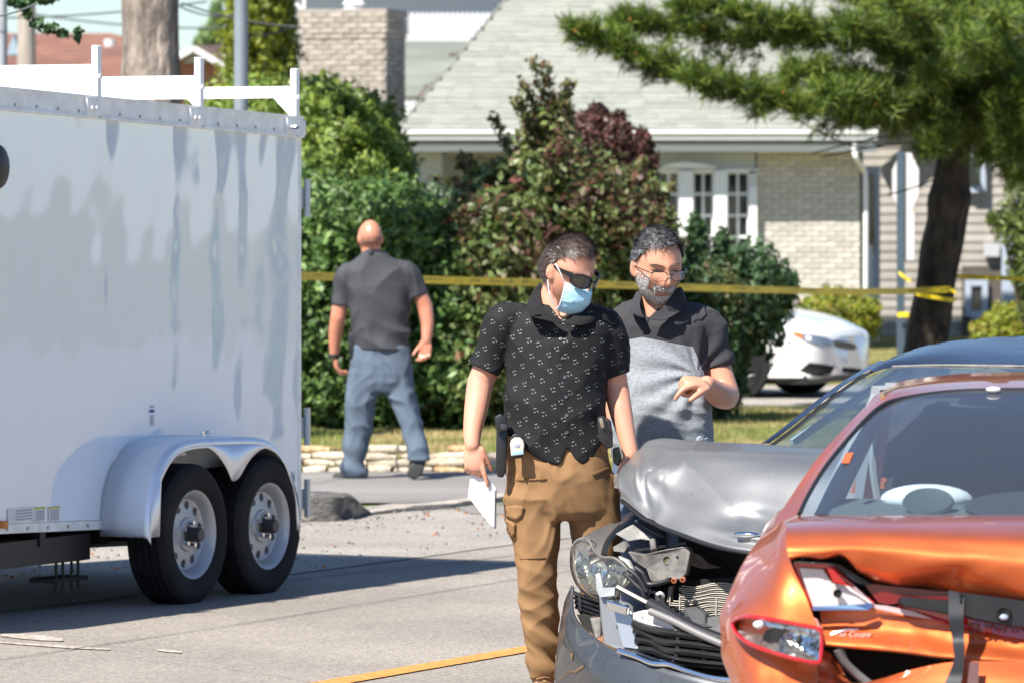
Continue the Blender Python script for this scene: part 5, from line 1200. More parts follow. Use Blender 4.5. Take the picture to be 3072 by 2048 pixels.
# badge
b = MB(); ring = [P(2545 + 62 * math.cos(t), 1905 + 17 * math.sin(t) - 8 * math.cos(t), .07) for t in [i * .21 for i in range(4, 26)]]
rb_ = L_(b.tube(ring, [.0015 + .003 * abs(math.sin(i * .15)) for i in range(22)], 6), 'badge', M_chrome, orange, smooth=True)
text_mesh('badge_lettering', 'se Coupe', .022, fo.M @ Matrix.Translation(P(2515, 1908, .06)) @ m_ @ Matrix.Diagonal((1.0, 1, 1, 1)), pmat('badge_pink', (.75, .5, .45), .3), rb_, extrude=.001, shear=.4)
# paint scratches and chips
b = MB(); rg = np.random.RandomState(12)
# rear window
gl = [[P(2398, 1543, .74), P(2550, 1543, .72), P(2750, 1543, .70), P(2950, 1543, .7), fo.C(1543, .7)],
      [P(2471, 1407, 1.1), P(2620, 1402, 1.02), P(2780, 1400, 1.0), P(2950, 1400, .99), fo.C(1400, .99)],
      [P(2590, 1265, 1.45), P(2700, 1262, 1.38), P(2830, 1260, 1.36), P(2970, 1260, 1.35), fo.C(1260, 1.35)],
      [P(2655, 1213, 1.6), P(2740, 1190, 1.62), P(2850, 1176, 1.64), P(2980, 1170, 1.65), fo.C(1169, 1.65)]]
L_(mirror_join(MB().grid(patch(gl, 4, 4))), 'rear_window', M_cglass, orange, smooth=True, autos=False)
edge = catmull([P(2398, 1541, .735), P(2424, 1486, .89), P(2471, 1407, 1.09), P(2527, 1336, 1.27), P(2590, 1265, 1.44), P(2645, 1217, 1.57), P(2705, 1195, 1.62), P(2843, 1175, 1.65), P(3000, 1169, 1.65), fo.C(1169, 1.65)], 4)
L_(mirror_join(MB().tube(edge, .007, 6)), 'window_seal', M_black, orange, smooth=True)
L_(MB().prism([P(2524, 1387, 1.09), P(2537, 1357, 1.17), P(2560, 1356, 1.17), P(2547, 1388, 1.09)], (.003, 0, 0)), 'window_sticker', pmat('orange_sticker', (.5, .1, .03), .5), orange)
# cabin
b = MB(); b.add([Vector((.76, .62, 1.0)), Vector((.76, -.62, 1.0)), Vector((1.3, -.6, 1.035)), Vector((1.3, .6, 1.035))], [(0, 1, 2, 3)]); L_(b, 'parcel_shelf', pmat('shelf_felt', (.085, .10, .10), .9), orange, solid=.03)
L_(MB().ell(P(2780, 1497, 1.24), (.10, .135, .045), 24, 12), 'white_cushion', pmat('white_cloth', (.75, .73, .76), .8), orange, smooth=True)
L_(MB().lathe([(.06, .0), (.075, .012), (.07, .02), (.05, .012), (0, .012)], P(2785, 1516, 1.0), (-.5, 0, 1), 28), 'brake_lamp_ring', pmat('speaker', (.05, .06, .06), .6), orange, smooth=True)
L_(MB().lathe([(.0, .01), (.24, .01), (.25, 0)], Vector((1.02, -.02, 1.03)), (-.1, 0, 1), 28), 'speaker_cover', M_cloth, orange, smooth=True)
for s_ in (1, -1):
    y0 = (P(2885, 1300, 2.1).y) * 1.0; y_ = y0 if s_ == 1 else -.38
    seat = MB(); seat.tube(catmull([Vector((2.0, y_, .5)), Vector((1.98, y_, .8)), Vector((1.95, y_, 1.02)), Vector((1.93, y_, 1.10))], 4), [.25, .25, .25, .25, .25, .245, .24, .235, .23, .22, .2, .17, .12], 24, flat=.3)
    so_ = L_(seat, 'seat', M_cloth, orange, smooth=True)
    L_(MB().box((1.93, y_ - .0, 1.205), (.09, .25, .15), Matrix.Rotation(.1, 4, 'X')), 'headrest', M_cloth, so_, bevel=.03, smooth=True, segs=4)
b = MB(); b.bb(1.35, 1.5, -.6, .6, .5, 1.0); L_(b, 'rear_bench', M_cloth, orange, bevel=.05, smooth=True)
M_ptr = pmat('trim_grey', (.22, .24, .26), .8)
for q0, q1, t_ in (((1.15, .64, .98), (1.9, .5, 1.3), .05), ((2.35, .62, .6), (2.2, .5, 1.33), .06), ((3.5, .62, .95), (3.0, .5, 1.3), .04)): L2(MB().bar(q0, q1, t_, .045), 'pillar_trim', M_ptr, orange)
L_(MB().tube(catmull([Vector((1.85, .50, 1.22)), Vector((1.82, .52, 1.12)), Vector((1.8, .5, .98))], 4), .012, 6), 'belt_anchor', pmat('belt_grey', (.25, .26, .26), .5), orange, smooth=True)
L_(mirror_join(MB().add([Vector((2.2, 0, 1.335)), Vector((1.7, 0, 1.33)), Vector((1.7, .45, 1.31)), Vector((3.0, .45, 1.28)), Vector((3.0, 0, 1.3))], [(0, 1, 2, 3, 4)])), 'headliner', pmat('liner', (.2, .2, .19), .9), orange)
b = MB(); b.add([Vector((3.0, .5, 1.3)), Vector((3.0, -.5, 1.3)), Vector((3.55, -.66, .93)), Vector((3.55, .66, .93))], [(0, 1, 2, 3)]); L_(b, 'windscreen', M_cglass, orange)
L2(MB().add([Vector((1.3, .67, .93)), Vector((3.5, .70, .93)), Vector((2.95, .53, 1.28)), Vector((1.95, .5, 1.31))], [(0, 1, 2, 3)]), 'side_window', M_cglass, orange)
b = MB(); b.bb(3.2, 3.5, -.62, .62, .7, .95); L_(b, 'dashboard', M_cloth, orange, bevel=.04)
lower_body(orange, M_org, .45, 4.0, .78, .93, .74)
b = MB(); b.bb(.5, 3.9, -.75, .75, .16, .3); L_(b, 'underbody', M_black, orange)
for a_ in (.85, 3.25):
    for s_ in (1, -1): wheel(orange, (a_, s_ * .74, .3), (0, s_, 0), .3, .19, .18, holes=0, world=False)

# ======================= grey car, nose crushed =======================
fg = Frame((.92, 18.62), R(25)); P = fg.P
grey = thing('crashed_grey_car', 'dark grey car with its bonnet folded upward and front end torn open', 'car', M=fg.M)
hood = [
 [(1861, 1491, .62), (1944, 1554, .45), (2042, 1594, .32), (2140, 1628, .22), (2258, 1650, .14), (2450, 1672, .08), (2700, 1668, .1), (2950, 1640, .2)],
 [(1855, 1462, .63), (1935, 1508, .52), (2042, 1540, .41), (2140, 1570, .33), (2262, 1590, .26), (2450, 1612, .2), (2700, 1600, .22), (2950, 1580, .3)],
 [(1852, 1434, .67), (1918, 1430, .58), (2010, 1462, .56), (2140, 1485, .47), (2280, 1500, .42), (2450, 1512, .36), (2700, 1500, .36), (2950, 1490, .42)],
 [(1866, 1402, .76), (1925, 1390, .68), (2030, 1402, .64), (2140, 1404, .60), (2280, 1408, .55), (2450, 1415, .52), (2700, 1410, .54), (2950, 1410, .58)],
 [(1905, 1363, .95), (1955, 1346, .88), (2040, 1356, .78), (2140, 1358, .74), (2287, 1362, .71), (2458, 1370, .70), (2700, 1372, .72), (2950, 1376, .76)],
 [(1947, 1322, 1.15), (1996, 1314, 1.12), (2060, 1319, 1.08), (2140, 1325, 1.05), (2287, 1332, 1.03), (2458, 1344, 1.03), (2700, 1350, 1.05), (2950, 1356, 1.1)]]
hv = [[P(*q) for q in r_] for r_ in hood]
hv.append([Vector((1.38, v.y, v.z - .10)) for v in hv[-1]])
g = patch(hv, 10, 8); NR, NC = len(g), len(g[0])
for i, r_ in enumerate(g):
    for j, v in enumerate(r_):
        s_, t = j / 10, i / 8
        def dent(s0, t0, rs, rt, am): v.x += am * math.exp(-((s_ - s0) / rs) ** 2 - ((t - t0) / rt) ** 2)
        v.x += .022 * math.exp(-abs(s_ - 1.05) / .05) * (1 if t < 4.2 else .2) + .016 * math.exp(-abs((s_ - 1.3) + (t - 4) * .22) / .06) * (1 if 2 < t < 4.2 else 0); dent(3.9, 1.35, .6, .35, .06); dent(4.1, .75, .8, .16, -.045); v.x += .02 * math.exp(-(abs((s_ - 1.2) - (t - 2.2) * .35) / .05)) * math.exp(-((t - 2.8) / 1.0) ** 2); dent(.95, 2.3, .07, 1.2, -.02); dent(1.1, 2.5, .1, 1.0, .015)
        v.x += .010 * noise.noise(Vector((s_ * 1.3, t * 1.2, 3))) - .012 * math.exp(-abs(s_ - 3.1 + (t - 2) * .7) / .09) * (1 if 1 < t < 4 else 0)
        v.z += .012 * math.exp(-abs(t - 4.0) / .12) + .006 * math.exp(-abs(s_ - 2.4 - (t - 4) * .3) / .1)
L_(MB().grid(g), 'bonnet', M_gry, grey, smooth=True, solid=.012, autos=False)
L_(MB().tube([v + Vector((.008, 0, -.012)) for v in g[0]], .008, 6), 'bonnet_lip_seal', M_blk, grey, smooth=True)
L_(MB().grid([[v + Vector((.01, 0, -.01)) for v in g[1]], [v + Vector((.16, -.02, .0)) for v in g[0]], [v + Vector((.3, -.03, .05)) for v in g[2]]]), 'bonnet_underside', M_dark, grey, smooth=True)
b = MB(); b.prism([P(1842, 1420, .72), P(1856, 1418, .7), P(1856, 1464, .68), P(1842, 1462, .7)], (.01, 0, 0)); L_(b, 'bonnet_hinge_tab', M_brk, grey)
L_(MB().ell(P(2240, 1602, .19), (.02, .05, .012)), 'bright_spot', M_chrome, grey, smooth=True)  # chrome blob set as the bright spot below the bonnet dent
# fender strip
fd = [[(1905, 1527, 1.2), (1860, 1550, 1.02), (1821, 1573, .85), (1780, 1592, .72), (1748, 1612, .62), (1722, 1636, .6)],
      [(1907, 1533, 1.15), (1868, 1560, .95), (1830, 1590, .78), (1800, 1618, .64), (1780, 1640, .54), (1745, 1660, .5)],
      [(1908, 1541, 1.12), (1874, 1567, .92), (1846, 1591, .74), (1818, 1628, .58), (1809, 1667, .46), (1770, 1690, .42)]]
L_(MB().grid(patch([[P(*q) for q in r_] for r_ in fd], 5, 4)), 'front_wing', M_gry, grey, smooth=True, solid=.01, autos=False)
L_(MB().tube(catmull([P(1908, 1543, 1.12), P(1874, 1570, .92), P(1846, 1595, .74), P(1820, 1630, .58), P(1811, 1668, .45)], 4), .012, 6), 'wing_seal', M_blk, grey, smooth=True)
# headlamp
hl = [(1717, 1640, .6), (1728, 1622, .6), (1748, 1614, .58), (1768, 1622, .54), (1784, 1655, .48), (1809, 1670, .44), (1840, 1672, .38), (1868, 1690, .33), (1884, 1714, .3), (1880, 1745, .3), (1862, 1762, .3), (1850, 1790, .31), (1820, 1800, .34), (1785, 1796, .4), (1748, 1772, .48), (1726, 1735, .55), (1716, 1690, .6)]
hp = [P(*q) for q in hl]; loop = catmull(hp + [hp[0]], 3); cc = P(1795, 1705, .40); rings = []
for f_, dp in ((1, 0), (.85, -.035), (.6, -.055), (.3, -.062), (0, -.065)):
    rings.append([cc.lerp(v, f_) + Vector((dp, -dp * .25, 0)) for v in loop])
M_lens = glassmat('clouded_lens', (.86, .87, .82)); 
M_refl = pmat('lamp_reflector', (.70, .70, .64), .22, metal=.85, bump=1, bscale=26, bdist=.03, c2=(.45, .44, .38), vscale=20)
hlo = L_(MB().grid([[v + Vector((.03, 0, 0)) for v in r_] for r_ in [rings[0]] + [[cc.lerp(v, f_) + Vector((dp + .02 * noise.noise(v * 25 * f_), 0, 0)) for v in loop] for f_, dp in ((.8, .03), (.5, .06), (.2, .05), (0, .05))]]), 'headlamp', M_refl, grey, smooth=True, autos=False)
L_(MB().grid(rings), 'lens', M_lens, hlo, smooth=True, autos=False)
L_(MB().tube(loop, .005, 6, caps=False), 'lamp_bezel', M_brk, hlo, smooth=True)
L_(MB().lathe([(.035, 0), (.03, .02), (.0, .04)], P(1800, 1708, .40), (1, 0, 0), 20), 'projector', M_chrome, hlo, smooth=True)
# bumper
bp_ = [[(1719, 1758, .60), (1721, 1760, .55), (1724, 1764, .5)], [(1700, 1806, .62), (1708, 1804, .52), (1721, 1802, .46)], [(1687, 1880, .60), (1703, 1872, .47), (1733, 1856, .38)],
       [(1677, 1970, .57), (1722, 1945, .35), (1787, 1912, .27)], [(1671, 2060, .54), (1758, 2005, .24), (1856, 1953, .17)], [(1674, 2150, .52), (1810, 2080, .16), (1950, 1990, .09)],
       [(1700, 2230, .47), (1900, 2150, .08), (2050, 2018, .03)], [(1780, 2270, .4), (2060, 2210, .0), (2200, 2050, .0)], [(1950, 2290, .3), (2260, 2230, -.04), (2450, 2075, .0)], [(2200, 2290, .25), (2600, 2230, -.0), (2800, 2080, .1)]]
g = patch([[P(*q) for q in r_] for r_ in bp_], 6, 6)
for r_ in g:
    for v in r_: v.x += .012 * noise.noise(v * 5) 
bump = L_(MB().grid(g), 'front_bumper', M_gry2, grey, smooth=True, solid=.01, autos=False)
for pts in [[(1700, 2010), (1730, 2016), (1755, 1998), (1748, 1994), (1728, 2010)], [(1712, 1955), (1716, 1985), (1722, 1960)]]:
    decal('scrape', fg, grey, bump, pts, pmat('scrape_brown', (.16, .10, .05), .8), grey)
sc = MB(); rg = np.random.RandomState(4)
# grille, panels, brackets: each is a plate of its own
def pg(name, pts, mat, th=.02, bevel=0, parent=None, jit=0):
    v = [P(*p) for p in pts]
    if jit: v = [q + Vector((jit * noise.noise(q * 40), 0, 0)) for q in v]
    return L_(MB().prism(v, Vector((th, 0, 0))), name, mat, parent or grey, bevel=bevel)
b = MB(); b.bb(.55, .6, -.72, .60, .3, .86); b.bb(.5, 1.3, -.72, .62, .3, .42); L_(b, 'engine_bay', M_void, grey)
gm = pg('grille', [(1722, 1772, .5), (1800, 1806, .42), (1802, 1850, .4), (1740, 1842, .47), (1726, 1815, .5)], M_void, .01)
for i in range(4):
    y_ = 1784 + i * 14; L_(MB().bar(P(1723 + i * 2, y_ - 6, .49), P(1802, y_ + 20, .40), .014, .008), 'grille_slat', M_blk, gm)
for x_ in (1738, 1755, 1772, 1789): L_(MB().bar(P(x_, 1776 + (x_ - 1738) * .35, .47), P(x_ + 3, 1832 + (x_ - 1738) * .3, .46), .006, .01), 'grille_rib', M_blk, gm)
pg('lower_opening', [(1730, 1842, .46), (1790, 1850, .42), (1802, 1900, .36), (1785, 1908, .3), (1745, 1872, .4)], M_void, .01)
pg('broken_bracket', [(1772, 1852, .36), (1800, 1850, .34), (1804, 1905, .3), (1786, 1914, .27), (1780, 1890, .3)], M_brk, .02, jit=.02)
pg('mounting_panel', [(1797, 1788, .30), (1880, 1802, .24), (1897, 1820, .2), (1905, 1900, .17), (1918, 1950, .14), (1858, 1948, .17), (1812, 1930, .22), (1800, 1850, .28)], M_gry, .015, .003)
pg('mounting_panel', [(1838, 1822, .21), (1893, 1832, .18), (1914, 1946, .13), (1868, 1940, .155)], pmat('bare_alloy', (.42, .43, .45), .35, metal=.6), .008, .003)
L_(MB().bar(P(1822, 1812, .17), P(1884, 1830, .14), .02, .035), 'chrome_bar', M_chrome, grey, bevel=.006)
L_(MB().tube(catmull([P(1856, 1950, .13), P(1910, 1968, .1), P(1960, 1988, .06), P(2010, 1992, .05), P(2060, 2010, .03), P(2140, 2032, .01), P(2240, 2042, .0)], 5), .011, 8), 'chrome_strip', M_chrome, grey, smooth=True)
pg('lower_chrome_panel', [(1862, 1944, .15), (1900, 1948, .13), (1975, 1975, .1), (2020, 1985, .07), (2005, 1996, .07), (1950, 1982, .1)], M_chrome, .006)
pg('hanging_panel', [(1786, 1722, .3), (1800, 1716, .3), (1808, 1762, .26), (1845, 1760, .24), (1843, 1785, .22), (1800, 1790, .26), (1790, 1768, .28)], pmat('pale_plastic', (.3, .31, .32), .4, coat=.3), .012)
br = pg('radiator_support', [(1878, 1654, .42), (1930, 1662, .4), (2000, 1646, .38), (2061, 1637, .36), (2072, 1650, .36), (2058, 1722, .34), (2040, 1736, .34), (2006, 1732, .35), (1984, 1748, .36), (1952, 1742, .38), (1938, 1706, .4), (1900, 1682, .42)], M_brk, .03, .004, jit=.03)
L_(MB().lathe([(.015, -.002), (.012, .004), (0, .004)], P(2001, 1680, .375), (1, 0, 0), 18), 'bracket_hole', pmat('olive_inside', (.10, .09, .05), .8), br, smooth=True)
L_(MB().lathe([(.005, -.002), (0, .0)], P(2032, 1670, .365), (1, 0, 0), 10), 'bracket_hole', M_void, br)
pg('radiator_support', [(2066, 1652, .4), (2100, 1664, .42), (2125, 1690, .44), (2160, 1702, .46), (2110, 1706, .44), (2072, 1694, .42)], M_brk, .02, jit=.03)
pg('lock_bracket', [(1846, 1600, .62), (1876, 1582, .65), (1896, 1572, .66), (1918, 1592, .6), (1955, 1608, .58), (1956, 1620, .56), (1924, 1616, .58), (1888, 1622, .6)], pmat('grey_bracket', (.24, .23, .22), .6, var=.2, vscale=20), .03, .003, jit=.04)
pg('lock_bracket', [(1835, 1640, .55), (1868, 1622, .55), (1884, 1640, .54), (1872, 1656, .5), (1840, 1652, .52)], M_brk, .03, .003, jit=.03)
L_(MB().tube([P(1958, 1622, .48), P(1962, 1652, .42)], .012, 10), 'mount_pin', M_brk, grey, smooth=True)
L_(MB().bar(P(1905, 1650, .5), P(2060, 1628, .48), .01, .01), 'prop_rod', M_blk, grey)
pg('lamp_mount', [(1850, 1668, .44), (1880, 1680, .4), (1895, 1712, .36), (1884, 1760, .33), (1866, 1764, .34), (1884, 1716, .38)], pmat('clear_plastic', (.42, .42, .40), .3, bump=.8, bscale=30), .02, jit=.05)
for (x_, y_) in ((2024, 1740), (2050, 1737)): L_(MB().lathe([(.011, 0), (.011, -.008), (.006, -.01), (.006, -.004), (0, -.004)], P(x_, y_, .33), (1, 0, 0), 12), 'rusty_bolt', pmat('rust_bolt', (.3, .1, .04), .6), grey, smooth=True)
# radiator
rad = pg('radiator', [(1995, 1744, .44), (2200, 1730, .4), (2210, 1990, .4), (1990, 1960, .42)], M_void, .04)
for i in range(19):
    y_ = 1756 + i * 6.2; x0 = 2046 - (8 if i % 3 else 0) + (i > 14) * 25; x0 = x0 if i < 6 else max(2002, x0 - (i - 5) * 9) if i < 10 else x0
    pts = [P(x0 + q * (2196 - x0) / 5, y_ + 5 * math.sin(q * 1.3 + i * .05) - q * 1.0, .40 - .004 * (i % 2)) for q in range(6)]
    L_(MB().tube(catmull(pts, 3), .0024, 5), 'cooling_fin', pmat('fin', (.44, .40, .33), .7) if i == 0 else MATS['fin'], rad, smooth=True)
for x_ in (2010, 2040, 2150): L_(MB().tube([P(x_, 1790, .395), P(x_ - 2, 1858, .39)], .0025, 5), 'fin_brace', MATS['fin'], rad)
pg('condenser_frame', [(2006, 1760, .41), (2018, 1756, .41), (2012, 1800, .41), (2000, 1806, .41)], pmat('tan_frame', (.28, .26, .22), .8), .02)
L_(MB().tube(catmull([P(1975, 1800, .36), P(1970, 1785, .35), P(1982, 1778, .35), P(1990, 1788, .36)], 4), .007, 8), 'hose_clip', M_wtrim, grey, smooth=True)
# beams, hoses and shrouds
L_(MB().tube(catmull([P(1852, 1760, .22), P(1900, 1786, .21), P(1950, 1812, .2)], 4), [.012] * 9, 6), 'crash_beam', M_blk, grey, smooth=True)
L_(MB().tube(catmull([P(1948, 1808, .17), P(2000, 1836, .15), P(2080, 1882, .12), P(2180, 1922, .1)], 4), .021, 8), 'crash_beam', M_blk, grey, smooth=True)
L_(MB().tube(catmull([P(1950, 1832, .12), P(2020, 1862, .1), P(2100, 1902, .08), P(2200, 1945, .06)], 4), .0135, 10), 'pipe', pmat('grey_pipe', (.17, .165, .16), .5), grey, smooth=True)
pg('foil_shield', [(1892, 1838, .16), (1925, 1830, .16), (1958, 1826, .15), (2000, 1862, .13), (2036, 1888, .11), (2028, 1898, .11), (1985, 1890, .13), (1940, 1876, .15), (1902, 1868, .16)], pmat('pale_foil', (.62, .58, .54), .5, bump=1, bscale=30, bdist=.02), .01, jit=.03)
for k, (pts) in enumerate([[(1896, 1868), (1940, 1884), (1990, 1895), (2060, 1905), (2180, 1925)], [(1900, 1886), (1950, 1910), (1990, 1925), (2060, 1930), (2180, 1945)], [(1905, 1918), (1950, 1925), (1995, 1948), (2060, 1955), (2180, 1970)], [(1915, 1944), (1960, 1950), (2010, 1972), (2080, 1985), (2200, 1995)]]):
    L_(MB().grid(patch([[P(x_, y_ - 9, .15 - i * .012) for i, (x_, y_) in enumerate(pts)], [P(x_, y_, .12 - i * .012) for i, (x_, y_) in enumerate(pts)], [P(x_, y_ + 9, .15 - i * .012) for i, (x_, y_) in enumerate(pts)]], 4, 3)), 'lower_grille_slat', M_blk, grey, smooth=True, solid=.006)
for pts in ([(2036, 1886), (2034, 1930), (2030, 1965), (2000, 2020), (1988, 2060)], [(2098, 1912), (2112, 1950), (2118, 1985), (2170, 2000)], [(2065, 1850), (2060, 1880), (2090, 1905)], [(1870, 1716), (1900, 1745), (1925, 1770), (1935, 1800)], [(1884, 1706), (1912, 1728), (1940, 1775)], [(1905, 1700), (1930, 1720), (1946, 1750), (1990, 1745), (2006, 1738)]):
    L_(MB().tube(catmull([P(x_, y_, .10 if y_ > 1850 else .3) for x_, y_ in pts], 5), .009, 8), 'hose', M_blk, grey, smooth=True)
pg('fan_shroud', [(2050, 1822, .3), (2085, 1818, .3), (2118, 1840, .28), (2116, 1868, .24), (2140, 1880, .22), (2080, 1876, .22), (2052, 1852, .28)], pmat('shroud', (.05, .05, .052), .6, var=.3, vscale=12), .04, .006)
pg('fan_shroud', [(2120, 1850, .26), (2200, 1840, .24), (2210, 1900, .22), (2150, 1905, .2), (2118, 1890, .22)], pmat('shroud2', (.07, .07, .07), .7, var=.3, vscale=12, bump=.6, bscale=20), .04, .006)
pg('inner_plate', [(1902, 1560, .75), (1930, 1556, .78), (1960, 1585, .74), (1990, 1612, .7), (1960, 1600, .72)], pmat('blueish_plastic', (.05, .07, .09), .3), .02)
# windscreen, pillar, roof
RO = [(2293, 1334, 1.5), (2369, 1277, 1.65), (2448, 1213, 1.85), (2527, 1154, 2.05), (2598, 1110, 2.25), (2645, 1085, 2.4), (2724, 1053, 2.6), (2804, 1031, 2.8), (2922, 1016, 3.0), (3040, 1009, 3.1)]
RI = [(2324, 1334, 1.5), (2404, 1275, 1.62), (2484, 1209, 1.8), (2562, 1152, 2.0), (2622, 1116, 2.12), (2677, 1100, 2.2), (2760, 1097, 2.22), (2850, 1096, 2.22), (2960, 1097, 2.22), (3060, 1099, 2.22)]
ro = [P(*q) for q in RO] + [fg.C(1006, 3.15)]; ri = [P(*q) for q in RI] + [fg.C(1100, 2.22)]
rm_ = [a.lerp(c, .55) + Vector((0, 0, .014 if i > 4 else .006)) for i, (a, c) in enumerate(zip(ro, ri))]
b = MB().grid(patch([[a, m, c] for a, m, c in zip(ro[4:], rm_[4:], ri[4:])], 4, 5))
rb = [[a, Vector((max(a.x, 3.2), a.y * 1.0 + (.0), a.z - .0)), Vector((4.2, a.y * .95, a.z - .12))] for a in ro[5:]]
b.grid(rb); L_(mirror_join(b), 'roof', M_blu, grey, smooth=True, autos=False)
b = MB().grid(patch([[a + Vector((0, .02, 0)), a + Vector((0, .0, .006)), a.lerp(c, .45) + Vector((0, 0, .006))] for a, c in zip(ro[:6], ri[:6])], 3, 4)); L2(b, 'windscreen_pillar', M_blu, grey, smooth=True, autos=False)
b = MB().grid(patch([[a.lerp(c, .45), a.lerp(c, .75) + Vector((0, 0, -.004)), c] for a, c in zip(ro[:6], ri[:6])], 2, 4)); L2(b, 'pillar_seal', M_black, grey, smooth=True)
L_(mirror_join(MB().tube(catmull(ri[5:], 3), .007, 6)), 'screen_top_seal', M_brk, grey, smooth=True)
gs = [[P(2321, 1336, 1.5), P(2500, 1350, 1.35), P(2750, 1362, 1.27), fg.C(1372, 1.2)],
      [P(2440, 1242, 1.72), P(2600, 1240, 1.6), P(2800, 1242, 1.55), fg.C(1248, 1.52)],
      [P(2560, 1152, 2.0), P(2690, 1150, 1.95), P(2850, 1152, 1.92), fg.C(1156, 1.9)],
      [P(2677, 1099, 2.2), P(2804, 1097, 2.22), P(2950, 1098, 2.22), fg.C(1100, 2.22)]]
L_(mirror_join(MB().grid(patch(gs, 4, 4))), 'windscreen', glassmat('screen_glass', (.55, .66, .68), .9), grey, smooth=True, autos=False)
b = MB(); b.bar(P(2380, 1325, 1.7), P(2700, 1112, 2.4), .03, .02); L_(b, 'inner_pillar_trim', pmat('light_trim', (.34, .42, .45), .8), grey)
b = MB(); b.bb(1.25, 1.7, -.66, .66, .7, .93); L_(b, 'dashboard', M_cloth, grey, bevel=.05)
for s_ in (1, -1):
    so_ = L_(MB().tube([Vector((2.6, s_ * .36, .5)), Vector((2.7, s_ * .36, .9)), Vector((2.75, s_ * .36, 1.02))], [.24, .23, .16], 20, flat=.35), 'seat', M_cloth, grey, smooth=True)
    L_(MB().box((2.77, s_ * .36, 1.12), (.09, .24, .15)), 'headrest', M_cloth, so_, bevel=.03)
L2(MB().add([Vector((1.7, .70, .92)), Vector((4.0, .70, .95)), Vector((3.9, .55, 1.22)), Vector((2.5, .50, 1.27))], [(0, 1, 2, 3)]), 'side_window', glassmat('side_glass', (.6, .7, .7), .5), grey)
lower_body(grey, M_gry, 1.3, 4.6, .80, .93, .95)
b = MB(); b.bb(.6, 4.5, -.74, .74, .18, .32); L_(b, 'underbody', M_black, grey)
for a_ in (1.0, 3.7):
    for s_ in (1, -1): wheel(grey, (a_, s_ * .72, .31), (0, s_, 0), .31, .19, .2, holes=0, world=False)
MB().add([Vector((.75, s_, z)) for s_, z in ((.0, .0), (.1, 0), (.1, .1))], [(0, 1, 2)])

# ======================= white hatchback in the driveway =======================
hd = R(25); fw = Frame((3.36, 52.67), math.atan2(-math.cos(hd), math.sin(hd))); P = fw.P
white = thing('white_car', 'white compact car nose-out in the driveway, half hidden by the dark shrub', 'car', M=fw.M)
st = [(0.0, .50, .60, .565, .50, .30, .24), (.05, .66, .655, .61, .52, .3, .22), (.14, .76, .70, .65, .55, .3, .2), (.3, .82, .77, .70, .58, .3, .2), (.55, .86, .835, .76, .62, .3, .2), (.9, .885, .89, .81, .66, .3, .2), (1.3, .885, .94, .87, .70, .3, .2), (2.2, .885, .97, .9, .72, .3, .2), (3.2, .885, .99, .92, .74, .3, .22), (3.9, .86, 1.0, .93, .75, .32, .26), (4.25, .76, .95, .88, .72, .36, .3)]
rows = []
for a, w_, zt, zs, zm, zl, zb in st:
    rows.append([Vector((a, 0, zt + .012)), Vector((a, w_ * .45, zt + .005)), Vector((a, w_ * .78, zt - .025)), Vector((a, w_ * .95, zs)), Vector((a, w_, zm)), Vector((a, w_ * 1.0, (zm + zl) / 2)), Vector((a, w_ * .985, zl)), Vector((a, w_ * .95, zb)), Vector((a, 0, zb))])
g = patch(rows, 4, 4); b = MB().grid(g); b.f.append(tuple(range(len(g[0])))); b.f.append(tuple((len(g) - 1) * len(g[0]) + k for k in range(len(g[0])))[::-1])
wb = L_(mirror_join(b), 'body', M_wcar, white, smooth=True)
cb_ = [[Vector((1.15, 0, .95)), Vector((1.15, .5, .94)), Vector((1.2, .74, .92))], [Vector((1.9, 0, 1.40)), Vector((1.9, .4, 1.39)), Vector((1.85, .6, 1.34))], [Vector((2.7, 0, 1.45)), Vector((2.7, .42, 1.44)), Vector((2.7, .62, 1.39))], [Vector((3.6, 0, 1.38)), Vector((3.6, .4, 1.37)), Vector((3.6, .6, 1.3))], [Vector((4.1, 0, 1.0)), Vector((4.1, .5, 1.0)), Vector((4.1, .72, .97))]]
g = patch(cb_, 4, 5); L_(mirror_join(MB().grid(g[5:16] if False else g)), 'roof', M_wcar, white, smooth=True)
b = MB(); edge = [r_[-1] for r_ in g]; b.grid([edge, [Vector((v.x, .8, .93)) for v in edge]]); L_(mirror_join(b), 'side_window', M_dglass, white)
L_(mirror_join(MB().grid([[v + Vector((-.006, 0, .006)) for v in r_[:]] for r_ in g[:5]])), 'windscreen', M_dglass, white, smooth=True)
D_ = lambda name, pts, mat, **k: decal(name, fw, white, wb, pts, mat, k.pop('parent', white), off=k.pop('off', .006), **k)
hlm = D_('headlamp', [(2404, 1000), (2440, 1004), (2475, 1012), (2500, 1022), (2506, 1040), (2470, 1040), (2430, 1030), (2404, 1018)], pmat('lamp_glass', (.25, .3, .36), .1, metal=.4, coat=1, bump=.6, bscale=30))
D_('indicator', [(2378, 994), (2404, 1000), (2410, 1018), (2396, 1012), (2380, 1004)], pmat('indicator_orange', (.7, .16, .04), .25, coat=.5), parent=hlm, off=.008)
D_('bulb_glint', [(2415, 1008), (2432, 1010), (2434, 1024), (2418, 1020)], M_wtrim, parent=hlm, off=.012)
D_('upper_grille', [(2500, 1020), (2530, 1024), (2560, 1030), (2570, 1042), (2560, 1050), (2520, 1044), (2504, 1038)], M_blk, off=.008)
D_('fog_lamp_opening', [(2396, 1112), (2428, 1086), (2470, 1092), (2504, 1098), (2492, 1118), (2480, 1128), (2440, 1126)], M_void, cuts=3)
D_('lower_grille', [(2528, 1100), (2556, 1102), (2585, 1106), (2584, 1140), (2556, 1150), (2524, 1152)], M_void)
wheel(white, (.87, .80, .315), (0, 1, 0), .315, .2, .21, holes=8, world=False)
for a_, s_ in ((.87, -1), (3.45, 1), (3.45, -1)): wheel(white, (a_, s_ * .78, .315), (0, s_, 0), .315, .2, .21, holes=0, world=False)
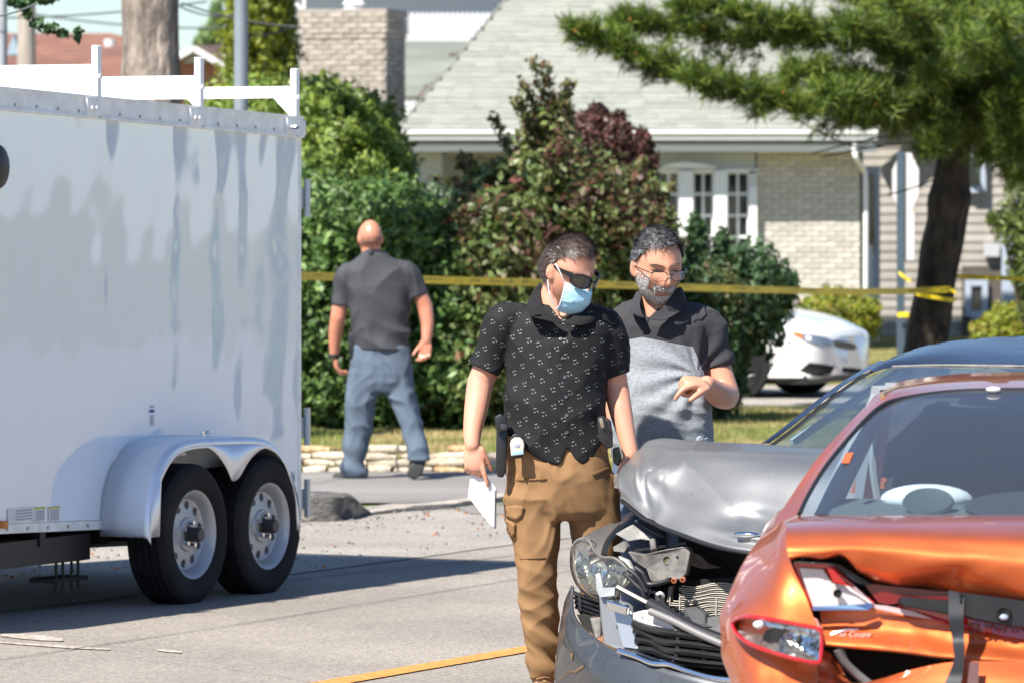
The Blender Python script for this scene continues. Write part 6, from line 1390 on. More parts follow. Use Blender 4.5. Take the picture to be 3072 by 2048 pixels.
for a_ in (.87, 3.45):
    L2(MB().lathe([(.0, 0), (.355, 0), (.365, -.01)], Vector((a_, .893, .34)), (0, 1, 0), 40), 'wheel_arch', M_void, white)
L_(MB().bb(.15, 4.1, -.8, .8, .15, .24), 'underbody', M_black, white)
# ---------------------------------------------------------------- people
M_skinA = pmat('skin_fair', (.62, .325, .215), .5, sss=.12, var=.08, vscale=14, bump=.25, bscale=160, bdist=.002, c2=(.64, .27, .18), c2pos=(.3, .8))
M_skinB = pmat('skin_tan', (.56, .29, .185), .45, sss=.12, c2=(.58, .25, .16), vscale=12, bump=.25, bscale=160, bdist=.002, c2pos=(.3, .8))
M_skinC = pmat('skin_ruddy', (.52, .21, .13), .38, sss=.1, var=.08, vscale=10)
def fabric(name, c, var=.12, rough=.85, **k): return pmat(name, c, rough, var=var, vscale=5, bump=.35, bscale=420, bdist=.001, spec=.25, **k)
def part_union(name, b, vox, smooth_it, mat, parent, wr=(), cut=None, smf=.5, holes=None):
    """one closed garment or body: overlapping volumes fused into one skin, relaxed, then folded"""
    o = b.build(name, None, parent, merge=False)
    mesh_obj_modify(o, [('REMESH', {'mode': 'VOXEL', 'voxel_size': vox}), ('SMOOTH', {'factor': smf, 'iterations': smooth_it})])
    me = o.data; co = co_get(me); nr = nrm_get(me)
    for f_ in wr: co = co + nr * f_(co)[:, None]
    co_set(me, co)
    if cut is not None:
        M = ROOT[o.name]; bm = bmesh.new(); bm.from_mesh(me); dele = []
        for f in bm.faces:
            c = M @ f.calc_center_median(); px = c.x * F / c.y + CX; py = HY - (c.z - H) * F / c.y
            if cut(px, py, c): dele.append(f)
        bmesh.ops.delete(bm, geom=dele, context='FACES')
        for _ in range(14):     # an even hem instead of a stepped cut
            new = {}
            for v in bm.verts:
                nb = [e.other_vert(v).co for e in v.link_edges if e.is_boundary]
                if len(nb) == 2: new[v] = (v.co + (nb[0] + nb[1]) * .5) * .5
            for v, c in new.items(): v.co = c
        bm.to_mesh(me); bm.free()
        mesh_obj_modify(o, [('SOLIDIFY', {'thickness': .004, 'offset': -1})]); me = o.data
    me.polygons.foreach_set('use_smooth', [True] * len(me.polygons)); me.materials.clear()
    for m in (mat if isinstance(mat, (list, tuple)) else [mat]): me.materials.append(m)
    return o
def folds(amp, sc, st, seed, rid=True):
    def f(p):
        w_ = wave(p + .12 * np.stack([wave(p, 2.2, seed + 9), wave(p, 2.2, seed + 8), wave(p, 2.2, seed + 7)], 1), sc, seed, 7, st)
        return amp * ((1 - 2 * np.abs(np.clip(w_, -1, 1)) ** .7) if rid else w_)
    return f
def sect(b, rows, seg=28, up=(0, 1, 0)):
    """stack of ellipses: (centre Vector, half width x, half depth y, tilt of ring normal) closed at both ends"""
    vs = []; fs = []; n = len(rows)
    for i, (c, rx, ry) in enumerate(rows):
        for k in range(seg):
            a = 2 * math.pi * k / seg; ca_, sa_ = math.cos(a), math.sin(a)
            sx = math.copysign(abs(ca_) ** .85, ca_); sy = math.copysign(abs(sa_) ** .85, sa_)
            vs.append(c + Vector((rx * sx, ry * sy, 0)))
    for i in range(n - 1):
        for k in range(seg): k2 = (k + 1) % seg; fs.append((i * seg + k, i * seg + k2, (i + 1) * seg + k2, (i + 1) * seg + k))
    fs.append(tuple(range(seg))[::-1]); fs.append(tuple((n - 1) * seg + k for k in range(seg))); b.add(vs, fs); return b
def limb(b, pts, rr, seg=18, flat=1.0, cap=True):
    P = [Vector(p) for p in pts]; n = 4; pth = catmull(P, n); R_ = [v.x for v in catmull([Vector((r, 0, 0)) for r in rr], n)]
    b.tube(pth, R_, seg, flat=flat)
    if cap:
        b.ell(P[0], (rr[0],) * 3, 14, 8); b.ell(P[-1], (rr[-1],) * 3, 14, 8)
    return b
def hand(b, wrist, d, nrm, s=1.0, side=1, curl=(.3, .4, .5, .55), spread=.12, thumb=(.7, .35), lens=(.075, .083, .078, .062)):
    """palm then four bent fingers and a thumb; d = direction of fingers, nrm = outward normal of the back of the hand, side = thumb side"""
    d = Vector(d).normalized(); nrm = Vector(nrm); nrm = (nrm - d * nrm.dot(d)).normalized(); r = d.cross(nrm).normalized() * side; w_ = Vector(wrist)
    M = Matrix((r, d, nrm)).transposed()
    b.ell(w_ + d * .045 * s, (.041 * s, .056 * s, .017 * s), 18, 12, M); b.ell(w_ + d * .012 * s, (.028 * s, .035 * s, .02 * s), 14, 10, M)
    b.ell(w_ + d * .03 * s + r * .022 * s - nrm * .008 * s, (.02 * s, .034 * s, .017 * s), 12, 8, M)
    for k in range(4):
        off = (1.5 - k) * .0195 * s; p = w_ + d * (.088 - .006 * abs(k - 1.2)) * s + r * off; a = 0; dirv = (d + r * spread * (1.5 - k) * .6).normalized(); pts = [p - dirv * .03 * s, p]; L = lens[k] * s
        for j, fr in enumerate((.45, .31, .24)):
            a += curl[k] * (1.0, 1.15, .8)[j]; q = dirv * math.cos(a) - nrm * math.sin(a); p = p + q * L * fr; pts.append(p)
        limb(b, pts, [.0102 * s, .0104 * s, .0094 * s, .0086 * s, .0074 * s], 10)
    p = w_ + d * .022 * s + r * .03 * s - nrm * .004 * s; td = (d * math.cos(thumb[0]) + r * math.sin(thumb[0]) - nrm * .25).normalized(); p1 = p + td * .036 * s
    td2 = (td * math.cos(thumb[1]) + (d * .6 - nrm * .8).normalized() * math.sin(thumb[1])).normalized(); limb(b, [p, p1, p1 + td2 * .028 * s, p1 + td2 * .048 * s], [.0145 * s, .0118 * s, .0105 * s, .0085 * s], 10)
    return b
class Head:
    def __init__(s, c, f, u, k=1.0):
        f = Vector(f).normalized(); u = Vector(u); u = (u - f * u.dot(f)).normalized(); r = f.cross(u)
        s.k = k; s.M = Matrix.Translation(c) @ Matrix((r, f, u)).transposed().to_4x4() @ Matrix.Scale(k, 4)
        s.v = []; s.f = []; nu, nv = 72, 54
        for i in range(nv + 1):
            t = math.pi * i / nv
            for j in range(nu):
                a = 2 * math.pi * j / nu; s.v.append(s.surf(Vector((math.sin(t) * math.cos(a), math.sin(t) * math.sin(a), math.cos(t)))))
        for i in range(nv):
            for j in range(nu): j2 = (j + 1) % nu; s.f.append((i * nu + j, (i + 1) * nu + j, (i + 1) * nu + j2, i * nu + j2))
        s.bv = BVHTree.FromPolygons(s.v, s.f)
    def surf(s, d):
        x, y, z = d; sx, sy, sz = .077, .097, .122
        g = lambda a, c, w_: math.exp(-((a - c) / w_) ** 2)
        if z < 0: sx *= 1 - .26 * (-z) ** 1.6
        p = Vector((x * sx, y * sy, z * sz))
        if z < -.15 and y < .25: p.y += (.25 - y) * .05 * min(1, (-z - .15) * 2.2)
        if y < 0: p.y *= 1.04
        if z > .2: p.x *= 1 + .05 * g(z, .45, .3)
        if y > 0:
            X, Z = p.x, p.z; fy = min(1, y * 1.6)
            p.y *= .95; p.y += fy * (.027 * g(X, 0, .0125) * g(Z, -.030, .020) + .012 * g(X, 0, .010) * g(Z, -.003, .028) + .006 * g(Z, .026, .012) * g(X, 0, .05)
                    - .011 * (g(X, .031, .018) + g(X, -.031, .018)) * g(Z, .006, .014) + .007 * g(X, 0, .026) * g(Z, -.066, .010) - .003 * g(X, 0, .03) * g(Z, -.0665, .003)
                    + .011 * g(X, 0, .028) * g(Z, -.105, .018) + .004 * (g(X, .045, .018) + g(X, -.045, .018)) * g(Z, -.022, .02) + .006 * (g(X, .014, .008) + g(X, -.014, .008)) * g(Z, -.040, .01))
        return p
    def w(s, x, y, z): return s.M @ Vector((x, y, z))
    def on(s, x, z, off=.0, ydir=1):
        h_ = s.bv.ray_cast(Vector((x, .3 * ydir, z)), Vector((0, -ydir, 0)))
        p = h_[0] if h_[0] else Vector((x, .05 * ydir, z)); n_ = h_[1] if h_[0] else Vector((0, 1, 0)); return s.M @ (p + n_ * off)
    def add(s, b, ears=True):
        b.add([s.M @ v for v in s.v], s.f)
        if ears:
            for sd in (1, -1):
                R_ = (s.M.to_3x3() @ Matrix.Rotation(.35 * sd, 3, 'Z'))
                b.ell(s.w(sd * .080, -.006, -.004), (.009, .018, .031), 12, 10, R_); b.ell(s.w(sd * .078, .002, -.022), (.007, .012, .014), 10, 8, R_)
    def hair(s, name, region, n, length, sweep, mat, parent, seed=0, lift=.25, width=.0011, off=.0, curl=0, nseg=3, clump=.5):
        rg = np.random.RandomState(seed); V = []; c = 0; k = s.k
        while c < n:
            d = Vector(rg.normal(size=3)).normalized(); pr = region(d)
            if rg.rand() > pr: continue
            p = s.surf(d); nn = d.copy(); nn.x /= .077; nn.y /= .097; nn.z /= .12; nn.normalize()
            cl = Vector((noise.noise(p * 60), noise.noise(p * 60 + Vector((5, 0, 0))), noise.noise(p * 60 + Vector((0, 5, 0))))) * clump
            dr = (Vector(sweep(d)) + cl + Vector(rg.normal(size=3)) * .18); dr = dr - nn * dr.dot(nn)
            if dr.length < 1e-3: continue
            dr.normalize(); L = (length(d) if callable(length) else length) * rg.uniform(.6, 1.2); sd = nn.cross(dr) * width
            q = p + nn * (off * rg.rand()); ld = lift * rg.uniform(.6, 1.4); prev = None
            for i in range(nseg):
                a = s.M @ (q - sd * (1 - i / nseg)); b_ = s.M @ (q + sd * (1 - i / nseg)); q2 = q + (dr + nn * ld * (1 - i * .55)).normalized() * L / nseg
                w2 = 1 - (i + 1) / nseg + .08; V += [a, b_, s.M @ (q2 + sd * w2), s.M @ (q2 - sd * w2)]; q = q2
            c += 1
        return link(name, fast_mesh(name, [tuple(v) for v in V], 4), mat, parent, True)
    def cap(s, name, region, off, mat, parent, thr=.5, rough=.0):
        vs = []; keep = {}; nu = 72
        for i, v in enumerate(s.v):
            n_ = Vector((v.x / .077 ** 2, v.y / .097 ** 2, v.z / .122 ** 2)).normalized(); vs.append(s.M @ (v + n_ * (off + rough * noise.noise(v * 90))))
        fs = []
        for f in s.f:
            c = sum((s.v[i] for i in f), Vector()) / 4; d = Vector((c.x / .077, c.y / .097, c.z / .122)).normalized()
            if region(d) > thr: fs.append(f)
        return MB().add(vs, fs).build(name, mat, parent, smooth=True, autos=False)
def motif_points(o, pts_px, fn):
    """cast picture points onto a garment; fn(pos, normal, right, up)"""
    me = o.data; M = ROOT[o.name]; inv = M.inverted(); bv = BVHTree.FromPolygons([v.co for v in me.vertices], [tuple(p.vertices) for p in me.polygons]); o_ = inv @ Vector((0, 0, H))
    for px, py, *r in pts_px:
        d = (inv @ W(px, py, 20) - o_).normalized(); h_ = bv.ray_cast(o_, d)
        if h_[0] is None: continue
        n_ = h_[1];
        if n_.dot(d) > 0: n_ = -n_
        up_ = Vector((0, 0, 1)); rt = up_.cross(n_) * 1.0
        if rt.length < .2: continue
        rt.normalize(); up2 = n_.cross(rt); fn(M @ h_[0], n_, -rt if rt.dot(Vector((1, 0, 0))) < 0 else rt, up2, *r)

# ---------- man in the face mask
DA = 19.9
A_ = lambda px, py, dy=0: W(px, py, DA + dy)
kA = DA / F
pa = thing('person', 'man in black patterned short-sleeved shirt, sunglasses and blue face mask, brown cargo trousers', 'person', (A_(1680, 2130).x, DA, 0))
hA = Head(A_(1704, 812, -.02), (.66, -.60, -.45), (.36, -.30, .88), 1.10)
b = MB(); hA.add(b)
limb(b, [A_(1660, 960, .03), A_(1668, 905, .03), A_(1684, 850, .02)], [.072, .066, .062], 20)
sect(b, [(A_(1690, y_, .03), hw * kA, dp) for y_, hw, dp in [(925, 90, .06), (955, 140, .075), (1050, 125, .085), (1200, 120, .09), (1330, 115, .09), (1430, 110, .08)]])
# arms
limb(b, [A_(1530, 985, .03), A_(1478, 1060, .04), A_(1440, 1150, .04)], [.045, .050, .049]); limb(b, [A_(1441, 1145, .04), A_(1430, 1215, .01), A_(1418, 1290, -.03), A_(1417, 1335, -.05)], [.050, .046, .036, .029])
limb(b, [A_(1805, 985, .05), A_(1838, 1080, .07), A_(1848, 1165, .08)], [.042, .044, .047]); limb(b, [A_(1848, 1160, .08), A_(1862, 1230, .05), A_(1878, 1300, .02), A_(1892, 1362, -.0)], [.048, .044, .035, .029])
hand(b, A_(1417, 1335, -.05), (.12, -.1, -1), (-.15, -1, .0), 1.02, side=-1, curl=(.10, .75, .9, 1.0), thumb=(.35, .3))
hand(b, A_(1892, 1362, 0), (.25, -.1, -1), (.6, -.8, 0), 1.0, side=1, curl=(.4, .45, .5, .5))
for pts, rr in (([(1600, 1400), (1600, 1600), (1620, 1800), (1632, 2080)], [.07, .065, .05, .035]), ([(1760, 1400), (1785, 1600), (1795, 1800), (1800, 2080)], [.07, .065, .05, .035])): limb(b, [A_(x_, y_, .03) for x_, y_ in pts], rr, 12)
bodyA = part_union('body', b, .0048, 3, M_skinA, pa)
# shirt
M_shA = fabric('black_shirt', (.012, .012, .013), rough=.8)
b = MB()
sect(b, [(A_(cx, y_, .03), hw * kA, dp) for y_, cx, hw, dp in [(898, 1690, 62, .06), (920, 1688, 110, .075), (945, 1682, 150, .09), (975, 1678, 165, .105), (1030, 1676, 160, .125), (1110, 1668, 150, .135), (1200, 1664, 154, .150), (1290, 1664, 160, .155), (1350, 1664, 162, .15), (1420, 1664, 160, .145)]], 36)
limb(b, [A_(1560, 945, .03), A_(1515, 965, .03), A_(1488, 1020, .035), A_(1464, 1080, .04), A_(1450, 1116, .04)], [.055, .075, .070, .067, .066], 20)
limb(b, [A_(1790, 960, .04), A_(1822, 985, .05), A_(1838, 1045, .06), A_(1844, 1100, .07), A_(1846, 1126, .07)], [.055, .070, .064, .060, .060], 20)
def hemA(px):
    T = [(1480, 1290), (1525, 1302), (1560, 1335), (1592, 1362), (1640, 1388), (1680, 1396), (1698, 1345), (1704, 1340), (1722, 1372), (1748, 1393), (1775, 1374), (1797, 1338), (1830, 1300), (1860, 1285)]
    if px <= T[0][0]: return T[0][1]
    for (a, c), (e, g) in zip(T, T[1:]):
        if a <= px <= e: return c + (g - c) * (px - a) / (e - a)
    return T[-1][1]
def cutA(px, py, c):
    if py > hemA(px) and 1500 < px < 1850 : return True
    if c.y < DA + .04 and 1600 < px < 1780 and py < (962 - (1684 - px) * 1.30 if px < 1684 else 962 - (px - 1684) * .62): return True
    if px < 1500 and py > 1092 + (px - 1414) * .45: return True
    if px > 1800 and py > 1131 - (px - 1841) * .35 and py < 1200 and c.z > 1.2: return px > 1822 or False
    return False
def edgefold(p):   # folds fanning from the armpits and round the belly
    return .0085 * (1 - 2 * np.abs(np.sin((p[:, 2] - .55 * np.abs(p[:, 0] - .02)) * 21 + 2.0 * wave(p, 1.2, 4)))) * np.clip((1.35 - p[:, 2]) * 3, .15, 1) * np.clip(.5 + .6 * wave(p, 1.8, 44), 0, 1)
shA = part_union('shirt', b, .0065, 5, M_shA, pa, [folds(.0055, 2.2, (1, 1, 1.8), 41), folds(.0022, 5.0, (1, 1, 1.6), 42), edgefold], cut=cutA)
# collar flaps and placket
M_col = M_shA
def flap(name, pts, mat, th=.004, parent=pa): return MB().prism([A_(*q) for q in pts], (0, -th, 0)).build(name, mat, parent, bevel=.001)
MB().grid(patch([[A_(1627, 862, .05), A_(1610, 890, -.0), A_(1612, 925, -.07), A_(1622, 945, -.11)], [A_(1620, 850, .07), A_(1594, 890, .0), A_(1590, 925, -.07), A_(1598, 948, -.115)], [A_(1605, 880, .08), A_(1584, 910, .0), A_(1585, 935, -.07), A_(1597, 952, -.118)]], 4, 4)).build('collar', M_col, pa, smooth=True, solid=.003)
MB().grid(patch([[A_(1622, 870, .03), A_(1625, 915, -.05), A_(1655, 950, -.09), A_(1688, 968, -.105)], [A_(1608, 872, .03), A_(1600, 925, -.07), A_(1615, 955, -.115), A_(1675, 970, -.12)], [A_(1600, 880, .03), A_(1590, 925, -.07), A_(1600, 950, -.12), A_(1640, 960, -.125)]], 4, 4)).build('collar', M_col, pa, smooth=True, solid=.003)
MB().grid(patch([[A_(1745, 930, -.03), A_(1720, 948, -.08), A_(1696, 964, -.105)], [A_(1790, 930, -.01), A_(1765, 955, -.08), A_(1700, 972, -.12)], [A_(1800, 945, .0), A_(1780, 965, -.07), A_(1740, 975, -.11)]], 4, 4)).build('collar', M_col, pa, smooth=True, solid=.003)
# printed leaf-like motifs, one small group after another, laid on the cloth
M_mot = pmat('motif_print', (.17, .195, .165), .7)
mb_ = MB(); rg = np.random.RandomState(2)
def mot(p, n_, rt, up_, fl=1):
    def lf(x_, y_, a, L, w_):
        c_ = p + (rt * x_ + up_ * y_) * fl + n_ * .0016; d = rt * math.cos(a) + up_ * math.sin(a); s_ = n_.cross(d)
        mb_.add([c_ - d * L, c_ - s_ * w_, c_ + d * L, c_ + s_ * w_], [(0, 1, 2, 3)])
    lf(.004, -.008, .18, .0085, .0023); lf(-.006, .002, -1.0, .0052, .0024); lf(.005, .006, -.55, .0055, .0023)
pts = []
for j in range(40):
    for i in range(10):
        px = 1390 + i * 54 + (28 if j % 2 else 0) + rg.uniform(-3, 3) + j * 2; py = 880 + j * 26 + (i % 2) * 10 + rg.uniform(-3, 3)
        if (i + j * 2) % 3 != 2 or True: pts.append((px, py, 1 if (i + j) % 2 else -1))
motif_points(shA, pts, mot)
mb_.build('shirt_print', M_mot, shA, merge=False, kind='stuff')
for (x_, y_) in ((1683, 1017), (1687, 1074), (1694, 1131), (1698, 1190), (1700, 1245), (1701, 1296)):
    motif_points(shA, [(x_, y_)], lambda p, n_, rt, up_: MB().lathe([(.0062, 0), (.0062, .002), (.004, .0025), (0, .0015)], p + n_ * .001, n_, 14).build('button', pmat('button', (.08, .09, .10), .3) if 'button' not in MATS else MATS['button'], pa, smooth=True))
# trousers
M_trA = fabric('brown_cotton', (.255, .145, .066), var=.1)
b = MB()
sect(b, [(A_(cx, y_, .03), hw * kA, dp) for y_, cx, hw, dp in [(1300, 1666, 150, .13), (1360, 1670, 156, .14), (1420, 1678, 162, .145), (1480, 1684, 168, .14), (1530, 1688, 165, .13), (1560, 1688, 150, .11)]], 32)
sect(b, [(A_(cx, y_, dy), hw * kA, dp) for y_, cx, hw, dp, dy in [(1420, 1590, 78, .10, .02), (1480, 1594, 82, .11, .02), (1553, 1594, 85, .105, .01), (1614, 1606, 76, .095, .0), (1705, 1611, 62, .082, -.01), (1826, 1621, 59, .076, .0), (1916, 1626, 53, .07, .02), (1965, 1624, 52, .068, .03), (2007, 1630, 46, .064, .03), (2035, 1632, 42, .06, .03)]], 28)
sect(b, [(A_(cx, y_, dy), hw * kA, dp) for y_, cx, hw, dp, dy in [(1420, 1775, 80, .10, .04), (1480, 1782, 82, .11, .04), (1553, 1786, 80, .105, .04), (1650, 1790, 74, .095, .04), (1750, 1796, 64, .085, .05), (1880, 1800, 58, .078, .06), (2000, 1802, 54, .072, .07), (2040, 1802, 48, .065, .07)]], 28)
def kneefold(p):
    z = p[:, 2]; low = np.clip((.62 - z) * 4, 0, 1); cuff = np.clip((.36 - z) * 7, 0, 1)
    return .006 * (1 - 2 * np.abs(np.sin(z * 24 + p[:, 0] * 14 + 2.5 * wave(p, 1.3, 6)))) * (.35 + .8 * cuff) + .008 * cuff * np.sin(z * 60 + p[:, 0] * 20 + 2 * wave(p, 2, 5))
def crotch(p):
    r_ = np.hypot(p[:, 0] - float(A_(1700, 1500).x - ROOT[pa.name].translation.x), p[:, 2] - A_(1700, 1500).z); a = np.arctan2(p[:, 2] - A_(1700, 1500).z, p[:, 0] - float(A_(1700, 1500).x - ROOT[pa.name].translation.x))
    return .0045 * np.sin(a * 9 + r_ * 26 + 3.5 * wave(p, 1.6, 91)) * np.exp(-(r_ / .19) ** 2) * np.clip(r_ * 9, 0, 1)
trA = part_union('trousers', b, .0068, 5, M_trA, pa, [folds(.0065, 2.6, (1.2, 1, .8), 51), folds(.0025, 6, (1, 1, 1.3), 52), kneefold])
# pocket flaps and seams
def onto(o, poly, name, mat, off=.004, cuts=3, parent=None, thick=.003):
    me = o.data; M = ROOT[o.name]; inv = M.inverted(); bv = BVHTree.FromPolygons([v.co for v in me.vertices], [tuple(p.vertices) for p in me.polygons]); o_ = inv @ Vector((0, 0, H))
    bm = bmesh.new(); bm.faces.new([bm.verts.new((x_, y_, 0)) for x_, y_ in poly]); bmesh.ops.triangulate(bm, faces=bm.faces); bmesh.ops.subdivide_edges(bm, edges=bm.edges, cuts=cuts, use_grid_fill=True); last = None
    for v in bm.verts:
        d = (inv @ W(v.co.x, v.co.y, 20) - o_).normalized(); h_ = bv.ray_cast(o_, d)
        if h_[0] is None: h_ = (last if last else bv.find_nearest(inv @ W(v.co.x, v.co.y, DA))[0], -d)
        last = h_[0]; v.co = h_[0] - d * off
    m2 = bpy.data.meshes.new(name); bm.to_mesh(m2); bm.free(); q = link(name, m2, mat, parent or o, world=False)
    mesh_obj_modify(q, [('SOLIDIFY', {'thickness': thick, 'offset': 0})]); q.data.polygons.foreach_set('use_smooth', [True] * len(q.data.polygons)); return q
onto(trA, [(1512, 1520), (1545, 1514), (1572, 1518), (1566, 1548), (1548, 1560), (1530, 1556), (1512, 1545)], 'cargo_pocket_flap', M_trA, .006)
onto(trA, [(1512, 1555), (1530, 1562), (1545, 1572), (1545, 1600), (1535, 1620), (1520, 1600), (1510, 1575)], 'cargo_pocket', fabric('brown_shadow_cloth', (.24, .13, .06)), .01, thick=.012)
onto(trA, [(1530, 1436), (1640, 1434), (1640, 1438), (1530, 1441)], 'seam', fabric('seam_cloth', (.22, .12, .05)), .003)
onto(trA, [(1775, 1418), (1830, 1398), (1834, 1404), (1780, 1426)], 'pocket_welt', MATS['seam_cloth'], .004)
onto(trA, [(1560, 1672), (1660, 1670), (1660, 1673), (1560, 1676)], 'seam', MATS['seam_cloth'], .003)
# boots
M_boot = pmat('tan_boot', (.34, .20, .10), .7, var=.15, vscale=12, bump=.4, bscale=60)
for cx, dy in ((1634, .0), (1802, .05)):
    b = MB(); limb(b, [A_(cx, 2020, dy + .03), A_(cx, 2075, dy + .03), A_(cx, 2100, dy + .03)], [.048, .05, .052]); limb(b, [A_(cx, 2096, dy + .05), A_(cx, 2098, dy - .08), A_(cx, 2108, dy - .17)], [.046, .046, .034], flat=.9)
    bt = part_union('boot', b, .006, 3, M_boot, pa)
    MB().tube([A_(cx, 2122, dy + .1), A_(cx, 2122, dy - .19)], .047, 16, flat=.25).build('sole', M_black, bt)
    for i in range(4): MB().tube(catmull([A_(cx - 24, 2036 + i * 14, dy - .015 - i * .012), A_(cx, 2030 + i * 14, dy - .034 - i * .014), A_(cx + 24, 2036 + i * 14, dy - .015 - i * .012)], 3), .0035, 6).build('lace', M_trA, bt, smooth=True)
# belt kit
def kit(name, pts, dy, th, mat=M_black, parent=pa, bev=.006): return MB().prism([A_(x_, y_, dy) for x_, y_ in pts], (0, th, 0)).build(name, mat, parent, bevel=bev, smooth=True)
M_hol = pmat('holster', (.014, .014, .016), .38, coat=.2)
hs = thing('holster', 'black pistol holster worn on the masked man\'s hip above his notepad', 'holster', A_(1505, 1330, -.08))
kit('holster_body', [(1490, 1262), (1512, 1256), (1524, 1280), (1520, 1400), (1510, 1432), (1492, 1430), (1487, 1400)], -.1, .05, M_hol, hs)
kit('pistol_grip', [(1484, 1250), (1500, 1240), (1520, 1250), (1524, 1284), (1500, 1300), (1486, 1284)], -.125, .04, M_hol, hs)
kit('strap_clip', [(1500, 1270), (1524, 1272), (1522, 1290), (1502, 1290)], -.135, .02, pmat('buckle', (.07, .075, .08), .25, metal=.5), hs)
hm = thing('belt_pouch', 'dark magazine pouch on the masked man\'s belt beside his free arm', 'pouch', A_(1805, 1300, -.08))
kit('pouch_body', [(1790, 1252), (1812, 1246), (1838, 1290), (1840, 1340), (1822, 1346), (1796, 1320)], -.11, .05, M_hol, hm)
kit('magazine', [(1796, 1256), (1808, 1252), (1816, 1282), (1804, 1286)], -.125, .02, pmat('pouch_tan', (.22, .18, .13), .6), hm)
kit('pouch_flap', [(1820, 1250), (1834, 1262), (1838, 1300), (1826, 1290)], -.125, .02, M_hol, hm)
gl_ = thing('glove_pouch', 'camouflage cloth tucked at the masked man\'s belt behind the folded bonnet', 'cloth', A_(1855, 1370, 0)); kit('cloth', [(1838, 1345), (1858, 1338), (1866, 1380), (1856, 1400), (1840, 1388)], .0, .03, pmat('camo', (.05, .06, .03), .8, c2=(.14, .14, .10), vscale=40), gl_)
# badge on a black holder
bd = thing('police_badge', 'gold and blue shield badge clipped to the masked man\'s belt', 'badge', A_(1553, 1335, -.14))
kit('badge_holder', [(1530, 1312), (1542, 1300), (1560, 1300), (1572, 1312), (1575, 1350), (1568, 1372), (1545, 1375), (1532, 1362)], -.135, .012, M_hol, bd, .003)
kit('shield', [(1530, 1330), (1534, 1318), (1545, 1311), (1560, 1311), (1569, 1319), (1573, 1334), (1570, 1352), (1572, 1362), (1533, 1367), (1532, 1350)], -.147, .010, pmat('badge_gold', (.80, .62, .42), .35, metal=.3, c2=(.8, .75, .65), vscale=90), bd, .003)
kit('badge_plate', [(1534, 1352), (1570, 1349), (1571, 1361), (1535, 1365)], -.150, .003, pmat('badge_blue', (.35, .55, .68), .4), bd, .001)
b = MB(); b.lathe([(.0, .003), (.011, .002), (.013, 0)], A_(1551, 1332, -.147), (0, -1, 0), 18); b.build('badge_seal', pmat('badge_seal', (.25, .28, .5), .4, c2=(.75, .6, .55), vscale=160), bd, smooth=True)
# notepad
npd = thing('notepad', 'white spiral-bound notepad hanging from the masked man\'s hand', 'notepad', A_(1445, 1490, -.04))
MB().prism([A_(1413, 1412, -.035), A_(1452, 1416, -.035), A_(1487, 1463, -.05), A_(1484, 1582, -.05), A_(1470, 1572, -.05), A_(1404, 1488, -.04)], (0, .010, 0)).build('cover', pmat('notebook_cover', (.80, .80, .82), .5), npd)
MB().prism([A_(1414, 1414, -.04), A_(1432, 1416, -.04), A_(1430, 1496, -.042), A_(1424, 1494, -.042)], (0, .003, 0)).build('page', pmat('page_blue', (.72, .76, .86), .6), npd)
MB().prism([A_(1425, 1497, -.043), A_(1436, 1470, -.043), A_(1485, 1470, -.054), A_(1483, 1580, -.054)], (0, .003, 0)).build('page', M_wtrim, npd)
for i in range(26):
    t_ = i / 25; c_ = A_(1486 - 1 * t_, 1470 + 112 * t_, -.05); MB().tube([c_ + Vector((.005 * math.cos(a), .006 * math.sin(a), .0008 * math.sin(a))) for a in [k * math.pi / 5 for k in range(11)]], .0011, 5).build('spiral_ring', pmat('spiral', (.015, .015, .05), .4) if 'spiral' not in MATS else MATS['spiral'], npd, smooth=True)
# hair, sunglasses, mask
M_hrA = pmat('dark_brown_hair', (.05, .032, .024), .42, island=[(0, (.02, .013, .01)), (.6, (.055, .036, .026)), (1, (.16, .11, .085))], spec=.6)
def regA(d):
    if d.z < -.35: return 0
    if d.y > .45: return 1 if (d.z > .74 + (.16 if .14 < abs(d.x) < .62 else 0)) else 0
    if d.y > .0 and abs(d.x) > .5: return 1 if d.z > .36 + d.y * 1.2 else 0
    return 1 if d.z > (-.32 if d.y < -.2 else .22 if d.y > -.05 else .0) else 0
hA.cap('hair_cap', regA, .005, M_hrA, pa, rough=.010)
hA.hair('hair', regA, 7000, lambda d: .030 if d.z < .6 else .042, lambda d: (.25, .75 if d.z > .45 else -.35, .05 if d.z > .4 else -.7), M_hrA, pa, 5, lift=.30, width=.0012, off=.008)
M_sgl = pmat('sunglass_lens', (.025, .02, .016), .06, spec=.9, coat=.5); M_frm = pmat('glasses_frame', (.01, .01, .014), .25)
sg_ = thing('sunglasses', 'black wraparound sunglasses worn above the blue face mask', 'sunglasses', hA.w(0, .1, 0))
def lensgrid(h, x0, x1, zt, zb, y0, cur):
    rows = []
    for i in range(7):
        t = i / 6; r_ = []
        for j in range(9):
            s_ = j / 8; x_ = x0 + (x1 - x0) * s_; e = math.sin(math.pi * min(1, max(0, s_ * .92 + .06))) ** .45; z_ = (zt + zb) / 2 + (zt - zb) / 2 * (1 - 2 * t) * e; r_.append(h.w(x_, y0 - cur * (x_ / .07) ** 2, z_))
        rows.append(r_)
    return rows
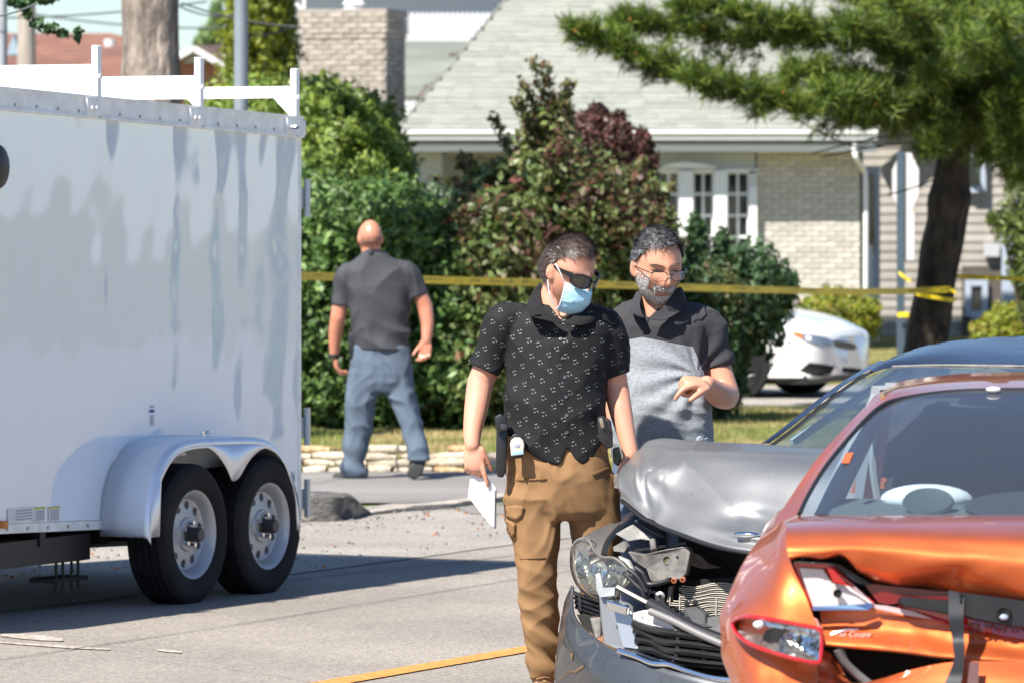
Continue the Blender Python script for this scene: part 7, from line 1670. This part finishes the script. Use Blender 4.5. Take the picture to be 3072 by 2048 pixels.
for sgn in (1, -1):
    g = lensgrid(hA, sgn * .008, sgn * .070, .034, -.012, .120, .042); MB().grid(g).build('lens', M_sgl, sg_, smooth=True, solid=.002)
    loop = g[0] + [r_[-1] for r_ in g[1:]] + g[-1][::-1][1:] + [r_[0] for r_ in g[::-1][1:]]; MB().tube(loop, .0034, 6, caps=False).build('frame', M_frm, sg_, smooth=True)
    MB().grid([[hA.w(sgn * .068, .080, .030), hA.w(sgn * .083, .04, .025), hA.w(sgn * .084, -.005, .02)], [hA.w(sgn * .070, .076, .010), hA.w(sgn * .083, .04, .013), hA.w(sgn * .084, -.005, .013)]]).build('temple_arm', M_frm, sg_, smooth=True, solid=.004)
MB().tube([hA.w(-.012, .121, .022), hA.w(0, .124, .018), hA.w(.012, .121, .022)], .004, 8).build('bridge', M_frm, sg_, smooth=True)
mk = thing('face_mask', 'light blue pleated surgical mask over the nose and mouth of the man in sunglasses', 'face mask', hA.w(0, .11, -.06))
rows = []
for i in range(19):
    v_ = i / 18; r_ = []
    for j in range(25):
        u_ = (j / 24 - .5) * 2; a = u_ * (1.05 - .12 * v_); ph = R(52 - 122 * v_); cp = math.cos(ph) ** .62
        x_ = .082 * cp ** .55 * math.sin(a); y_ = .020 + (.098 * math.cos(a)) * cp; z_ = -.064 + .070 * math.sin(ph) - .012 * u_ * u_ * (1 if v_ < .5 else -.6)
        y_ += .012 * math.exp(-(u_ / .3) ** 2 - ((v_ - .22) / .2) ** 2); y_ += .0038 * abs(math.sin(v_ * math.pi * 3.5 + .25 * math.sin(u_ * 4))) * (1 - u_ ** 8)
        r_.append(hA.w(x_, y_, z_))
    rows.append(r_)
M_msk = pmat('mask_blue', (.38, .66, .82), .8, bump=.4, bscale=60, transl=.1); mo = MB().grid(rows).build('mask_panel', M_msk, mk, smooth=True, solid=.0015)
M_str = pmat('mask_white', (.8, .8, .82), .7)
MB().tube([r_ + Vector((0, 0, .0)) for r_ in rows[0]], .003, 6).build('mask_edge', M_str, mk, smooth=True)
for sgn, j in ((1, 24), (-1, 0)):
    MB().tube([r_[j] for r_ in rows], .0028, 6).build('mask_edge', M_str, mk, smooth=True)
    MB().tube(catmull([rows[0][j], hA.w(sgn * .083, .035, .012), hA.w(sgn * .088, .008, .028)], 4), .0024, 6, flat=1).build('ear_loop', M_str, mk, smooth=True)
    MB().tube(catmull([rows[-1][j], hA.w(sgn * .078, .022, -.075), hA.w(sgn * .086, .0, -.036)], 4), .0024, 6).build('ear_loop', M_str, mk, smooth=True)

# ---------- bearded man pointing
DB = 20.45
B_ = lambda px, py, dy=0: W(px, py, DB + dy)
kB = DB / F
pb_ = thing('person', 'bearded man with glasses in black and heather grey polo shirt, pointing with one finger', 'person', (B_(1980, 2050).x, DB + .05, 0))
hB = Head(B_(1972, 800, -.02), (.33, -.90, -.24), (.06, -.22, .97), 1.17)
b = MB(); hB.add(b)
limb(b, [B_(1975, 965, .05), B_(1972, 900, .05), B_(1972, 850, .03)], [.082, .073, .068], 20)
sect(b, [(B_(1985, y_, .06), hw * kB, dp) for y_, hw, dp in [(930, 80, .06), (960, 120, .08), (1100, 120, .09), (1250, 125, .10), (1400, 120, .09)]])
limb(b, [B_(2095, 995, .06), B_(2142, 1070, .06), B_(2178, 1182, .03)], [.045, .050, .053]); limb(b, [B_(2177, 1186, .03), B_(2158, 1182, -.09), B_(2130, 1160, -.2), B_(2120, 1150, -.24)], [.053, .050, .038, .032])
limb(b, [B_(1880, 990, .06), B_(1845, 1080, .09), B_(1850, 1190, .1)], [.045, .045, .05]); limb(b, [B_(1850, 1190, .1), B_(1860, 1290, .05), B_(1872, 1390, .0)], [.05, .045, .03])
hand(b, B_(1872, 1390, 0), (.1, 0, -1), (-1, -.2, 0), 1.0, side=-1)
hand(b, B_(2124, 1152, -.24), (-.80, -.50, .10), (.05, -.45, .9), 1.15, side=-1, curl=(.45, 1.35, 1.4, 1.4), thumb=(.5, .5), spread=.05)
for pts, rr in (([(1920, 1350), (1915, 1600), (1915, 2030)], [.08, .07, .04]), ([(2060, 1350), (2065, 1600), (2070, 2030)], [.08, .07, .04])): limb(b, [B_(x_, y_, .08) for x_, y_ in pts], rr, 12)
bodyB = part_union('body', b, .0048, 3, M_skinB, pb_)
M_blkp = fabric('charcoal_knit', (.035, .034, .038)); 
M_hea = pmat('heather_grey', (.24, .26, .28), .9, bump=.4, bscale=300, bdist=.001, fine=.3, fscale=160, stretch=(.5, .5, 2.2))
b = MB()
sect(b, [(B_(cx, y_, .06), hw * kB, dp) for y_, cx, hw, dp in [(892, 1968, 58, .06), (915, 1970, 105, .08), (940, 1974, 145, .095), (975, 1980, 160, .12), (1040, 1982, 148, .135), (1120, 1982, 145, .15), (1210, 1984, 150, .172), (1280, 1984, 154, .175), (1340, 1984, 152, .16), (1400, 1984, 140, .13)]], 36)
limb(b, [B_(2060, 950, .06), B_(2112, 975, .06), B_(2136, 1030, .06), B_(2156, 1085, .06), B_(2162, 1100, .06)], [.06, .076, .070, .066, .062], 20)
limb(b, [B_(1905, 950, .06), B_(1862, 975, .06), B_(1845, 1030, .08), B_(1840, 1100, .09)], [.06, .07, .066, .06], 20)
def cutB(px, py, c):
    if c.y < DB + .05 and 1900 < px < 2050 and py < (957 - (1942 - px) * 2.6 if px < 1942 else 957 - (px - 1942) * .95): return True
    if px > 2115 and py > 1112 - (px - 2133) * .3 and py < 1200 and px > 2120: return True
    return py > 1392
def bellyB(p):
    x0 = float(B_(2090, 1150).x - ROOT[pb_.name].translation.x); r_ = np.hypot(p[:, 0] - x0, p[:, 2] - B_(2090, 1120).z); a = np.arctan2(p[:, 2] - B_(2090, 1120).z, p[:, 0] - x0)
    return .0065 * np.sin(a * 11 + 9 * r_ + 3 * wave(p, 1.6, 3)) * np.exp(-(r_ / .28) ** 2) * np.clip(r_ * 14, 0, 1)
shB = part_union('polo_shirt', b, .006, 5, [M_blkp, M_hea], pb_, [folds(.005, 2.2, (1, 1, 1.8), 61), folds(.002, 5.5, (1, 1, 1.5), 62), bellyB], cut=cutB)
def yoke_mat():
    m = M_hea; n = m.node_tree.nodes; l = m.node_tree.links; b = n['Principled BSDF']; src = b.inputs['Base Color'].links[0].from_socket
    def mt(op, a, c=None, d=None):
        q = n.new('ShaderNodeMath'); q.operation = op
        for i, v in enumerate((a, c, d)):
            if v is None: continue
            if isinstance(v, (int, float)): q.inputs[i].default_value = v
            else: l.new(v, q.inputs[i])
        return q.outputs[0]
    tc = n.new('ShaderNodeTexCoord'); sp = n.new('ShaderNodeSeparateXYZ'); l.new(tc.outputs['Object'], sp.inputs[0]); X, Z = sp.outputs[0], sp.outputs[2]
    rx = ROOT[pb_.name].translation.x; x0 = B_(1925, 0).x - rx; z0 = B_(0, 1010).z; x1 = B_(2078, 0).x - rx; z1 = B_(0, 1040).z; z2 = B_(0, 1135).z
    front = mt('LESS_THAN', Z, mt('SUBTRACT', z0, mt('MULTIPLY', mt('ABSOLUTE', mt('SUBTRACT', X, x0)), .19)))
    sl_ = mt('MULTIPLY', mt('GREATER_THAN', X, mt('ADD', x1, mt('MULTIPLY', mt('MAXIMUM', mt('SUBTRACT', z1, Z), 0.0), .42))), mt('GREATER_THAN', Z, z2))
    fac = mt('MULTIPLY', front, mt('SUBTRACT', 1.0, sl_)); mx = n.new('ShaderNodeMix'); mx.data_type = 'RGBA'
    l.new(fac, mx.inputs[0]); mx.inputs[6].default_value = (.032, .031, .035, 1); l.new(src, mx.inputs[7]); l.new(mx.outputs[2], b.inputs['Base Color'])
yoke_mat()
for f in shB.data.polygons: f.material_index = 1
MB().grid(patch([[B_(1926, 880, .02), B_(1920, 920, -.06), B_(1932, 955, -.09)], [B_(1912, 876, .04), B_(1895, 925, -.055), B_(1915, 950, -.10)], [B_(1905, 890, .05), B_(1890, 928, -.05), B_(1898, 940, -.09)]], 4, 4)).build('collar', M_blkp, pb_, smooth=True, solid=.003)
MB().grid(patch([[B_(2024, 868, .0), B_(1990, 920, -.075), B_(1944, 955, -.105)], [B_(2044, 862, .01), B_(2035, 925, -.06), B_(1985, 960, -.115)], [B_(2060, 895, .02), B_(2055, 920, -.05), B_(2020, 945, -.10)]], 4, 4)).build('collar', M_blkp, pb_, smooth=True, solid=.003)
onto(shB, [(1925, 957), (1945, 955), (1940, 1000), (1928, 1000)], 'placket', fabric('placket_cloth', (.03, .03, .033)), .003)
M_sw = pmat('logo_print', (.22, .21, .21), .6)
onto(shB, [(2020, 968), (2024, 962), (2026, 967), (2034, 969), (2050, 966), (2071, 959), (2054, 968), (2040, 973), (2028, 974)], 'chest_logo', M_sw, .002, thick=.0008)
b = MB(); sect(b, [(B_(1985, y_, .07), hw * kB, dp) for y_, hw, dp in [(1340, 140, .14), (1400, 146, .145), (1470, 150, .14), (1520, 140, .12)]], 28)
for cx in (1918, 2062): sect(b, [(B_(cx, y_, .07), hw * kB, dp) for y_, hw, dp in [(1430, 72, .10), (1550, 74, .105), (1700, 60, .085), (1900, 52, .075), (2040, 46, .07)]], 24)
part_union('jeans', b, .009, 4, fabric('denim', (.10, .14, .21)), pb_, [folds(.006, 3, (1, 1, 1), 66)])
onto(shB, [(2090, 1312), (2100, 1306), (2112, 1316), (2125, 1310), (2137, 1316), (2137, 1335), (2090, 1330)], 'shirt_tail_edge', fabric('pale_denim', (.36, .40, .46)), .008)
for cx in (1916, 2068):
    b = MB(); limb(b, [B_(cx, 2048, .12), B_(cx, 2055, .0), B_(cx, 2064, -.1)], [.05, .05, .036]); part_union('shoe', b, .007, 3, M_black, pb_)
# face
M_eye = pmat('eye_dark', (.03, .02, .015), .2); M_lip = pmat('lip', (.42, .17, .13), .45); M_brow = pmat('brow_hair', (.12, .08, .06), .7, island=.5)
for sgn in (1, -1):
    MB().grid([[hB.on(sgn * (.018 + .027 * t), .0035 + .0032 * math.sin(math.pi * t), .0012) for t in [i / 8 for i in range(9)]], [hB.on(sgn * (.018 + .027 * t), .0035 - .0022 * math.sin(math.pi * t), .0012) for t in [i / 8 for i in range(9)]]]).build('eye', M_eye, bodyB, smooth=True)
    MB().tube([hB.on(sgn * (.015 + .034 * t), .009 + .003 * math.sin(math.pi * t), .0008) for t in [i / 6 for i in range(7)]], .0014, 6).build('eyelid', pmat('lid_crease', (.30, .14, .09), .6) if sgn == 1 else MATS['lid_crease'], bodyB, smooth=True)
    MB().tube([hB.on(sgn * (.012 + .042 * t), .024 + .005 * math.sin(math.pi * t * .8), .002) for t in [i / 6 for i in range(7)]], [.001, .002, .0024, .0024, .002, .0015, .001], 6).build('eyebrow', M_brow, bodyB, smooth=True)
    MB().ell(hB.on(sgn * .008, -.046, .0), (.003, .003, .002)).build('nostril', pmat('nostril', (.10, .03, .02), .8) if sgn == 1 else MATS['nostril'], bodyB, smooth=True)
MB().grid([[hB.on(.024 * (t * 2 - 1), -.066 + .0025 * math.sin(math.pi * t), .0022) for t in [i / 10 for i in range(11)]], [hB.on(.024 * (t * 2 - 1), -.067 - .0055 * math.sin(math.pi * t), .0034) for t in [i / 10 for i in range(11)]]]).build('lip', M_lip, bodyB, smooth=True, solid=.001)
MB().tube([hB.on(.025 * (t * 2 - 1), -.0655 + .001 * math.sin(math.pi * t), .002) for t in [i / 10 for i in range(11)]], .0013, 6).build('mouth_line', MATS['nostril'], bodyB, smooth=True)
M_hrB = pmat('salt_pepper_hair', (.06, .06, .06), .45, island=[(0, (.012, .012, .013)), (.5, (.04, .04, .042)), (.8, (.13, .13, .135)), (1, (.38, .38, .38))])
def regB(d):
    if d.z < -.25: return 0
    if d.y > .4: return 1 if d.z > .70 else 0
    if d.y > .0 and abs(d.x) > .45: return 1 if d.z > .12 + d.y * .95 else 0
    return 1 if d.z > (-.25 if d.y < -.2 else .0) else 0
hB.cap('hair_cap', regB, .006, pmat('hair_base', (.03, .03, .032), .7), pb_, rough=.008)
hB.hair('hair', regB, 7500, lambda d: .016 if d.z < .55 else .032, lambda d: (.35, .55 if d.z > .5 else -.1, .2 if d.z > .5 else -.7), M_hrB, pb_, 15, lift=.75, width=.0011, off=.008, clump=1.1)
M_brd = pmat('grey_beard', (.5, .48, .45), .6, island=[(0, (.2, .18, .16)), (.3, (.50, .47, .44)), (1, (.80, .77, .73))])
def regBeard(d):
    p = hB.surf(d); 
    if p.y < -.01: return 0
    if p.z < -.088: return 1
    if abs(p.x) > .052 and p.z < -.005: return min(1, .25 + (-.005 - p.z) * 14)
    if abs(p.x) < .034 and p.z > -.079: return (.75 if -.060 < p.z < -.046 and abs(p.x) > .003 else 0) if abs(p.x) < .027 or p.z > -.05 else .45
    return 1 if p.z < -.074 + (abs(p.x) - .03) * .9 and abs(p.x) > .02 or p.z < -.08 else 0
def regMous(d):
    p = hB.surf(d); return 1 if p.y > .04 and -.063 < p.z < -.045 and abs(p.x) < .036 and (abs(p.x) > .002 or p.z < -.05) else 0
hB.cap('beard_base', lambda d: 1 if (regBeard(d) > .6 or regMous(d)) else 0, .0022, pmat('beard_base', (.36, .32, .28), .9, c2=(.5, .46, .42), vscale=60), pb_, rough=.002)
hB.hair('beard', regBeard, 6500, lambda d: .012 + .022 * max(0, -d.z - .6), lambda d: (0, .2, -1), M_brd, pb_, 16, lift=.45, width=.0007, off=.003)
def regMous_unused(d):
    p = hB.surf(d); return 1 if p.y > .04 and -.063 < p.z < -.046 and abs(p.x) < .034 else 0
hB.hair('moustache', regMous, 420, .010, lambda d: (d.x * 3, .1, -1), pmat('moustache_hair', (.3, .28, .26), .6, island=[(0, (.08, .06, .05)), (.6, (.26, .22, .2)), (1, (.5, .46, .43))]), pb_, 17, lift=.4, width=.0009)
gs_ = thing('glasses', 'thin dark-topped spectacles worn by the bearded man', 'glasses', hB.w(0, .1, 0))
for sgn in (1, -1):
    pts = []
    for i in range(25):
        a = 2 * math.pi * i / 24; ex, ez = math.copysign(abs(math.cos(a)) ** .6, math.cos(a)), math.copysign(abs(math.sin(a)) ** .7, math.sin(a)); x_ = sgn * .0335 + .0255 * ex; pts.append(hB.w(x_, .113 - .012 * (x_ / .06) ** 2, -.004 + .0165 * ez))
    MB().tube(pts, .0011, 6, caps=False).build('rim_wire', pmat('rim_wire', (.12, .06, .05), .3, metal=.6) if sgn == 1 else MATS['rim_wire'], gs_, smooth=True)
    MB().tube(pts[1:12], .0021, 6).build('brow_bar', M_frm, gs_, smooth=True)
    c_ = sum(pts[:24], Vector()) / 24; MB().add([c_] + pts[:24], [(0, i + 1, (i + 1) % 24 + 1) for i in range(24)]).build('lens', glassmat('spectacle_lens', (.92, .9, .88), .0) if sgn == 1 else bpy.data.materials['spectacle_lens'], gs_, smooth=True)
    MB().tube([hB.w(sgn * .058, .104, .006), hB.w(sgn * .078, .06, .008), hB.w(sgn * .083, .0, .006)], .0018, 6).build('temple_arm', M_frm, gs_, smooth=True)
MB().tube([hB.w(-.010, .117, .002), hB.w(0, .119, .005), hB.w(.010, .117, .002)], .0014, 6).build('bridge', M_frm, gs_, smooth=True)
MB().lathe([(.0105, -.002), (.0115, 0), (.0105, .002)], B_(2104, 1113, -.30), (-.7, -.4, -.6), 16, close=True).build('ring', M_chrome, pb_, smooth=True)

# ---------- man walking away
DC = 36.6
C_ = lambda px, py, dy=0: W(px, py, DC + dy)
kC = DC / F
pc = thing('person', 'bald man seen from behind in dark grey shirt and blue-grey trousers, walking toward the hedge', 'person', (C_(1130, 1440).x, DC, 0))
hC = Head(C_(1110, 716, .0), (-.30, .95, -.02), (0, .0, 1), 1.05)
b = MB(); hC.add(b)
limb(b, [C_(1122, 800, -.0), C_(1114, 765, -.0), C_(1112, 735, .01)], [.075, .068, .066], 18)
sect(b, [(C_(1135, y_, 0), hw * kC, dp) for y_, hw, dp in [(800, 70, .06), (900, 75, .08), (1050, 70, .09), (1100, 65, .09)]])
limb(b, [C_(1042, 850), C_(1024, 900), C_(1014, 955)], [.048, .056, .055]); limb(b, [C_(1014, 955), C_(1006, 1005, .03), C_(1003, 1062, .05)], [.053, .048, .033])
limb(b, [C_(1240, 830), C_(1258, 880), C_(1275, 920)], [.048, .054, .054]); limb(b, [C_(1275, 920), C_(1282, 970, -.03), C_(1279, 1022, -.06)], [.053, .046, .034])
hand(b, C_(1003, 1064, .05), (.18, .1, -1), (-1, -.2, 0), 1.15, side=1, curl=(.5, .55, .6, .6))
hand(b, C_(1279, 1022, -.06), (-.10, -.1, -1), (.3, .9, 0), 1.15, side=-1, curl=(.5, .6, .65, .7), spread=.08, thumb=(.5, .4))
limb(b, [C_(1095, 1060), C_(1080, 1220), C_(1062, 1400)], [.08, .06, .04], 12); limb(b, [C_(1190, 1060), C_(1215, 1210), C_(1250, 1370)], [.08, .06, .04], 12)
part_union('body', b, .0075, 3, M_skinC, pc)
M_shC = fabric('charcoal_shirt', (.048, .050, .056), rough=.7)
b = MB()
sect(b, [(C_(cx, y_, 0), hw * kC, dp) for y_, cx, hw, dp in [(750, 1122, 34, .06), (765, 1123, 48, .075), (790, 1128, 82, .09), (815, 1132, 108, .11), (860, 1135, 104, .13), (920, 1138, 92, .135), (980, 1140, 86, .135), (1020, 1142, 86, .14), (1058, 1144, 86, .14)]], 32)
limb(b, [C_(1075, 812), C_(1040, 830), C_(1030, 880), C_(1027, 918)], [.07, .085, .078, .072], 18); limb(b, [C_(1195, 810), C_(1228, 822), C_(1246, 858), C_(1254, 892)], [.07, .082, .072, .068], 18)
def cutC(px, py, c): return (px < 1050 and py > 918) or (px > 1236 and py > 884 + (1270 - px) * .35) or py > 1050 + (px - 1060) * -.0
def backfold(p): return .013 * (1 - 2 * np.abs(np.sin(p[:, 2] * 17 + p[:, 0] * 6 + 2 * wave(p, 1.3, 8)))) * np.clip((1.35 - p[:, 2]) * 3.5, 0, 1) * np.clip(.6 + .7 * wave(p, 1.6, 33), 0, 1)
part_union('shirt', b, .010, 4, M_shC, pc, [folds(.007, 2, (1.5, 1, 1.4), 71), backfold], cut=cutC)
MB().grid(patch([[C_(1088, 768, -.02), C_(1112, 760, -.085), C_(1140, 768, -.02)], [C_(1084, 752, -.02), C_(1112, 748, -.08), C_(1142, 752, -.01)]], 6, 3)).build('collar', M_shC, pc, smooth=True, solid=.006)
M_trC = fabric('blue_grey_cloth', (.10, .13, .17))
b = MB()
sect(b, [(C_(1144, y_, 0), hw * kC, dp) for y_, hw, dp in [(1035, 82, .125), (1075, 88, .14), (1120, 92, .15), (1150, 90, .14), (1175, 80, .12)]], 28)
sect(b, [(C_(cx, y_, dy), hw * kC, dp) for y_, cx, hw, dp, dy in [(1110, 1100, 50, .12, 0), (1160, 1094, 52, .12, 0), (1220, 1084, 46, .10, .0), (1290, 1075, 40, .09, .02), (1350, 1066, 36, .085, .03), (1400, 1060, 36, .09, .04), (1432, 1066, 36, .09, .04)]], 24)
sect(b, [(C_(cx, y_, dy), hw * kC, dp) for y_, cx, hw, dp, dy in [(1110, 1188, 46, .12, 0), (1160, 1196, 48, .12, 0), (1210, 1210, 42, .10, -.02), (1280, 1232, 37, .09, -.06), (1340, 1250, 35, .085, -.1), (1378, 1256, 34, .085, -.12)]], 24)
def cuffC(p): return .010 * np.sin(p[:, 2] * 42 + p[:, 0] * 12 + 2 * wave(p, 2, 15)) * np.clip((.45 - p[:, 2]) * 3, .1, 1)
part_union('trousers', b, .009, 4, M_trC, pc, [folds(.010, 2.4, (1.3, 1, .9), 81), folds(.004, 5, (1, 1, 1.2), 82), cuffC])
M_shoe = pmat('dark_shoe', (.03, .03, .028), .6)
b = MB(); limb(b, [C_(1070, 1418, .05), C_(1040, 1426, .08), C_(1012, 1432, .1)], [.05, .05, .036], flat=.8); sh1 = part_union('shoe', b, .008, 3, M_shoe, pc)
b = MB(); b.prism([C_(1222, 1432, -.2), C_(1240, 1438, -.2), C_(1262, 1430, -.2), C_(1276, 1385, -.18), C_(1274, 1372, -.17), C_(1250, 1370, -.17), C_(1230, 1395, -.19), C_(1218, 1420, -.2)], (.01, .05, .012)); b2_ = b.build('shoe', M_shoe, pc, bevel=.012, smooth=True, segs=3)
MB().tube([C_(1252, 1376, -.12), C_(1245, 1410, -.13)], .05, 12).build('shoe_upper', M_shoe, pc, smooth=True)
MB().lathe([(.036, -.014), (.04, -.01), (.04, .01), (.036, .014)], C_(1001, 1070, .045), (.05, .1, 1), 20, close=True).build('wrist_watch', M_black, pc, smooth=True)
ph = thing('holster', 'black holster at the belt of the bald man walking away', 'holster', C_(1055, 1030, 0))
b = MB(); b.prism([C_(1046, 1000, -.04), C_(1064, 990, -.04), C_(1072, 1030, -.05), C_(1064, 1072, -.05), C_(1050, 1078, -.05), C_(1044, 1040, -.05)], (0, .06, 0)); b.build('holster_body', M_hol, ph, bevel=.008, smooth=True)
b = MB(); b.tube([C_(1056, 985, -.03), C_(1060, 1002, -.02)], .02, 8); b.build('pistol_grip', M_hol, ph, smooth=True)
def regC(d): return 1 if (d.z < .12 and d.z > -.35 and d.y < .2) else 0
hC.hair('stubble', regC, 2600, .003, lambda d: (0, 0, -1), pmat('stubble_hair', (.12, .08, .06), .7), pc, 18, lift=.6, width=.0009)
# chips, scratches and dust flecks on the wrecked bodywork
def chips(o, n, box, mat, seed, name='paint_chips', L=(.002, .012)):
    rg = np.random.RandomState(seed); mb = MB(); rt_ = o
    def f(p, n_, rt, up_):
        a = rg.uniform(-.7, .7); d = rt * math.cos(a) + up_ * math.sin(a); s_ = n_.cross(d); l1 = rg.uniform(*L); w1 = rg.uniform(.0006, .0022); q = p + n_ * .0015
        mb.add([q - d * l1, q - s_ * w1, q + d * l1, q + s_ * w1], [(0, 1, 2, 3)])
    motif_points(o, [(rg.uniform(box[0], box[1]), rg.uniform(box[2], box[3])) for _ in range(n)], f)
    if mb.v: mb.build(name, mat, o, merge=False, kind='stuff')
M_chip = pmat('chip_pale', (.55, .42, .36), .7); M_dust = pmat('dust_fleck', (.42, .38, .34), .9)
for o in list(bpy.data.objects):
    if o.type != 'MESH' or not o.parent: continue
    if o.parent == orange and o.name.startswith(('quarter_panel', 'rear_bumper', 'boot_rear_panel')): chips(o, 90, (2160, 3070, 1800, 2046), M_chip, 5)
    if o.parent == grey and o.name.startswith('front_bumper'): chips(o, 260, (1675, 2200, 1770, 2046), M_dust, 6)
    if o.parent == grey and o.name.startswith('bonnet') and 'lip' not in o.name and 'under' not in o.name and 'tab' not in o.name: chips(o, 60, (1860, 2440, 1330, 1650), M_dust, 7, L=(.001, .008))
# glass crumbs and plastic bits on the road under the wrecks
rg = np.random.RandomState(44); cr = MB(); cp = MB()
for k in range(420):
    p = Vector((rg.normal(.9, .8), rg.normal(18.6, .9), .014)); s_ = rg.uniform(.003, .012)
    (cr if k % 3 else cp).prism([p + Vector((math.cos(a) * s_, math.sin(a) * s_ * rg.uniform(.5, 1), 0)) for a in (0, 1.7, 3.4, 4.9)], (0, 0, s_ * .5))
cr.build('glass_crumbs', pmat('glass_crumb', (.6, .68, .68), .15), merge=False, kind='stuff'); cp.build('plastic_fragments', pmat('plastic_fragment', (.05, .02, .02), .5, island=.6), merge=False, kind='stuff')
for o in list(col.objects):
    if o.parent is None and o.get('kind') == 'stuff' and not o.get('label'):
        o['label'] = {'grass': 'short mown lawn grass, green and straw coloured, behind the stone edging', 'grass_far': 'dry lawn grass under the pine and beside the driveway', 'kerb_weeds': 'sparse green weeds at the foot of the kerb', 'gravel': 'small grey pebbles scattered on the road shoulder', 'dry_leaf_litter': 'orange-brown leaf scraps scattered along the shoulder', 'glass_crumbs': 'crumbs of broken glass on the asphalt under the wrecks', 'plastic_fragments': 'dark broken plastic bits on the asphalt under the wrecks'}.get(o.name, 'loose small bits on the ground')
        o['category'] = o.name.replace('_', ' ')
